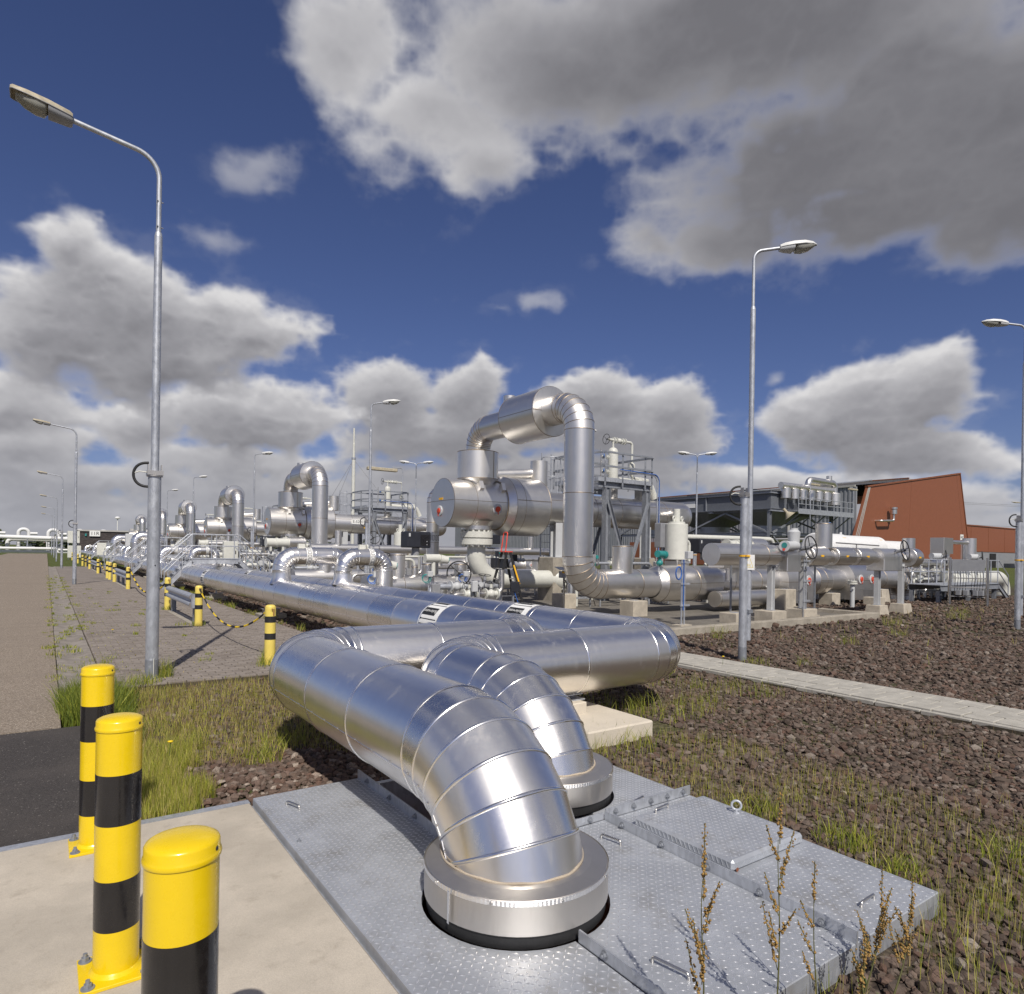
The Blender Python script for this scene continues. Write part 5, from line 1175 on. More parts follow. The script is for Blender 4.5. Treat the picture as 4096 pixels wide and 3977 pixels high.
def inlet_pipe():
    t = thing('inlet_pipe', (UX, UY, -.02), '', 'pipe', 'off white inlet pipes under the exchangers'); W_ = M['off_white']
    m = MB(); m.tube(fillet([(UX, UY, 1.85), (UX, UY, .76), (15.0, UY - .2, .74)], .85, 6), .30, 32, caps=False); m.build('pipe', W_, t)
    flange(t, (UX, UY, 2.10), (0, 0, 1), .53, .19, 16, 'off_white', .04); MB().cyl((UX, UY, 2.3), (UX, UY, 2.45), .42, n=32).build('pipe_neck', W_, t)
    m = MB(); m.cyl((14.55, UY - .18, .74), (14.85, UY - .19, .74), .30, .42, n=32); m.build('weld_neck', W_, t); flange(t, (15.05, UY - .2, .74), (1, -.05, 0), .56, .16, 16, 'off_white', .03)
    m = MB(); m.tube(fillet([(15.2, UY - .2, .74), (16.6, UY - .2, .74), (16.6, UY - .2, -.3)], .5, 8), .30, 28); m.build('outlet_bend', W_, t)
    return t
def access_platform():
    x0, x1, y0, y1, z = 15.75, 18.45, 17.30, 19.75, 4.12
    t = thing('access_platform', ((x0 + x1) / 2, (y0 + y1) / 2, -.02), '', 'platform', 'steel access platforms over the exchangers'); G = M['galvanised']; S_ = M['structure_grey']
    for x in (16.25, 18.25):
        for y in (y0 + .12, y1 - .12): c = MB(); c.ibeam((x, y, -.1), (x, y, z - .12), .22, .22, (1, 0, 0), .016); c.build('column', S_, t)
    for y in (y0 + .12, y1 - .12):
        b = MB(); b.ibeam((x0 + .1, y, z - .02), (x1 + .0, y, z - .02), .12, .20, (0, 0, 1), .012); b.build('edge_beam', S_, t)
        for a, c_ in ((16.25, 17.25), (18.25, 17.25)):
            k = MB(); k.angle((a, y - .12, z - .55), (c_, y - .12, .95), .10, .10, 1, (0, -1, 0), .012); k.build('brace', S_, t)
    k = MB(); k.angle((17.25, y0, .95), (17.9, y0, -.02), .10, .10, 1, (0, -1, 0), .012); k.build('brace', S_, t)
    d = MB()
    for i in range(27): xx = x0 + .05 + i * .1; d.box(xx, xx + .008, y0, y1, z + .075, z + .105)
    for i in range(9): yy = y0 + .05 + i * .29; d.box(x0, x1, yy, yy + .006, z + .08, z + .10)
    d.build('grating', G, t)
    for a, b_ in (((x0, y0), (x1, y0)), ((x1, y0), (x1, y1)), ((x1, y1), (x0, y1)), ((x0, y1), (x0, y0))):
        tb = MB(); tb.beam((*a, z + .16), (*b_, z + .16), .008, .15); tb.build('toe_board', G, t)
    corner = [(x0 + .35, y0), (x1, y0), (x1, y1), (x0, y1), (x0, y0 + .9)]
    for zz, nm in ((5.22, 'top_rail'), (4.72, 'mid_rail')):
        for a, b_ in zip(corner[:-1], corner[1:]): m = MB(); m.angle((*a, zz), (*b_, zz), .075, .075, 1); m.build(nm, S_, t)
        m = MB(); m.angle((x0, y0 + .9, zz), (x0 + .35, y0, zz), .075, .075, 1); m.build(nm, S_, t)
    for x, y in [(x0 + .35, y0), (x0 + 1.2, y0), (x1 - .35, y0), (x1, y0), (x1, (y0 + y1) / 2), (x1, y1), (x0 + 1.3, y1), (x0, y1), (x0, y0 + .9)]:
        m = MB(); m.angle((x, y, z - .05), (x, y, 5.20), .075, .075, 1, (0, 1, 0)); m.build('rail_post', S_, t)
    tr = MB(); xt = x1 + .20
    for o in (0, .12): tr.tube(fillet([(16.7, y0 - .06 - o * .2, 4.62), (xt - .0 + o, y0 - .06, 4.58), (xt + o, y0 - .06, 0)], .28, 15), .022, 8)
    tr.build('cable_tray', M['galvanised'], t); cb = MB(); cb.tube(fillet([(16.7, y0 - .10, 4.66), (xt + .06, y0 - .10, 4.62), (xt + .06, y0 - .10, .3)], .28, 15), .016, 6); cb.build('blue_cable', M['blue_cable'], t)
    rg = MB()
    for i in range(18): rg.box(xt, xt + .12, y0 - .075, y0 - .055, .3 + i * .23, .32 + i * .23)
    rg.build('tray_rungs', M['galvanised'], t, kind='stuff')
    return t
def pot_vessel():
    x, y = 17.6, 18.54; t = thing('separator_pot', (x, y, 4.2), '', 'vessel', 'off white separator pots on the platforms'); W_ = M['off_white']
    MB().lathe([(.195, 4.2), (.195, 5.48), (.188, 5.56), (.15, 5.64), (.08, 5.69), (0, 5.70)], (x, y, 0), n=32, flat=False).build('shell', W_, t)
    m = MB(); m.cyl((x, y, 5.68), (x, y, 5.92), .04, n=12); m.cyl((x - .25, y, 5.98), (x + .75, y, 5.98), .05, n=14)
    for q in (.0, .14, .45, .58): m.cyl((x + q, y, 5.98), (x + q + .03, y, 5.98), .12, n=20)
    m.ball((x + .32, y, 5.98), .10); m.tube(fillet([(x + .7, y, 5.98), (x + 1.0, y, 5.98), (x + 1.0, y, 5.15)], .12, 15), .05, 12); m.lathe([(.05, 5.2), (.13, 5.14), (.13, 5.0), (.07, 4.9)], (x + 1.0, y, 0), n=20); m.tube(fillet([(x + 1.0, y, 4.9), (x + 1.0, y, 4.62), (x + 1.9, y, 4.58)], .15, 15), .06, 12); m.lathe([(.16, 4.42), (.16, 4.5), (.10, 4.5), (.10, 4.66)], (x + 1.45, y, 0), n=20); m.build('relief_line', W_, t)
    handwheel(t, (x - .36, y, 5.98), (-1, 0, 0), .19, stem=.2)
    for z in (5.3, 4.75):
        m = MB(); m.cyl((x - .25, y - .05, z), (x - .62, y - .05, z), .035, n=10)
        for q in (.32, .40, .52): m.cyl((x - q, y - .05, z), (x - q - .025, y - .05, z), .085, n=16)
        m.build('side_valve', W_, t); k = MB(); k.ball((x - .55, y - .14, z + .02), .07, .05, .08); k.build('valve_bonnet', M['blue_paint'], t)
    m = MB(); m.cyl((x - .66, y - .05, 4.3), (x - .66, y - .05, 5.6), .02, n=8); m.build('level_tube', M['stainless_dark'], t)
    m = MB(); m.lathe([(.20, .58), (.20, .98)], (x, y, UZ), n=24); m.build('neck', M['stainless_dark'], t)
    m = MB(); m.tube(fillet([(x + .26, y, 4.45), (19.6, y, 4.42), (19.9, y, 3.9)], .3, 12), .14, 18); m.build('outlet_line', W_, t)
    return t
def caged_ladder():
    x, y = 15.0, 19.3; t = thing('caged_ladder', (x, y, -.02), '', 'ladder', 'caged ladders to the platforms'); G = M['galvanised']
    for s in (-1, 1): m = MB(); m.beam((x + s * .22, y, -.02), (x + s * .22, y, 5.3), .05, .02, (0, 1, 0)); m.build('stile', G, t)
    m = MB()
    for i in range(17): m.cyl((x - .21, y, .3 + i * .29), (x + .21, y, .3 + i * .29), .012, n=6)
    m.build('rungs', G, t, kind='stuff')
    for z in (2.6, 3.2, 3.8, 4.4, 5.1):
        m = MB(); m.tube([(x + .22, y, z)] + [(x + .36 * math.cos(a), y - .30 - .36 * math.sin(a), z) for a in [R(q) for q in range(0, 181, 20)]] + [(x - .22, y, z)], .016, 6); m.build('cage_hoop', G, t)
    for q in (10, 50, 90, 130, 170): a = R(q); px, py = x + .36 * math.cos(a), y - .30 - .36 * math.sin(a); m = MB(); m.cyl((px, py, 2.6), (px, py, 5.1), .012, n=6); m.build('cage_bar', G, t)
    return t
def branch(kind):
    """inverted U from a header pipe"""
    x0, x1, y = ((4.66, 6.22, 16.35), (5.90, 6.98, 15.55))[kind]; z = 1.49
    t = thing('branch_pipe', (x0, y, 0), '', 'pipe', 'inverted U branch pipes off the headers')
    clad_pipe(t, [(x0, y, .75), (x0, y, z), (x1, y, z), (x1, y, -.1)], [.34, .34], .215, .42, 15, ALU, 36, None, bead=.004)
    m = MB(); xm = x0 + (.62 if kind == 0 else .68); m.cyl((xm - .07, y, z), (xm + .07, y, z), .2175, n=36, caps=(0, 0)); b = m.build('marker_band', M['sign_white'], t)
    k = MB()
    for i in range(16):
        a = 2 * math.pi * i / 16; e = Vector((0, math.cos(a), math.sin(a))); f = Vector((0, -math.sin(a), math.cos(a))); c = Vector((xm, y, z)) + e * .2188
        for dx, w in ((-.04, .056), (.04, .056)): k.beam(c + Vector((dx, 0, 0)) - f * .028, c + Vector((dx, 0, 0)) + f * .028, .010, .001, e)
        for s in (-1, 1): k.beam(c - Vector((.04, 0, 0)) + f * s * .026, c + Vector((.04, 0, 0)) + f * s * .026, .008, .001, e)
    k.build('marker_fields', M['sign_ink'], b)
    s = MB(); s.lathe([(.216, .0), (.222, -.12), (.245, -.20), (.29, -.27)], (x0, y, PZA + PR + .16), n=36, flat=False); s.build('saddle', M['aluminium'], t)
    if True: v = MB(); q = x0 + .42; v.box(q - .03, q + .13, y - .05, y + .05, z + .2, z + .30); v.cyl((q + .16, y, z + .26), (q + .20, y, z + .26), .05, n=10); v.build('vent_cock', M['off_white'], t)
    return t
def marker_pipe():
    x, y = 10.98, 20.5; t = thing('riser_pipe', (x, y, -.02), '', 'pipe', 'riser pipes behind the exchanger heads')
    clad_pipe(t, [(x, y, -.1), (x, y, 3.75), (x + 2.2, y, 3.75)], [.42], .22, .75, 15, SS, 28, None, bead=.004)
    m = MB(); m.cyl((x, y, 1.95), (x, y, 2.28), .2225, n=32, caps=(0, 0)); b = m.build('marker_band', M['sign_white'], t); k = MB()
    for i in range(13):
        a = 2 * math.pi * i / 13; e = Vector((math.cos(a), math.sin(a), 0)); f = Vector((-math.sin(a), math.cos(a), 0)); c = Vector((x, y, 2.115)) + e * .2238
        for s in (-1, 1): k.beam(c + f * s * .028 - Vector((0, 0, .09)), c + f * s * .028 + Vector((0, 0, .09)), .012, .001, e)
        for s in (-1, 1): k.beam(c - f * .03 + Vector((0, 0, s * .085)), c + f * .03 + Vector((0, 0, s * .085)), .012, .001, e)
    k.build('marker_fields', M['sign_ink'], b); return t
def manifold():
    """low stainless cross pipe with cans, valves and instruments in front of each exchanger"""
    y = 17.6; t = thing('cross_manifold', (9.5, y, -.02), '', 'manifold', 'low cross manifolds between headers and exchangers')
    clad(t, (7.3, y, .62), (11.0, y + .0, .62), .33, 36, 'cross_pipe', (.3, .55, .8), caps=(1, 1))
    clad(t, (7.0, y - 1.5, .34), (10.8, y - 1.5, .34), .23, 28, 'lower_pipe', (.25, .5, .75), SD, caps=(1, 1))
    for x, r, z1 in ((8.3, .22, 1.55), (8.85, .10, 1.2), (9.3, .20, 1.28), (10.4, .20, 1.28)):
        c = MB(); c.lathe([(r, .2), (r, z1 - .62), (r - .02, z1 - .6), (0, z1 - .59)], (x, y, .62), n=28); k = c.build('branch_can', M['stainless'], t); s = MB(); s.lathe([(r, z1 - .65), (r + .006, z1 - .64), (r, z1 - .63)], (x, y, .62), n=28); s.build('seams', M['seam'], k)
    c = MB(); c.box(6.9, 7.6, y - 1.05, y - .55, .05, .72); c.build('insulation_box', M['stainless'], t)
    for x, z in ((7.55, 1.28), (9.2, 1.45)):
        m = MB(); m.cyl((x, y - .5, z - .5), (x, y - .5, z), .06, n=12); m.cyl((x - .28, y - .5, z), (x + .2, y - .5, z), .12, n=20); m.cyl((x + .2, y - .55, z - .02), (x + .42, y - .6, z - .05), .13, .11, n=20); a = m.build('actuator', M['off_white'], t)
        g = MB(); g.cyl((x + .42, y - .6, z - .05), (x + .45, y - .61, z - .053), .08, n=16); g.build('dial', M['teal_paint'], a)
    handwheel(t, (10.15, y - .35, 1.0), (-.6, -.8, 0), .36, stem=.3); handwheel(t, (7.9, y + .3, 1.55), (0, -.2, 1), .30, stem=.25)
    m = MB(); m.cyl((10.25, y - .1, .5), (10.25, y - .1, .95), .14, n=20); m.build('valve_bonnet', M['grey_paint'], t)
    for k, (x, col) in enumerate(((7.25, 'blue_cable'), (8.9, 'teal_paint'), (10.1, 'blue_cable'))):
        m = MB(); m.ring((x, y - .62, .88), (-.5, -.8, .1), .11, .012, 20, 6); m.ring((x + .02, y - .64, .86), (-.4, -.85, 0), .12, .010, 20, 6); m.build('coiled_cable', M[col], t)
        p = MB(); p.cyl((x + .1, y - .6, -.02), (x + .1, y - .6, 1.0), .025, n=8); p.build('instrument_post', M['galvanised'], t)
        b = MB(); b.bbox(x + .02, x + .18, y - .72, y - .6, .92, 1.08, .01); b.build('junction_box', M['light_grey_paint'], t)
    for x in (7.6, 9.9): m = MB(); m.bbox(x - .18, x + .18, y - .25, y + .25, -.3, .29, .015); m.build('footing', M['concrete_weathered'], t)
    return t
def actuator_tank(x, y, z0=1.50, h=1.15, r=.36):
    t = thing('actuator_tank', (x, y, -.02), '', 'tank', 'off white upright actuator tanks'); W_ = M['off_white']
    MB().lathe([(0, z0), (r - .01, z0), (r, z0 + .015), (r, z0 + h - .015), (r - .01, z0 + h), (0, z0 + h)], (x, y, 0), n=48).build('tank', W_, t)
    m = MB(); m.cyl((x, y, z0 + h), (x, y, z0 + h + .48), .11, n=24); m.cyl((x, y, z0 + h), (x, y, z0 + h + .07), .27, n=28); m.build('top_neck', W_, t)
    for s in (-1, 1): k = MB(); k.ring((x + s * .19, y - .05, z0 + h + .17), (.3, -1, 0), .07, .024, 20, 8); k.cyl((x + s * .19, y - .05, z0 + h + .06), (x + s * .19, y - .05, z0 + h + .11), .04, n=12); k.build('lifting_eye', W_, t)
    m = MB(); m.cyl((x, y, .9), (x, y, z0), .16, n=24); m.bbox(x - .28, x + .3, y - .30, y + .25, 1.1, z0 - .02, .02); m.build('yoke', M['stainless_dark'], t)
    m = MB(); m.tube(fillet([(x + r - .02, y, z0 + .62), (x + r + .26, y, z0 + .62), (x + r + .26, y, z0 - .1)], .16, 12), .055, 12); m.build('air_line', W_, t)
    b = MB(); b.box(x - .26, x - .06, y - .312, y - .302, 1.16, 1.34); b.build('label', M['orange_label'], t); return t
def small_clutter():
    """instruments on thin posts round the exchanger's lower flange"""
    t = thing('instrument_stand', (13.1, 15.3, -.02), '', 'instrument', 'instrument stands beside the loop legs')
    m = MB(); m.cyl((12.7, 15.4, -.1), (12.7, 15.4, 1.35), .035, n=12); m.build('post', M['stainless_rod'], t)
    b = MB(); b.bbox(12.50, 12.68, 15.28, 15.42, .92, 1.12, .012); b.build('transmitter', M['grey_paint'], t); s = MB(); s.extrude([(12.40, 15.25, 1.16), (12.72, 15.25, 1.16), (12.72, 15.5, 1.24), (12.40, 15.5, 1.24)], (0, 0, .008)); s.build('rain_hood', M['galvanised'], t)
    l = MB(); l.box(12.52, 12.66, 15.270, 15.279, 1.06, 1.11); l.build('label', M['orange_label'], t); w = MB(); w.tube([(12.6, 15.3, .92), (12.58, 15.25, .7), (12.66, 15.25, .6), (12.74, 15.3, .75), (12.7, 15.35, .86)], .012, 6); w.build('cable', M['rubber'], t); return t
UNITS = [0, 20.4, 38.3, 57.9, 77.0, 97.8]
NTH = ['nearest', 'second', 'third', 'fourth', 'fifth', 'farthest']
TAGS = ['E-5230', 'E-5220', 'E-5210']
P_ = dict(ex=heat_exchanger(None), lp=loop_pipe(), ip=inlet_pipe(), pf=access_platform(), pv=pot_vessel(), ld=caged_ladder(), u1=branch(0), u2=branch(1), rp=marker_pipe(), mf=manifold(), at=actuator_tank(16.6, 14.5), sc=small_clutter())
LAB = dict(ex='%s big stainless clad heat exchanger with red capped head', lp='%s looped stainless pipe arching over its exchanger head and down to the ground', ip='%s off white inlet pipe with thick bolted flange under the exchanger head', pf='%s grey steel access platform with railings above the exchanger shell',
           pv='%s slender off white pot with handwheel valve standing on a platform', ld='%s caged steel ladder behind the looped pipe', u1='%s inverted U branch rising from the front header pipe', u2='%s inverted U branch rising from the rear header pipe', rp='%s upright pipe with black and white marker band beside the exchanger head', mf='%s low stainless manifold with valves behind the header pipes', at='%s upright off white actuator tank with lifting eyes', sc='%s small transmitter on a thin post beside the loop leg')
for k, o in P_.items():
    o['label'] = LAB[k] % NTH[0]
    b = Vector(o.location)
    for i in range(1, 6):
        if i > 3 and k in ('ip', 'sc', 'mf', 'at', 'rp', 'ld'): continue
        c = clone(o, b + Vector((0, UNITS[i], 0)), LAB[k] % NTH[i])
        if k == 'ex' and i < 3: exchanger_tag(c, TAGS[i])
exchanger_tag(P_['ex'], TAGS[0])
# ---------------------------------------------------------------- the pipe run along the front of the containment
YU, ZU = 10.28, 1.69
def upper_run():
    t = thing('front_pipe_run', (18.0, YU, -.02), 'slim stainless pipe run on grey posts along the kerb, with insulated valves', 'pipe')
    clad(t, (14.4, YU, ZU), (23.2, YU, ZU), .175, 32, 'pipe', [i / 9 for i in range(1, 9)])
    # flat sided box with a half round end
    R_ = .27; pr = [(YU - R_ * math.cos(a), ZU + R_ * math.sin(a)) for a in [R(q) for q in range(0, 360, 15)]]
    b = MB(); b.add([(x, y, z) for x in (13.0, 15.45) for y, z in pr], [(i, (i + 1) % 24, 24 + (i + 1) % 24, 24 + i) for i in range(24)], True); b.add([(13.0, y, z) for y, z in pr], [tuple(range(24))[::-1]]); b.add([(15.45, y, z) for y, z in pr], [tuple(range(24))]); bx = b.build('insulated_end', M['stainless'], t)
    s = MB(); s.beam((13.0, YU - R_ - .002, ZU), (15.45, YU - R_ - .002, ZU), .012, .005, (0, -1, 0)); s.lathe([(R_, 1.95), (R_ + .006, 1.96), (R_, 1.97)], (13.0, YU, ZU), (1, 0, 0), 24); s.build('seams', M['seam'], bx)
    for x0, x1, q in ((17.0, 17.85, .265), (18.25, 19.2, .265), (19.45, 20.3, .255), (22.8, 23.3, .30)):
        c = MB(); c.lathe([(.17, 0), (q - .008, .01), (q, .02), (q, x1 - x0 - .02), (q - .008, x1 - x0 - .01), (.17, x1 - x0)], (x0, YU, ZU), (1, 0, 0), 40); k = c.build('flange_cover', M['stainless'], t)
        s = MB(); s.lathe([(q, .02), (q + .005, .03), (q, .04)], (x0, YU, ZU), (1, 0, 0), 40); s.beam((x0 + .02, YU - q - .002, ZU), (x1 - .02, YU - q - .002, ZU), .01, .004, (0, -1, 0)); s.build('seams', M['seam'], k)
        l = MB(); l.box((x0 + x1) / 2 - .12, (x0 + x1) / 2 + .02, YU - q - .008, YU - q - .002, ZU - .02, ZU + .03); l.build('label', M['orange_label'], k)
    for x0, x1, wx in ((15.72, 16.35, 16.55), (20.75, 21.9, 21.7)):
        b = MB(); b.bbox(x0, x1, YU - .27, YU + .27, ZU - .42, ZU + .02, .015); b.lathe([(.27, 0), (.27, x1 - x0)], (x0, YU, ZU), (1, 0, 0), 32); b.cyl((x0 + .001, YU, ZU), (x1 - .001, YU, ZU), .268, n=32); b.build('valve_box', M['stainless'], t)
        k = MB(); k.cyl((wx - .1, YU - .1, ZU + .16), (wx - .1, YU - .46, ZU + .22), .05, n=12); k.build('valve_stem', M['grey_paint'], t); handwheel(t, (wx - .1, YU - .48, ZU + .22), (.05, -1, .15), .30, stem=.1, spokes=4)
    a = MB(); a.cyl((15.55, YU - .34, ZU + .24), (16.1, YU - .26, ZU + .26), .12, n=20); a.cyl((15.42, YU - .37, ZU + .24), (15.56, YU - .34, ZU + .24), .14, n=20); a.lathe([(.14, 0), (.16, .3), (.10, .36), (.10, .40)], (16.1, YU - .2, ZU + .32), n=20); ac = a.build('electric_actuator', M['light_grey_paint'], t)
    g = MB(); g.cyl((15.405, YU - .372, ZU + .26), (15.42, YU - .37, ZU + .26), .07, n=16); g.build('dial', M['teal_paint'], ac); g = MB(); g.cyl((15.40, YU - .36, ZU + .15), (15.42, YU - .36, ZU + .15), .035, n=12); g.build('selector_knob', M['red_paint'], ac)
    c = MB(); c.lathe([(.225, .2), (.225, .92), (.21, .935), (0, .95)], (18.05, YU + .1, ZU), n=36); cn = c.build('tall_can', M['stainless'], t)
    s = MB(); s.lathe([(.225, .21), (.231, .22), (.225, .23)], (18.05, YU + .1, ZU), n=36); s.lathe([(.225, .90), (.231, .91), (.225, .92)], (18.05, YU + .1, ZU), n=36); s.build('seams', M['seam'], cn)
    p = MB(); p.cyl((18.2, YU - .18, ZU + .38), (20.6, YU - .18, ZU + .34), .018, n=8); p.cyl((19.3, YU - .18, ZU + .1), (19.3, YU - .18, ZU + .36), .018, n=8); p.cyl((18.7, YU - .28, ZU + .0), (19.7, YU - .30, ZU - .02), .016, n=8); p.build('tracing_line', M['stainless_dark'], t)
    for x in (14.5, 16.7, 19.9, 22.2): l = MB(); l.box(x, x + .16, YU - .182, YU - .176, ZU - .06, ZU + .08); l.build('label', M['sign_white'], t)
    return t
upper_run()
for i, (x, nm) in enumerate(((15.42, 'left of the grey cable ladder'), (16.85, 'right of the grey cable ladder'), (20.9, 'just beyond the kerb corner'), (22.4, 'farthest right beside the down turned pipe'))):
    pedestal(x, YU, .62, .52, .26 if x < 19 else .22, 'concrete pedestal under the pipe run, ' + nm, .0 if x < 19 else .06)
    t = thing('pipe_post', (x, YU, .26), 'pale grey post under the pipe run, ' + nm, 'pipe support', 'posts carrying the front pipe run')
    z0 = .27 if x < 19 else .23
    m = MB(); m.ibeam((x, YU, z0 + .005), (x, YU, ZU - .29), .14, .14, (1, 0, 0), .012); m.build('post', M['light_grey_paint'], t)
    m = MB(); m.box(x - .09, x + .22, YU - .08, YU + .08, ZU - .29, ZU - .275); m.box(x - .09, x + .22, YU - .006, YU + .006, ZU - .38, ZU - .2905); m.box(x - .05, x + .1, YU - .06, YU + .06, ZU - .274, ZU - .176); m.build('bearing_head', M['light_grey_paint'], t)
for i, (x, y, z1, nm) in enumerate(((13.15, 12.95, .40, 'squat block under the first bend of the big pipe'), (14.3, 10.55, .22, 'low block behind the lamp post'), (18.0, 13.2, .38, 'block under the middle of the big stainless pipe'), (19.3, 12.4, .62, 'tall block left of the kerb corner'), (23.4, 13.2, .36, 'block between the two arched valve boxes'), (13.0, 15.75, .42, 'block below the white flange beside the stepladder'), (24.6, 12.2, .24, 'tapered block beyond the front pipe run'))):
    pedestal(x, y, .55, .5, z1, 'concrete %s' % nm)
# slotted cable ladder carrying blue cable, bolted to the slab
def cable_ladder(x, y, h, label, blue=True):
    t = thing('cable_ladder', (x, y, -.02), label, 'cable ladder', 'galvanised cable ladders')
    for o in (0, .10): m = MB(); m.beam((x + o, y, -.02), (x + o, y, h), .04, .022, (0, 1, 0)); m.build('stile', M['galvanised'], t)
    for i in range(3): m = MB(); z = h * (.30 + .33 * i); m.beam((x - .06, y - .02, z), (x + .26, y - .02, z), .03, .045); m.build('arm', M['galvanised'], t)
    m = MB(); m.box(x - .16, x + .22, y - .14, y + .14, -.02, .012); m.build('foot_plate', M['concrete_block'], t)
    if blue:
        k = MB(); k.tube([(x + .03, y - .03, .35), (x + .03, y - .03, h - .1), (x + .0, y - .05, h)], .014, 6)
        k.tube([(x - .05 + .10 * math.cos(a) - .12, y - .05, h - .32 + .15 * math.sin(a)) for a in [R(q) for q in range(0, 360, 30)]], .016, 6, closed=True); k.build('blue_cable', M['blue_cable'], t)
        b = MB(); b.bbox(x + .1, x + .28, y - .1, y + .02, h + .02, h + .2, .01); b.build('junction_box', M['light_grey_paint'], t)
cable_ladder(12.35, 10.6, 1.55, 'slotted cable ladder with a coil of blue cable before the big pipe')
cable_ladder(16.55, 10.05, 1.62, 'grey cable ladder standing by the handwheel near the kerb', False)
for i, (x, y, nm) in enumerate(((15.0, 11.2, 'left'), (18.0, 10.6, 'right'))):
    t = thing('channel_post', (x, y, -.02), 'thin slotted channel post under the front pipe run, %s one' % nm, 'post'); m = MB(); m.beam((x, y, -.02), (x, y, 1.4), .04, .04, (0, 1, 0)); m.build('channel', M['galvanised_dark'], t); m = MB(); m.box(x - .12, x + .12, y - .1, y + .1, -.02, .01); m.build('foot_plate', M['concrete_block'], t)
t = thing('vent_standpipe', (22.9, 12.1, GZ), 'small pale blue standpipe with a bolted cap in front of the valve box', 'standpipe'); m = MB(); m.cyl((22.9, 12.1, GZ), (22.9, 12.1, .72), .075, n=20); m.build('pipe', M['light_grey_paint'], t); flange(t, (22.9, 12.1, .80), (0, 0, 1), .16, .05, 8, 'off_white', .02); m = MB(); m.tube([(22.85, 12.05, .55), (22.6, 11.95, .58), (22.4, 11.9, .5)], .02, 8); m.build('tap', M['stainless_rod'], t)
# instruments
t = thing('pressure_transmitter', (14.2, 13.0, 1.2), 'teal coloured pressure transmitter beside the steel column', 'instrument'); m = MB(); m.cyl((14.05, 12.95, 1.68), (14.38, 13.0, 1.66), .10, n=20); m.cyl((14.36, 12.99, 1.66), (14.42, 13.0, 1.655), .115, n=20); m.cyl((14.2, 13, 1.36), (14.2, 13, 1.62), .05, n=12); m.ball((14.2, 13, 1.42), .10, .10, .09); m.build('housing', M['teal_paint'], t); m = MB(); m.cyl((14.2, 13.02, 1.2), (14.2, 13.02, 1.36), .03, n=10); m.tube([(14.2, 13, 1.33), (14.28, 13, 1.22), (14.4, 13.05, 1.27)], .012, 6); m.build('bracket', M['galvanised'], t)
control_box(17.9, 19.0, 14.6, 15.2, 1.72, 2.22, 'black valve control box right of the white actuator tank')
control_box(21.9, 22.7, 14.2, 14.7, 1.75, 2.15, 'black control box behind the tall stainless can')
control_box(8.95, 9.75, 18.3, 18.8, 1.75, 2.25, 'black control box with a window left of the big flange')
control_box(9.3, 10.0, 36.2, 36.8, 1.75, 2.3, 'black control box left of the second loop leg')
control_box(31.0, 32.2, 16.5, 17.0, 1.9, 2.4, 'black control box between the white tanks')
t = thing('junction_cabinet', (17.35, 15.6, 1.6), 'small grey cabinet on the far side of the actuator tank', 'cabinet'); m = MB(); m.bbox(17.3, 17.8, 15.8, 16.1, 1.9, 2.75, .015); m.build('housing', M['grey_paint'], t); m = MB(); m.cyl((17.55, 15.95, -.02), (17.55, 15.95, 1.9), .04, n=10); m.build('post', M['galvanised'], t); m = MB(); m.box(17.68, 17.74, 15.79, 15.799, 2.2, 2.35); m.build('switch', M['off_white'], t)
t = thing('valve_insulation_box', (15.2, 12.2, -.02), 'stainless insulation box beside the lamp post', 'box'); m = MB(); m.bbox(16.0, 17.6, 12.2, 12.75, 1.30, 1.92, .012); m.build('box', M['stainless'], t); m = MB(); m.box(16.5, 17.2, 12.19, 12.199, 1.56, 1.60); m.box(16.5, 17.2, 12.185, 12.199, 1.85, 1.87); m.build('access_panel', M['stainless_dark'], t); m = MB(); m.cyl((16.8, 12.5, .9), (16.8, 12.5, 1.3), .2, n=24); m.build('neck', M['stainless'], t); m = MB(); m.cyl((16.8, 12.5, 1.92), (16.8, 12.5, 2.08), .11, n=20); m.build('top_knob', M['off_white'], t); m = MB(); m.box(16.2, 16.36, 12.185, 12.199, 1.38, 1.52); m.build('label', M['sign_white'], t)
t = thing('air_header', (20.6, 17, -.02), 'long slim white pipe bending down left of the tall can', 'pipe'); m = MB(); m.tube(fillet([(19.0, 17, 2.34), (25.6, 17, 2.38), (25.6, 17, 0)], .3, 10), .10, 16); m.build('pipe', M['off_white'], t); m = MB(); m.cyl((21.6, 17, -.02), (21.6, 17, 2.3), .08, n=12); m.build('support', M['off_white'], t)
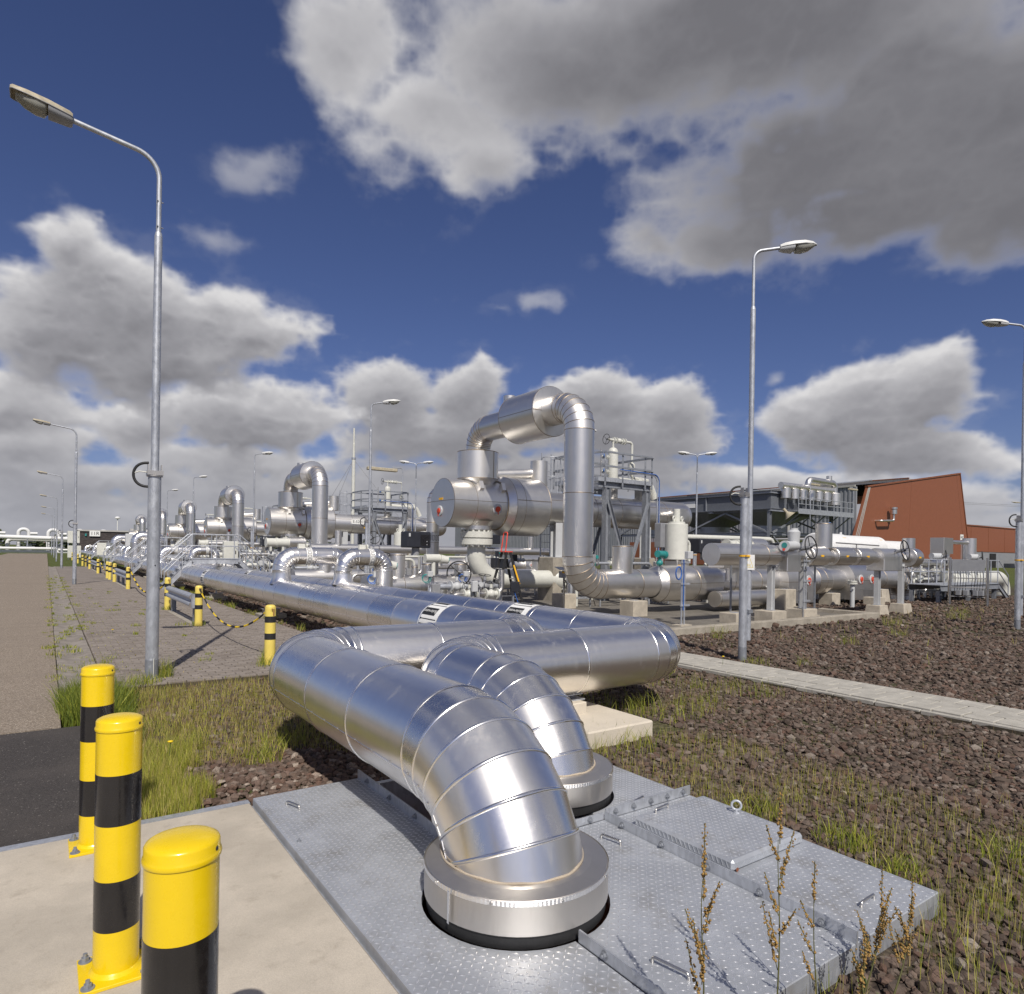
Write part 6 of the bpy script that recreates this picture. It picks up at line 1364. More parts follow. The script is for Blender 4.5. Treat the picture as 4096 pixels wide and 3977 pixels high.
# white horizontal tanks behind the run
def white_tank(x0, x1, y, z, r, label, lug=False):
    t = thing('white_tank', ((x0 + x1) / 2, y, -.02), label, 'tank', 'white horizontal actuator tanks'); W_ = M['white_paint']
    MB().lathe([(0, -.02), (r * .9, 0), (r, .05), (r, x1 - x0 - .05), (r * .9, x1 - x0), (0, x1 - x0 + .02)], (x0, y, z), (1, 0, 0), 44).build('shell', W_, t)
    k = MB(); k.lathe([(r * .3, -.14), (r * .3, -.02)], (x0, y, z), (1, 0, 0), 24); k.cyl((x0 - .14, y, z), (x0 - .12, y, z), r * .3, n=24); k.build('end_boss', M['light_grey_paint'], t)
    if lug: k = MB(); k.extrude([(x0 + .5 + q, y - .03, z + w) for q, w in ((-.35, r * .93), (.35, r * .93), (.10, r + .30), (-.10, r + .30))], (0, .06, 0)); k.ring((x0 + .5, y - .04, z + r + .18), (0, 1, 0), .06, .012, 16, 6); k.build('lifting_lug', W_, t)
    else: k = MB(); k.cyl((x0 + .6, y, z + r - .02), (x0 + .6, y, z + r + .12), .05, n=10); k.build('lifting_lug', W_, t)
    for q in (.25, .75): k = MB(); xx = x0 + (x1 - x0) * q; k.box(xx - .1, xx + .1, y - r * .7, y + r * .7, -.1, z - r * .6); k.build('saddle', M['grey_paint'], t)
    o = MB(); o.box(x1 - .5, x1 - .25, y - r * .72, y - r * .70, z + r * .68, z + r * .72); o.build('label', M['orange_label'], t)
white_tank(25.2, 27.1, 14.9, 2.05, .58, 'white tank with a triangular lifting lug behind the pipe run', True)
white_tank(27.5, 31.2, 15.4, 2.1, .52, 'long white horizontal tank in front of the brown hall')
white_tank(32.6, 35.6, 16.2, 2.0, .50, 'white tank with an orange label, right of the handwheel')
t = thing('beacon_post', (28.1, 15.9, 2.6), 'small post with blue and yellow beacon on the white tank', 'beacon'); m = MB(); m.cyl((28.1, 15.9, 2.58), (28.1, 15.9, 2.85), .06, n=12); m.build('post', M['white_paint'], t); m = MB(); m.cyl((28.1, 15.9, 2.85), (28.1, 15.9, 3.0), .07, n=12); m.build('amber_band', M['orange_label'], t); m = MB(); m.cyl((28.1, 15.9, 3.0), (28.1, 15.9, 3.12), .08, n=12); m.ball((28.1, 15.9, 3.12), .07); m.build('blue_lens', M['blue_paint'], t)
# second valve group farther right
def far_group():
    t = thing('far_valve_group', (35, 14, GZ), 'stainless cans, box and handwheel valves before the low brown hall', 'valves')
    clad(t, (30.0, 14.0, 1.45), (38.6, 14.0, 1.45), .20, 24, 'pipe', (.2, .4, .6, .8)); m = MB(); m.bbox(34.4, 35.4, 13.9, 14.5, 1.9, 2.66, .012); m.build('insulation_box', M['stainless_dark'], t)
    for x, r, z0, z1 in ((31.6, .26, 1.5, 2.55), (38.0, .30, 1.5, 2.70), (35.2, .22, 1.4, 2.0)): m = MB(); m.lathe([(r, z0), (r, z1), (r - .015, z1 + .012), (0, z1 + .02)], (x, 14.2, 0), n=28); m.build('can', M['stainless'], t)
    m = MB(); m.cyl((35.4, 14.2, 2.48), (37.8, 14.2, 2.48), .10, n=16); m.build('cross_line', M['stainless'], t)
    for x in (33.4, 37.4): handwheel(t, (x, 13.4, 1.75), (.3, -1, .1), .30, stem=.5, spokes=4); m = MB(); m.cyl((x - .5, 13.8, 1.78), (x, 13.65, 1.78), .14, n=18); m.build('gearbox', M['light_grey_paint'], t)
    clad(t, (29.5, 15.0, .85), (36.5, 15.0, .85), .42, 32, 'main_pipe', (.1, .45), SD); m = MB(); m.tube(fillet([(33.0, 13.2, .75), (39.2, 13.2, .75), (39.2, 13.2, -.3)], .7, 8), .36, 28); m.build('white_bend', M['off_white'], t)
    for x in (30.2, 33.4): m = MB(); m.ibeam((x, 14.0, -.1), (x, 14.0, 1.24), .14, .14, (1, 0, 0), .012); m.build('post', M['light_grey_paint'], t)
    return t
far_group(); pedestal(26.6, 13.0, .7, .6, .45, 'tapered concrete block right of the down turned pipe', .08)
# access platform with railings at the right
def right_platform():
    x0, x1, y0, y1, z = 28.7, 34.4, 11.7, 12.9, .62; t = thing('valve_platform', ((x0 + x1) / 2, (y0 + y1) / 2, GZ), 'low steel platform with tubular railings and a grey panel', 'platform'); G = M['galvanised']; S_ = M['structure_grey']
    for y in (y0, y1): m = MB(); m.ibeam((x0, y, z - .12), (x1, y, z - .12), .10, .22, (0, 0, 1), .012); m.build('edge_beam', S_, t)
    m = MB(); m.box(x0, x1, y0, y1, z - .008, z + .02); m.build('deck', G, t)
    for x in (x0 + .1, (x0 + x1) / 2, x1 - .2):
        for y in (y0 + .1, y1 - .1): m = MB(); m.ibeam((x, y, -.2), (x, y, z - .235), .14, .14, (1, 0, 0), .012); m.build('leg', S_, t)
    for y in (y0, y1):
        for zz in (z + 1.0, z + .5): m = MB(); m.tube(fillet([(x0 + .5, y, z + .5), (x0 + .05, y, z + .5), (x0 + .05, y, z + 1.0), (x1, y, z + 1.0)], .12, 20) if zz > z + .9 else [(x0 + .4, y, zz), (x1, y, zz)], .024, 10); m.build('rail', G, t)
        for i in range(8): x = x0 + .3 + i * (x1 - x0 - .4) / 7; m = MB(); m.cyl((x, y, z), (x, y, z + 1.0), .022, n=10); m.build('rail_post', G, t)
        m = MB(); m.ibeam((x1, y, z - .1), (x1 + 1.1, y, -.1), .08, .2, (0, 0, 1), .012); m.build('stair_stringer', S_, t)
        m = MB(); m.tube([(x1, y, z + 1.0), (x1 + 1.1, y, .95), (x1 + 1.1, y, .1)], .022, 10); m.tube([(x1, y, z + .5), (x1 + 1.1, y, .45)], .022, 8); m.build('stair_rail', G, t)
    for i in range(3): m = MB(); m.box(x1 + .15 + i * .32, x1 + .4 + i * .32, y0 + .06, y1 - .06, z - .2 - i * .2, z - .17 - i * .2); m.build('stair_tread', G, t)
    p = thing('gauge_stand', (28.3, 10.6, GZ), 'grey panel on two tubular posts with cables hanging below', 'panel')
    A_, B_ = Vector((28.12, 11.15, 0)), Vector((28.52, 10.05, 0)); dv = (B_ - A_).normalized(); nv = Vector((-dv.y, dv.x, 0)) * -1
    for q in (A_, B_): m = MB(); m.cyl((q.x, q.y, -.2), (q.x, q.y, 1.72), .055, n=16); m.build('post', M['stainless_rod'], p)
    m = MB(); m.beam(A_ + dv * .08 + Vector((0, 0, 1.43)), B_ - dv * .08 + Vector((0, 0, 1.43)), .03, .44); m.build('panel', M['grey_paint'], p)
    for z_ in (.25, .6, .95): m = MB(); m.cyl(A_ + Vector((0, 0, z_)), B_ + Vector((0, 0, z_)), .018, n=8); m.build('cross_bar', M['stainless_dark'], p)
    k = MB()
    for i in range(10): q = A_ + dv * (.16 + i * .085 + (.1 if i > 4 else 0)); k.tube([q + Vector((0, 0, 1.21)), q + Vector((.02, -.02, .95)), q + Vector((.0, .0, .6)), q + Vector((0, .02, .1))], .010, 5)
    k.build('hanging_cables', M['rubber'], p, kind='stuff')
    for f in (.25, .45, .7, .85): q = A_.lerp(B_, f); b = MB(); b.bbox(q.x - .08, q.x + .08, q.y - .08, q.y + .08, .3, .5, .01); b.build('junction_box', M['grey_paint'], p)
right_platform()
# ---------------------------------------------------------------- stepladder below the nearest exchanger
def stepladder():
    x, y = 11.85, 17.25; t = thing('stepladder', (x, y, -.02), 'black stepladder with a red top handle and yellow sticker', 'stepladder'); K = M['black_matt']; H_ = 1.68
    d = Vector((.993, -.12, 0)); s = Vector((.12, .993, 0)); c = Vector((x, y, -.02)); u = Vector((0, 0, 1))
    for sg in (-1, 1):
        for e in (-1, 1):
            m = MB(); m.beam(c + d * (sg * .50) + s * (e * .26), c + d * (sg * .06) + s * (e * .17) + u * H_, .075, .035, s); st = m.build('rail', K, t)
            if sg == 1 and e == -1: k = MB(); p0, p1 = c + d * .36 + s * -.238 + u * .68, c + d * .165 + s * -.198 + u * 1.28; off = -s * .018; k.beam(p0 + off * 1.4, p1 + off * 1.4, .05, .006, s); k.build('yellow_sticker', M['orange_label'], st)
        for i in range(5):
            f = (i + .6) / 5.2; a = .50 - .44 * f; w = .26 - .09 * f; m = MB(); m.beam(c + d * (sg * a) - s * w + u * H_ * f, c + d * (sg * a) + s * w + u * H_ * f, .03, .09, d); m.build('tread', M['stainless_rod'], t)
    m = MB(); m.beam(c - d * .14 + u * (H_ + .015), c + d * .14 + u * (H_ + .015), .36, .03); m.build('top_platform', M['red_paint'], t)
    m = MB(); m.tube(fillet([c - d * .10 - s * .15 + u * H_, c - d * .02 - s * .13 + u * (H_ + .62), c - d * .02 + s * .13 + u * (H_ + .62), c - d * .10 + s * .15 + u * H_], .07, 15), .018, 8); m.build('handle_bow', M['red_paint'], t)
    m = MB(); m.beam(c - d * .44 + u * .3, c + d * .44 + u * .3, .02, .012); m.build('spreader', M['galvanised'], t)
stepladder()
# ---------------------------------------------------------------- stiles over the header pipes
def stile(y0):
    x0, xa, xb, x1, z = 3.65, 4.75, 6.55, 7.75, 1.20; t = thing('pipe_stile', (5.6, y0 + .45, 0), '', 'stile', 'galvanised stiles over the header pipes'); G = M['galvanised']
    for y in (y0, y0 + .9):
        for a, b in (((x0, 0.0), (xa, z)), ((xa, z), (xb, z)), ((xb, z), (x1, 0))): m = MB(); m.ibeam((a[0], y, a[1] - .10), (b[0], y, b[1] - .10), .07, .20, (0, 0, 1), .01); m.build('stringer', G, t)
        yy = y + (-.05 if y == y0 else .05)
        for h, nm in ((.98, 'hand_rail'), (.52, 'knee_rail')):
            pts = [(x0 + .15, yy, .16 + h), (xa, yy, z + h), (xb, yy, z + h), (x1 - .15, yy, .16 + h)]
            if nm == 'hand_rail': pts = [(x0 + .02, yy, .45)] + [(x0 + .02, yy, .14 + h)] + pts[1:3] + [(x1, yy, .14 + h), (x1, yy, .45)]
            m = MB(); m.tube(fillet(pts, .06, 20), .022, 8); m.build(nm, G, t)
        for x, zz in ((x0 + .25, .25), (x0 + .75, .80), (xa, z), ((xa + xb) / 2, z), (xb, z), (xb + .5, .72), (xb + .95, .28)): m = MB(); m.cyl((x, yy, zz - .15), (x, yy, zz + .97), .020, n=8); m.build('rail_post', G, t)
    for i in range(5):
        f = (i + 1) / 6
        for xs, xe in ((x0, xa), (x1, xb)): xx = xs + (xe - xs) * f; m = MB(); m.box(xx - .13, xx + .13, y0 + .03, y0 + .87, z * f - .02, z * f + .012); m.build('tread', G, t)
    m = MB(); m.box(xa - .1, xb + .1, y0 + .03, y0 + .87, z - .02, z + .012); m.build('deck', G, t); return t
s0 = stile(29.0); s0['label'] = 'nearest galvanised stile with handrails stepping over the header pipes'
for i, y in enumerate((42.5, 60.5, 86.0)): clone(s0, (5.6, y + .45, 0), '%s galvanised stile over the header pipes, towards the dark brick hut' % ('second', 'third', 'farthest')[i])
# expansion loops of the headers beyond the stiles
for i, (x, y, w, nm) in enumerate(((5.0, 52.0, 1.5, 'nearer'), (5.0, 69.0, 1.4, 'farther'))):
    t = thing('expansion_loop', (x, y, 0), '%s tall shiny expansion loop rising from the headers beyond the stile' % nm, 'pipe', 'expansion loops on the headers')
    clad_pipe(t, [(x, y, .6), (x, y, 2.35), (x + w, y, 2.35), (x + w, y, .4)], [.45, .45], .33, .5, 15, ALU, 24, None, bead=.006)
# ---------------------------------------------------------------- small cabinets between stiles
def cabinet(x, y, w, d, z0, z1, label, mat='off_white'):
    t = thing('field_cabinet', (x, y, 0), label, 'cabinet', 'field cabinets along the headers'); m = MB(); m.bbox(x, x + w, y, y + d, z0, z1, .02); m.build('housing', M[mat], t)
    for q in (.12, w - .12): m = MB(); m.cyl((x + q, y + d / 2, -.05), (x + q, y + d / 2, z0), .03, n=8); m.build('leg', M['galvanised'], t)
    m = MB(); m.box(x + .05, x + w - .05, y - .008, y - .001, z0 + .05, z1 - .05); m.build('door', M[mat], t); m = MB(); m.box(x + w - .14, x + w - .10, y - .02, y - .009, (z0 + z1) / 2 - .08, (z0 + z1) / 2 + .08); m.build('door_handle', M['black_matt'], t)
cabinet(6.6, 32.2, .62, .35, .95, 1.95, 'off white field cabinet behind the tall road lamp'); cabinet(3.6, 68, .7, .4, .8, 1.9, 'off white field cabinet beside the third stile'); cabinet(4.9, 58, .5, .4, 1.4, 2.6, 'narrow grey field cabinet in front of the brick hut', 'light_grey_paint')
cabinet(2.0, 92, 1.3, .6, .2, 1.6, 'lower white cabinet far along the paving'); cabinet(2.0, 93, 1.2, .6, 1.9, 3.3, 'upper white cabinet far along the paving')
# ---------------------------------------------------------------- guyed mast behind the second exchanger
t = thing('guyed_mast', (22.6, 57.4, 0), 'thin white guyed mast rising behind the second exchanger', 'mast'); m = MB(); m.lathe([(.16, 0), (.16, 9.8), (.12, 9.82), (.11, 11.2), (.09, 11.25), (.09, 12.6)], (22.6, 57.4, 0), n=14); m.build('tube', M['off_white'], t); m = MB(); m.lathe([(.2, 9.8), (.2, 9.95)], (22.6, 57.4, 0), n=14); m.build('guy_collar', M['galvanised'], t)
for dx, dy in ((-4.6, 3.2), (-3.2, 2.0), (6.5, -4.5)): m = MB(); m.cyl((22.6, 57.4, 9.8), (22.6 + dx, 57.4 + dy, 0), .018, n=5); m.build('guy_wire', M['grey_paint'], t)
# work light over the second platform
t = thing('work_light', (17.8, 38.9, 5.3), 'tube light on a bent pole above the second platform', 'light'); m = MB(); m.tube(fillet([(18.6, 38.9, 4.2), (18.6, 38.9, 6.9), (17.9, 38.9, 6.9)], .15, 15), .03, 8); m.build('pole', M['galvanised'], t); m = MB(); m.bbox(16.2, 18.2, 38.75, 39.05, 6.62, 6.82, .03); m.build('fitting', M['lamp_beige'], t)
# ---------------------------------------------------------------- air cooler behind the plant
def air_cooler():
    x0, x1, y0, y1, zb, zt = 49.0, 58.6, 32.8, 50.5, 5.55, 6.95
    t = thing('air_cooler', ((x0 + x1) / 2, (y0 + y1) / 2, GZ), 'raised dark grey air cooler on braced steel legs before the brown hall', 'air cooler'); S_ = M['structure_grey']; D_ = M['galvanised_dark']
    m = MB(); m.box(x0, x1, y0, y1, zb, zt); bd = m.build('coil_casing', M['louvre'], t)
    m = MB()
    for z in (zb - .05, zt + .03): m.ibeam((x0 - .1, y0 - .1, z), (x0 - .1, y1, z), .2, .24, (0, 0, 1), .02); m.ibeam((x0 - .1, y0 - .1, z), (x1, y0 - .1, z), .2, .24, (0, 0, 1), .02)
    m.build('casing_frame', S_, bd)
    for y in (39.3, 46.0): m = MB(); m.box(x0 - .14, x0 - .02, y - .04, y + .04, zb + .1, zt - .1); m.build('casing_joint', S_, bd)
    m = MB(); m.box(x0 - .03, x0 - .012, 40.6, 42.6, zb + .45, zt - .35); m.build('sign_plate', M['sign_white'], t)
    for yy in (32.8 + 2.9, 41.6, 47.5):       # plenum funnels with fan rings
        m = MB(); w = 2.8 if yy < 40 else 2.7; cx = (x0 + x1) / 2 - 1.2; r = 1.7
        top = [(x0 + .3, yy - w), (x1 - .6, yy - w), (x1 - .6, yy + w), (x0 + .3, yy + w)]; n = 32
        ring = [(cx + r * math.cos(2 * math.pi * i / n), yy + r * math.sin(2 * math.pi * i / n), 4.3) for i in range(n)]
        sq = []
        for i in range(n):
            a = 2 * math.pi * i / n; c_, s_ = math.cos(a), math.sin(a); k = 1 / max(abs(c_), abs(s_)); sq.append((cx + k * c_ * (4.0), yy + k * s_ * w, zb - .02))
        m.add(ring + sq, [(i, (i + 1) % n, n + (i + 1) % n, n + i) for i in range(n)], False); m.build('plenum', D_, t)
        m = MB(); m.lathe([(r, 3.35), (r, 4.3)], (cx, yy, 0), n=40); m.lathe([(r - .03, 4.3), (r - .03, 3.35)], (cx, yy, 0), n=40); m.build('fan_ring', M['galvanised'], t)
        f = MB()
        for k in range(6): a = k * 1.047; f.beam((cx, yy, 3.8), (cx + 1.6 * math.cos(a), yy + 1.6 * math.sin(a), 3.85), .3, .03); 
        f.build('fan_blades', M['light_grey_paint'], t)
    for x in (x0, x1 - .2):
        for y in (y0 + .1, 41.7, y1 - .2):
            m = MB(); m.ibeam((x, y, -.2), (x, y, zb - .18), .26, .26, (1, 0, 0), .02); m.build('leg', D_, t)
    for x in (x0, x1 - .2):
        m = MB(); m.ibeam((x, y0, 3.55), (x, y1, 3.55), .2, .26, (0, 0, 1), .02); m.build('tie_beam', D_, t)
        for ya, yb in ((y0 + .2, 37.2), (41.6, 37.2), (41.8, 46.2), (50.2, 46.2)): m = MB(); m.beam((x - .05, ya, 3.65), (x - .05, yb, zb - .2), .14, .14); m.build('brace', S_, t)
    for y in (y0, 41.7):
        m = MB(); m.ibeam((x0, y, 3.55), (x1, y, 3.55), .2, .26, (0, 0, 1), .02); m.build('tie_beam', D_, t)
        for xa, xb in ((x0 + .2, 53.8), (x1 - .3, 53.8)): m = MB(); m.beam((xa, y - .05, 3.6), (xb, y - .05, zb - .2), .14, .14); m.build('brace', D_, t); m = MB(); m.beam((xa, y + .05, 3.5), (xb, y + .05, .2), .12, .12); m.build('brace', D_, t)
    # walkway with railing on the near end
    ya, yb = y0 - 1.5, y0 - .25
    m = MB(); m.box(x0 + 1.6, x1 + .6, ya, yb, 5.38, 5.46); m.build('walkway_deck', M['galvanised'], t); m = MB(); m.box(x0 + 1.6, x1 + .6, ya - .04, ya, 5.2, 5.62); m.build('toe_board', M['galvanised'], t)
    for z in (6.0, 6.52): m = MB(); m.cyl((x0 + 1.6, ya, z), (x1 + .6, ya, z), .03, n=8); m.build('rail', M['galvanised'], t)
    for i in range(9): x = x0 + 1.6 + i * (x1 - x0 - 1.0) / 8; m = MB(); m.beam((x, ya, 5.3), (x, ya, 6.52), .06, .05); m.build('rail_post', M['galvanised'], t)
    for i in range(5): x = x0 + 2 + i * 2.0; m = MB(); m.beam((x, ya + .1, 5.3), (x, y0, 4.2), .08, .08); m.build('bracket', S_, t)
    m = MB()
    for i in range(16): z = 5.1 + i * .07; m.box(x0 + 2.2, x1 - .6, y0 - .16, y0 - .10, z, z + .03)
    m.build('louvres', M['louvre'], bd, kind='stuff')
    # header with seven nozzles and a crossover
    zh = 7.42
    m = MB(); m.cyl((x0 + .6, y0 - .5, zh + .12), (x1 - 1.2, y0 - .5, zh + .12), .27, n=24); hd = m.build('header_pipe', M['stainless'], t)
    for i in range(6): x = x0 + 1.3 + i * 1.22; m = MB(); m.lathe([(.40, 6.5), (.40, zh - .12), (.36, zh - .08), (.1, zh)], (x, y0 - .5, 0), n=28); m.build('nozzle_can', M['stainless'], hd)
    x = x1 - .8; m = MB(); m.lathe([(.5, 6.3), (.5, zh - .1), (.46, zh - .05), (0, zh)], (x, y0 - .5, 0), n=28); m.build('nozzle_can', M['stainless'], hd)
    m = MB(); m.tube(fillet([(x0 + 4.6, y0 - .5, zh), (x0 + 4.6, y0 - .5, 8.3), (x, y0 - .5, 8.25), (x, y0 - .5, zh - .2)], .45, 12), .27, 20); m.build('crossover', M['stainless'], hd); m = MB(); m.lathe([(.24, 8.3), (.24, 8.85), (0, 8.86)], (x - .9, y0 - .5, 0), n=20); m.build('vent_can', M['stainless'], hd)
    # floodlights
    for xx in (x0 + 3.3, x1 + .5): m = MB(); m.tube(fillet([(xx, ya, 4.7), (xx, ya, 7.9), (xx + (.8 if xx < 55 else -.6), ya, 7.85)], .12, 15), .035, 8); m.build('light_pole', M['galvanised'], t); m = MB(); m.bbox(min(xx, xx + .7 * (1 if xx < 55 else -1)), max(xx, xx + .7 * (1 if xx < 55 else -1)) + .6, ya - .12, ya + .12, 7.66, 7.8, .02); m.build('light_fitting', M['lamp_beige'], t)
    m = MB(); m.lathe([(.12, 0), (.12, .4), (.42, .75), (.5, .8)], (x0 + .4, y0 - .9, 5.55), (.4, -.5, -.75), 24); m.build('horn', M['lamp_beige'], t)
    return t
air_cooler()
# ---------------------------------------------------------------- the brown wedge shaped hall
def hall():
    t = thing('brown_hall', (113, 55, GZ), 'rust brown wedge shaped sheet metal hall with a grey ribbed side', 'building'); Br = M['sheet_brown']
    Y = 49.9; TL, TR, BRt, BL = (98.2, 12.0), (129.2, 16.4), (134.3, -.3), (92.3, -.3)
    # front wall as three sheet fields with thin joints
    cuts = [0, .435, .955, 1.0]
    for a, b in zip(cuts[:-1], cuts[1:]):
        f0, f1 = a + (.0012 if a else 0), b
        P4 = [(BL[0] + (BRt[0] - BL[0]) * f0, BL[1]), (BL[0] + (BRt[0] - BL[0]) * f1, BRt[1]), (TL[0] + (TR[0] - TL[0]) * f1, TL[1] + (TR[1] - TL[1]) * f1), (TL[0] + (TR[0] - TL[0]) * f0, TL[1] + (TR[1] - TL[1]) * f0)]
        m = MB(); m.extrude([(x, Y, z) for x, z in P4], (0, .3, 0)); m.build('wall_panel', Br, t)
    m = MB(); m.beam((TL[0] - .1, Y + .1, TL[1] + .05), (TR[0] + .1, Y + .1, TR[1] + .05), .5, .22); m.beam((TR[0] + .05, Y + .1, TR[1]), (BRt[0] + .05, Y + .1, 0), .4, .2, (1, 0, 0)); m.build('roof_trim', M['rust'], t)
    for q in (.6, 1.15, 1.7):
        m = MB(); m.beam((BL[0] + q, Y - .05, 0), (TL[0] + q * .4, Y - .05, TL[1]), .12, .05, (0, -1, 0)); m.build('edge_fin', M['sheet_pale'], t)
    # grey ribbed side
    XS = 95.6; m = MB(); m.extrude([(XS, Y + .31, -.3), (XS, 165, -.3), (XS, 165, 11.9), (XS, Y + .31, 11.9)], (.3, 0, 0)); sd = m.build('side_wall', M['sheet_grey'], t)
    m = MB()
    for i in range(150): y = Y + .5 + i * .62; m.box(XS - .09, XS - .001, y, y + .24, 0, 11.85)
    m.build('ribs', M['sheet_grey'], sd, kind='stuff')
    m = MB(); m.box(XS - .25, XS + .1, Y + .4, 165, 11.85, 12.15); m.build('eaves_trim', M['sheet_pale'], t)
    # roof and the higher roof behind
    m = MB(); m.add([(XS, Y + .3, 12.1), (XS, 165, 12.1), (112, 165, 13.3), (112, Y + .3, 13.9)], [(0, 3, 2, 1)]); m.build('roof', M['sheet_pale'], t)
    m = MB(); m.extrude([(112, Y + .5, 12.0), (112, 165, 12.0), (112, 165, 13.9), (112, Y + 22, 14.4), (112, Y + .5, 14.3)], (17, 0, 0)); m.build('upper_roof', M['sheet_pale'], t)
    m = MB(); m.beam((111.9, Y + .5, 14.38), (111.9, Y + 22, 14.48), .4, .14); m.beam((111.9, Y + 22, 14.48), (111.9, 165, 13.98), .4, .14); m.build('roof_trim', M['rust'], t)
    for i, (y, w) in enumerate(((70, 3.0), (84, 2.6))): m = MB(); m.box(100 + i * 2, 103 + i * 2, y, y + w, 12.5, 13.2); m.build('roof_light', M['window_glass'], t)
    m = MB(); m.cyl((99.0, Y - .2, 13.0), (94.5, Y + 20, 12.2), .12, n=8); m.build('lightning_rod', M['galvanised'], t)
    # bracket with an exhaust head on the brown wall
    m = MB(); m.tube(fillet([(100.6, Y, 7.1), (100.6, Y - .9, 7.1), (104.2, Y - .9, 7.25), (104.2, Y - .9, 8.2)], .3, 15), .17, 12); m.lathe([(.3, 8.2), (.45, 8.25), (.45, 8.9), (.3, 8.95), (.5, 9.0), (.5, 9.25), (0, 9.3)], (104.2, Y - .9, 0), n=18); m.build('exhaust_head', M['stainless'], t)
    # side details
    m = MB(); m.box(XS - .6, XS - .09, 56.4, 58.2, 9.4, 9.7); m.build('canopy', M['black_matt'], t); m = MB(); m.cyl((XS - .5, 60.5, 3.5), (XS - .5, 60.5, 9.3), .22, n=12); m.build('downpipe', M['sheet_pale'], t)
    m = MB(); m.cyl((93.6, 52.5, 4.2), (88.0, 64, 4.2), .45, n=20); m.build('duct', M['stainless_dark'], t)
    m = MB(); m.box(XS - 3.5, XS - .1, 64, 92, 0, 3.9); m.build('annex', Br, t)
    for i in range(5):
        y = 66 + i * 5.2; wn = MB(); wn.box(XS - 3.56, XS - 3.5, y, y + 2.2, 1.2, 3.0); w_ = wn.build('window', M['window_glass'], t); fr = MB(); fr.box(XS - 3.6, XS - 3.505, y - .1, y, 1.1, 3.1); fr.box(XS - 3.6, XS - 3.505, y + 2.2, y + 2.3, 1.1, 3.1); fr.build('window_frame', M['sheet_pale'], w_)
    # low wing on the right
    m = MB(); m.box(133.6, 210, 56, 80, 3.2, 8.3); m.build('wing_wall', Br, t); m = MB(); m.box(134.0, 210, 56.1, 79.9, -.3, 3.199); m.build('wing_base', M['sheet_grey'], t)
    for i in range(8): x = 142 + i * 8.5; m = MB(); m.box(x, x + .08, 55.97, 55.999, 3.2, 8.28); m.build('wall_joint', M['rust'], t)
    m = MB(); m.box(133.4, 210, 55.85, 56.2, 8.3, 8.5); m.build('wing_trim', M['rust'], t); m = MB(); m.box(160, 163, 55.95, 56.09, -.1, 2.9); m.build('wing_door', M['black_matt'], t)
    sg = MB(); sg.box(124.9, 126.1, 48.0, 48.05, 4.85, 5.75); s_ = sg.build('hall_sign', M['sign_white'], t); text_mesh('04C', .62, 'sign_lettering', M['sign_ink'], s_, (125.5, 47.985, 5.28), (0, -1, 0)); m = MB(); m.cyl((125.5, 48.1, 0), (125.5, 48.1, 4.85), .05, n=8); m.build('sign_post', M['galvanised'], t)
    return t
hall()
for i, (x, y, z, nm) in enumerate(((166, 50, -.05, 'lower'), (166, 50, 2.62, 'upper'))):
    t = thing('storage_container', (x, y, z), '%s of two stacked pale storage containers by the low wing' % nm, 'container', 'stacked containers'); m = MB(); m.bbox(x, x + 6, y, y + 2.4, z, z + 2.55, .05); m.build('box', M['white_paint'], t); m = MB()
    for k in range(14): m.box(x + .2 + k * .42, x + .36 + k * .42, y - .05, y - .001, z + .15, z + 2.4)
    m.build('ribs', M['lamp_beige'], t)
    m = MB(); m.box(x - .02, x - .001, y + .1, y + 2.3, z + .1, z + 2.45); m.build('door', M['lamp_beige'], t)
t = thing('yard_lamp', (112, 34, GZ), 'small distant lamp post in front of the low brown wing', 'lamp post', 'white headed lamps in the plant'); x, y = 112.0, 34.0
m = MB(); m.lathe([(.11, -.1), (.08, 8.5)], (x, y, 0), n=10); m.build('pole', M['galvanised'], t); m = MB(); m.tube(fillet([(x, y, 8.4), (x, y, 9.4), (x - 1.6, y + 1.1, 9.6)], .4, 15), .05, 8); m.build('arm', M['galvanised'], t); luminaire(t, (x - 1.5, y + 1.05, 9.58), (-.819, .574, .05), 'beige', 1.3)
# ---------------------------------------------------------------- brick hut with its number
t = thing('brick_hut', (17, 134, GZ), 'dark brick hut with flat roof and the number 11R', 'building')
m = MB(); m.box(4.4, 34, 131, 139, -.3, 4.0); m.build('wall', M['dark_brick'], t); m = MB(); m.box(4.2, 34.2, 130.8, 139.2, 4.0, 4.25); m.build('roof_edge', M['sheet_pale'], t)
m = MB(); m.box(5.85, 7.35, 130.74, 130.79, 3.18, 4.1); s_ = m.build('number_plate', M['sign_white'], t); text_mesh('11R', .78, 'number_lettering', M['sign_ink'], s_, (6.6, 130.72, 3.63), (0, -1, 0))
m = MB(); m.box(8.2, 9.2, 130.93, 130.99, -.1, 2.2); m.build('door', M['grey_paint'], t); m = MB(); m.box(5.2, 5.45, 130.8, 130.95, 3.2, 3.6); m.build('wall_lamp', M['teal_paint'], t)
for q in (12, 24): m = MB(); m.box(q, q + .8, 134, 135, 4.25, 4.7); m.build('roof_cowl', M['sheet_pale'], t)
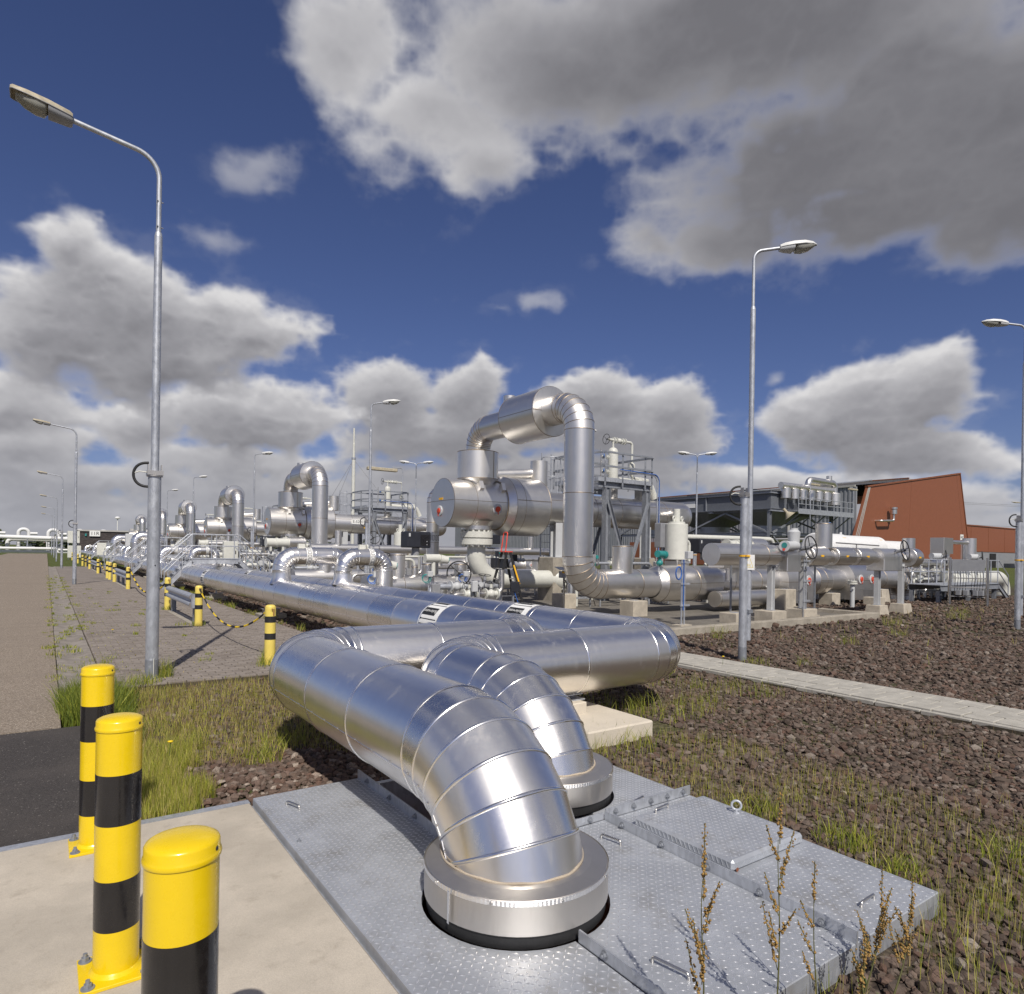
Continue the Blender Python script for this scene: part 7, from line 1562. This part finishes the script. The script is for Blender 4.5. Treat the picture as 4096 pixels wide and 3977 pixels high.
# ---------------------------------------------------------------- white pipework at the end of the road
def far_manifold():
    y = 170; W_ = M['white_paint']; t = thing('white_pipe_rack', (-2, y, GZ), 'white pipework and valves at the far end of the road', 'pipe rack')
    m = MB(); m.tube(fillet([(-9.2, y, -.2), (-9.2, y, 3.2), (6.4, y, 2.9)], .9, 10), .42, 16); m.build('upper_pipe', W_, t); m = MB(); m.tube(fillet([(-6.6, y + 2, -.2), (-6.6, y + 2, 2.7), (6.4, y + 2, 2.6)], .8, 10), .36, 16); m.build('rear_pipe', W_, t)
    for z, r, x0, x1 in ((.15, .35, -40, 5.5), (.85, .28, -9, 1.5), (.62, .22, 2, 9)): m = MB(); m.cyl((x0, y - 3 - z, z), (x1, y - 3 - z, z), r, n=14); m.build('low_pipe', W_, t)
    for i, x in enumerate((-15.5, -9.5, -4.0, 1.2, 6.0, 10.5)):
        m = MB(); m.tube(fillet([(x - .9, y + 6, -.2), (x - .9, y + 6, 4.9), (x + .9, y + 6, 4.9), (x + .9, y + 6, 3.4)], .85, 12), .36, 12); m.cyl((x + .9, y + 6, 4.0), (x + 2.4, y + 6, 4.0), .3, n=12); m.build('riser', W_, t)
        m = MB(); m.box(x - 1.0, x + 2.0, y + 1, y + 1.2, 1.1, 1.25); m.cyl((x - 1.0, y + 1, -.1), (x - 1.0, y + 1, 2.3), .07, n=6); m.cyl((x + .6, y + 1, -.1), (x + .6, y + 1, 2.3), .07, n=6); m.cyl((x - 1, y + 1, 2.25), (x + 2.2, y + 1, 2.25), .06, n=6); m.cyl((x - 1, y + 1, 1.7), (x + 2.2, y + 1, 1.7), .06, n=6); m.build('catwalk', M['galvanised'], t)
        m = MB(); m.bbox(x + .5, x + 1.5, y + 3, y + 3.8, .2, 1.6, .05); m.build('valve', M['light_grey_paint'], t)
    for x in (-20, -12, -3.2, 3.8): m = MB(); m.cyl((x, y - 1, -.1), (x, y - 1, 2.7), .12, n=8); m.build('support', M['galvanised'], t)
    for i, x in enumerate((-24, -14.5, 13)): 
        m = MB(); m.cyl((x, y + 3, 0), (x, y + 3, 7.6), .1, n=8); m.lathe([(.1, 7.6), (.55, 7.8), (.5, 8.1), (0, 8.3)], (x, y + 3, 0), n=14); m.build('lamp', M['white_paint'], t)
    return t
far_manifold()
# more stainless pipework between the exchangers, seen through the gaps
for i, (y, z, r, x0, x1, nm) in enumerate(((24.5, .6, .30, 7.4, 22, 'behind the nearest exchanger'), (27.5, 1.7, .18, 9, 24, 'at eye height behind the nearest exchanger'), (43.5, .6, .30, 7.4, 22, 'behind the second exchanger'), (46.0, 1.9, .16, 8.5, 25, 'at eye height behind the second exchanger'), (63, .7, .3, 7.4, 22, 'behind the third exchanger'), (82, .8, .3, 7.4, 22, 'behind the fourth exchanger'))):
    t = thing('cross_pipe', ((x0 + x1) / 2, y, -.02), 'stainless cross pipe with cans and valves ' + nm, 'pipe', 'cross pipes between exchangers'); clad(t, (x0, y, z), (x1, y, z), r, 24, 'pipe', (.2, .4, .6, .8), caps=(1, 1))
    for k in range(4): x = x0 + 1.2 + k * (x1 - x0) / 4.4; m = MB(); m.lathe([(r * .8, 0), (r * .8, .75), (0, .77)], (x, y, z), n=20); m.build('can', M['stainless'], t); m = MB(); m.cyl((x + .9, y, -.05), (x + .9, y, z), .07, n=8); m.build('support', M['galvanised'], t)
    handwheel(t, (x0 + 2.6, y - .5, z + .5), (0, -1, .3), .28, stem=.4); m = MB(); m.bbox(x0 + 5, x0 + 5.6, y - .5, y - .1, z + .3, z + .85, .03); m.build('actuator', M['off_white'], t); m = MB(); m.bbox(x0 + 8.6, x0 + 9.3, y - .4, y, z + .35, z + .8, .03); m.build('positioner', M['box_black'], t)
# ---------------------------------------------------------------- far trees and power line
def tree_belt():
    for i, (x, y, w, h) in enumerate(((-60, 330, 30, 7), (-25, 320, 26, 8), (5, 335, 28, 7), (40, 360, 34, 8), (-105, 340, 34, 8), (90, 380, 40, 8), (150, 420, 50, 9), (330, 250, 50, 9), (400, 190, 50, 9))):
        t = thing('tree_clump', (x, y, GZ), 'distant clump of dark trees on the horizon, %s from the left' % ('second', 'third', 'fourth', 'fifth', 'first', 'sixth', 'seventh', 'eighth', 'ninth')[i], 'trees', 'trees on the horizon')
        n = 900; r = RNG; px = x + r.uniform(-.5, .5, n) * w; py = y + r.uniform(-4, 4, n); hh = h * (.55 + .45 * np.sin(px * .55 + i) * np.sin(px * .23 + 2 * i)); pz = r.random(n) ** .7 * np.maximum(hh, 2.0); s = r.uniform(.4, 1.0, n)
        a = r.uniform(0, 6.28, (n, 3)); V = np.zeros((n, 4, 3)); 
        for k in range(4): V[:, k, 0] = px + s * np.cos(a[:, 0] + k * 1.57) ; V[:, k, 1] = py + s * np.sin(a[:, 1] + k * 1.57) * .6; V[:, k, 2] = pz + s * np.sin(a[:, 0] + k * 1.57 + a[:, 2] * .4) * .8
        me = npmesh('crown', V.reshape(-1, 3) - np.array([x, y, GZ]), np.arange(n * 4).reshape(-1, 4), M['leaf_dark']); link('crown', me, t, kind='stuff')
        for k in range(5): m = MB(); xx = x + (k - 2) * w * .2; m.cyl((xx, y, GZ), (xx, y, h * .5), .25, .12, n=6); m.build('trunk', M['rust'], t)
tree_belt()
t = thing('power_line', (300, 300, 0), 'thin power lines crossing the sky right of the brown hall', 'power line')
for z in (20.5, 13.2, 21.0):
    m = MB(); m.tube([(230 + i * 12, 120 - i * 6, z + 2.0 * ((i - 8) / 8) ** 2) for i in range(17)], .05, 4); m.build('wire', M['grey_paint'], t)
# ---------------------------------------------------------------- small bore pipework, valves and instruments that fill the plant
def small_valve(parent, c, d, r, mat='off_white', wheel='black_matt'):
    """flanged valve body with bonnet and wheel on a line running along d"""
    c = Vector(c); d = Vector(d).normalized(); m = MB(); m.cyl(c - d * r * 2.2, c + d * r * 2.2, r * .9, n=14); m.ball(c, r * 1.35, r * 1.35, r * 1.35, 12, 6)
    for s in (-1, 1): m.cyl(c + d * (s * r * 2.2) - d * r * .18, c + d * (s * r * 2.2) + d * r * .18, r * 1.7, n=16)
    m.cyl(c, c + Vector((0, 0, r * 3.2)), r * .5, n=10); v = m.build('valve', M[mat], parent); handwheel(v, c + Vector((0, 0, r * 3.4)), (0, -.15, 1), r * 1.9, wheel, 3, r * .4); return v
def skid(x0, x1, y, seed, label, h=1.5):
    r = random.Random(seed); t = thing('valve_skid', ((x0 + x1) / 2, y, -.02), label, 'valve skid', 'small bore valve skids among the exchangers'); L_ = x1 - x0
    for k in range(3):
        z = .35 + k * h * .32 + r.uniform(-.05, .05); rr = r.choice((.05, .07, .09)); yy = y + r.uniform(-.35, .35); a, b = x0 + r.uniform(0, .3) * L_, x1 - r.uniform(0, .25) * L_
        m = MB(); m.tube(fillet([(a, yy, -.05), (a, yy, z), (b, yy, z), (b, yy + .01, -.05 if k != 1 else z + .6)], .18, 18), rr, 12); m.build('line', M[r.choice(('stainless', 'off_white', 'stainless_dark', 'galvanised'))], t)
        for q in range(2): small_valve(t, (a + (b - a) * r.uniform(.2, .8), yy, z), (1, 0, 0), rr * 1.15, r.choice(('off_white', 'light_grey_paint', 'grey_paint')))
    for k in range(3):
        x = x0 + L_ * (k + r.uniform(.2, .8)) / 3; yy = y - .45 + r.uniform(-.1, .1); zt = r.uniform(.9, h + .25)
        m = MB(); m.beam((x, yy, -.02), (x, yy, zt), .045, .045, (0, 1, 0)); m.build('post', M[r.choice(('galvanised', 'galvanised_dark'))], t)
        b = MB(); w = r.uniform(.07, .13); b.bbox(x - w, x + w, yy - .12, yy - .03, zt - .28, zt - .02, .012); b.build('junction_box', M[r.choice(('light_grey_paint', 'grey_paint', 'off_white', 'box_black'))], t)
        if r.random() < .7: g = MB(); g.cyl((x + .16, yy - .06, zt - .1), (x + .16, yy - .13, zt - .1), .06, n=16); g.cyl((x + .16, yy - .02, zt - .5), (x + .16, yy - .06, zt - .1), .012, n=6); g.build('gauge', M[r.choice(('sign_white', 'teal_paint', 'light_grey_paint'))], t)
        c = MB(); c.tube([(x, yy - .06, zt - .28), (x + r.uniform(-.12, .12), yy - .12, zt - .55), (x + r.uniform(-.2, .2), yy - .08, zt * .3), (x + r.uniform(-.3, .3), yy, .0)], .012, 6); c.build('cable', M[r.choice(('rubber', 'blue_cable', 'rubber'))], t)
    for k in range(2):
        x = x0 + L_ * r.uniform(.1, .9); m = MB(); q = r.uniform(.10, .17); z1 = r.uniform(.9, h + .1); m.lathe([(q, .1), (q, z1), (q * .9, z1 + .015), (0, z1 + .02)], (x, y + .3, 0), n=22); m.build('insulated_stub', M['stainless'], t)
    tr = MB()
    for o in (0, .14): tr.beam((x0, y - .62 + o, .28), (x1, y - .62 + o, .28), .02, .05)
    for i in range(int(L_ / .3)): tr.beam((x0 + .15 + i * .3, y - .62, .27), (x0 + .15 + i * .3, y - .48, .27), .025, .02)
    for i in range(int(L_ / 1.1) + 1): xx = min(x1 - .05, x0 + .1 + i * 1.1); tr.beam((xx, y - .55, -.05), (xx, y - .55, .25), .04, .04, (0, 1, 0))
    tr.build('cable_tray', M['galvanised'], t)
    return t
SK = [((7.2, 10.2, 14.3), 'beside the two nearest inverted U branches', .75), ((13.2, 17.6, 16.2), 'behind the first lower bend of the tall loop', 1.5), ((18.6, 22.4, 15.4), 'behind the black control box', 1.7), ((22.6, 26.4, 15.9), 'behind the arched valve boxes', 1.7), ((7.2, 10.8, 20.6), 'left of the nearest exchanger head', 1.5), ((13.5, 18.5, 21.5), 'under the far side of the nearest exchanger shell', 1.6),
      ((30.2, 34.0, 13.7), 'behind the low valve platform', 1.2), ((35.5, 39.5, 15.5), 'at the far right behind the valve platform', 1.4), ((7.1, 10.8, 27.2), 'between the nearest exchanger and the first stile', 1.6), ((12.5, 18.0, 26.0), 'on the floor between the two nearest exchangers', 1.7), ((7.2, 10.6, 34.6), 'left of the second loop leg', 1.5), ((12.6, 17.6, 36.6), 'behind the second loop leg', 1.7), ((7.2, 10.6, 40.5), 'left of the second exchanger head', 1.7), ((7.2, 10.8, 47.5), 'beyond the second stile', 1.7), ((7.2, 11.0, 55.0), 'left of the third exchanger', 1.8), ((7.2, 11.0, 66.0), 'beyond the third stile', 1.9), ((7.2, 11.0, 78.0), 'left of the fourth exchanger', 2.0)]
for i, ((x0, x1, y), nm, h) in enumerate(SK): skid(x0, x1, y, 100 + i, 'cluster of small valves, posts and cables ' + nm, h)
def pneumatic(x, y, z, label):
    t = thing('pneumatic_actuator', (x, y, -.02), label, 'actuator', 'white pneumatic actuators'); m = MB(); m.cyl((x - .9, y, z), (x + .2, y, z), .22, n=28)
    for q in (-.92, -.45, -.40, .16): m.cyl((x + q, y, z), (x + q + .05, y, z), .25, n=28)
    m.build('cylinder', M['off_white'], t); m = MB(); m.cyl((x + .2, y, z + .02), (x + 1.0, y, z + .02), .30, n=28); m.build('spring_can', M['stainless'], t)
    for q in (-.7, -.1): m = MB(); m.box(x + q - .05, x + q + .05, y - .12, y + .12, z - .42, z - .2); m.build('foot', M['off_white'], t)
    m = MB(); m.cyl((x, y, .2), (x, y, z - .2), .12, n=16); m.build('pedestal', M['grey_paint'], t)
pneumatic(9.9, 34.3, 1.95, 'white pneumatic actuator beside the second loop leg'); pneumatic(19.4, 14.0, 1.95, 'white pneumatic actuator above the big stainless pipe'); pneumatic(9.9, 52.2, 1.95, 'white pneumatic actuator beside the third loop leg')
# ---------------------------------------------------------------- flowering sorrel in front of the pit, dandelions
paint('sorrel_stem', (.10, .10, .03), .6, var=.2, dirt=.1); paint('sorrel_seed', (.29, .175, .05), .7, var=.35, dirt=.3, dirtcol=(.20, .20, .04), scale=60); paint('dandelion', (.80, .55, .01), .6, var=.1, dirt=0); paint('leaf_green', (.09, .14, .025), .55, var=.25, dirt=.1)
def sorrel(x, y, h, lean, seed, label, spikes=7, wide=.13):
    r = random.Random(seed); t = thing('sorrel_plant', (x, y, GZ), label, 'weed', 'flowering sorrel weeds')
    lx, ly = lean; tip = Vector((x + lx, y + ly, GZ + h)); P0 = Vector((x, y, GZ)); ax = [P0.lerp(tip, i / 10) + Vector((math.sin(i * .9 + seed) * .005, math.cos(i * .7) * .005, 0)) for i in range(11)]
    m = MB(); m.tube(ax, .003, 6, radii=[.0042 - .0003 * i for i in range(11)]); m.build('stem', M['sorrel_stem'], t)
    for k in range(spikes):
        f = .45 + .53 * k / max(1, spikes - 1); c = P0.lerp(tip, f); a = r.uniform(0, 6.28); ln = wide * r.uniform(.6, 1.25) * (1.15 - .55 * (f - .45)); out = Vector((math.cos(a), math.sin(a), 0)) * r.uniform(.35, .85); d = (Vector((0, 0, 1)) + out).normalized()
        if k == spikes - 1: d = Vector((0, 0, 1)); ln = wide * 1.2
        br = [c + d * (ln * q) + Vector((0, 0, .03 * q * q)) for q in (0, .25, .5, .75, 1)]
        s = MB(); s.tube(br, .0016, 5); sp = s.build('branch', M['sorrel_stem'], t)
        g = MB(); ns = int(26 * ln / .12)
        for i in range(ns):
            q = .15 + .85 * i / ns; pc = c + d * (ln * q) + Vector((0, 0, .03 * q * q)); rad = .0064 * (1.15 - .6 * q); o = Vector((r.gauss(0, 1), r.gauss(0, 1), r.gauss(0, .5))) * .0042
            V = [pc + o + Vector((rad * sx, rad * sy, 0)) for sx, sy in ((1, 0), (0, 1), (-1, 0), (0, -1))] + [pc + o + Vector((0, 0, rad)), pc + o - Vector((0, 0, rad))]
            g.add(V, [(0, 1, 4), (1, 2, 4), (2, 3, 4), (3, 0, 4), (1, 0, 5), (2, 1, 5), (3, 2, 5), (0, 3, 5)], True)
        g.build('seed_spike', M['sorrel_seed'], sp, kind='stuff')
    for k in range(3):
        a = r.uniform(0, 6.28); z = r.uniform(.02, .25) * h; c = P0.lerp(tip, z / h); e = Vector((math.cos(a), math.sin(a), .6)) * .06; w = Vector((-math.sin(a), math.cos(a), 0)) * .008; l = MB(); l.add([c, c + e * .5 + w, c + e, c + e * .5 - w], [(0, 1, 2, 3)]); l.build('leaf', M['leaf_green'], t)
sorrel(1.735, 1.385, .70, (.02, .01), 3, 'tall dry sorrel stalk left of the other one, before the pit covers', 8, .14)
sorrel(2.02, 1.30, .78, (.05, .03), 8, 'taller brown sorrel stalk leaning right before the pit covers', 8, .13)
sorrel(2.26, 1.30, .52, (.01, .02), 12, 'single short sorrel spike near the end of the covers', 4, .10)
sorrel(2.62, 1.32, .34, (.10, -.02), 15, 'low bushy sorrel with ochre seed heads at the corner of the pit', 11, .13); sorrel(2.70, 1.25, .30, (.16, .0), 21, 'low sorrel spreading right at the corner of the pit', 9, .13); sorrel(2.42, 1.22, .26, (.05, .02), 29, 'small ochre sorrel at the bottom edge of the picture', 8, .10)
def dandelion(x, y, h, label):
    t = thing('dandelion', (x, y, GZ), label, 'flower', 'dandelions'); m = MB(); m.cyl((x, y, GZ), (x + .01, y, h), .003, n=6); m.build('stem', M['leaf_green'], t); m = MB(); m.lathe([(.004, -.008), (.018, .0), (.022, .006), (.012, .010), (0, .011)], (x + .01, y, h), n=14, flat=False); m.build('flower_head', M['dandelion'], t)
dandelion(.80, 5.75, .15, 'yellow dandelion in the grass behind the bollards'); dandelion(1.05, 14.8, .06, 'yellow dandelion in the brick paving'); dandelion(8.6, 6.55, .10, 'yellow flower beside the tiled walkway')
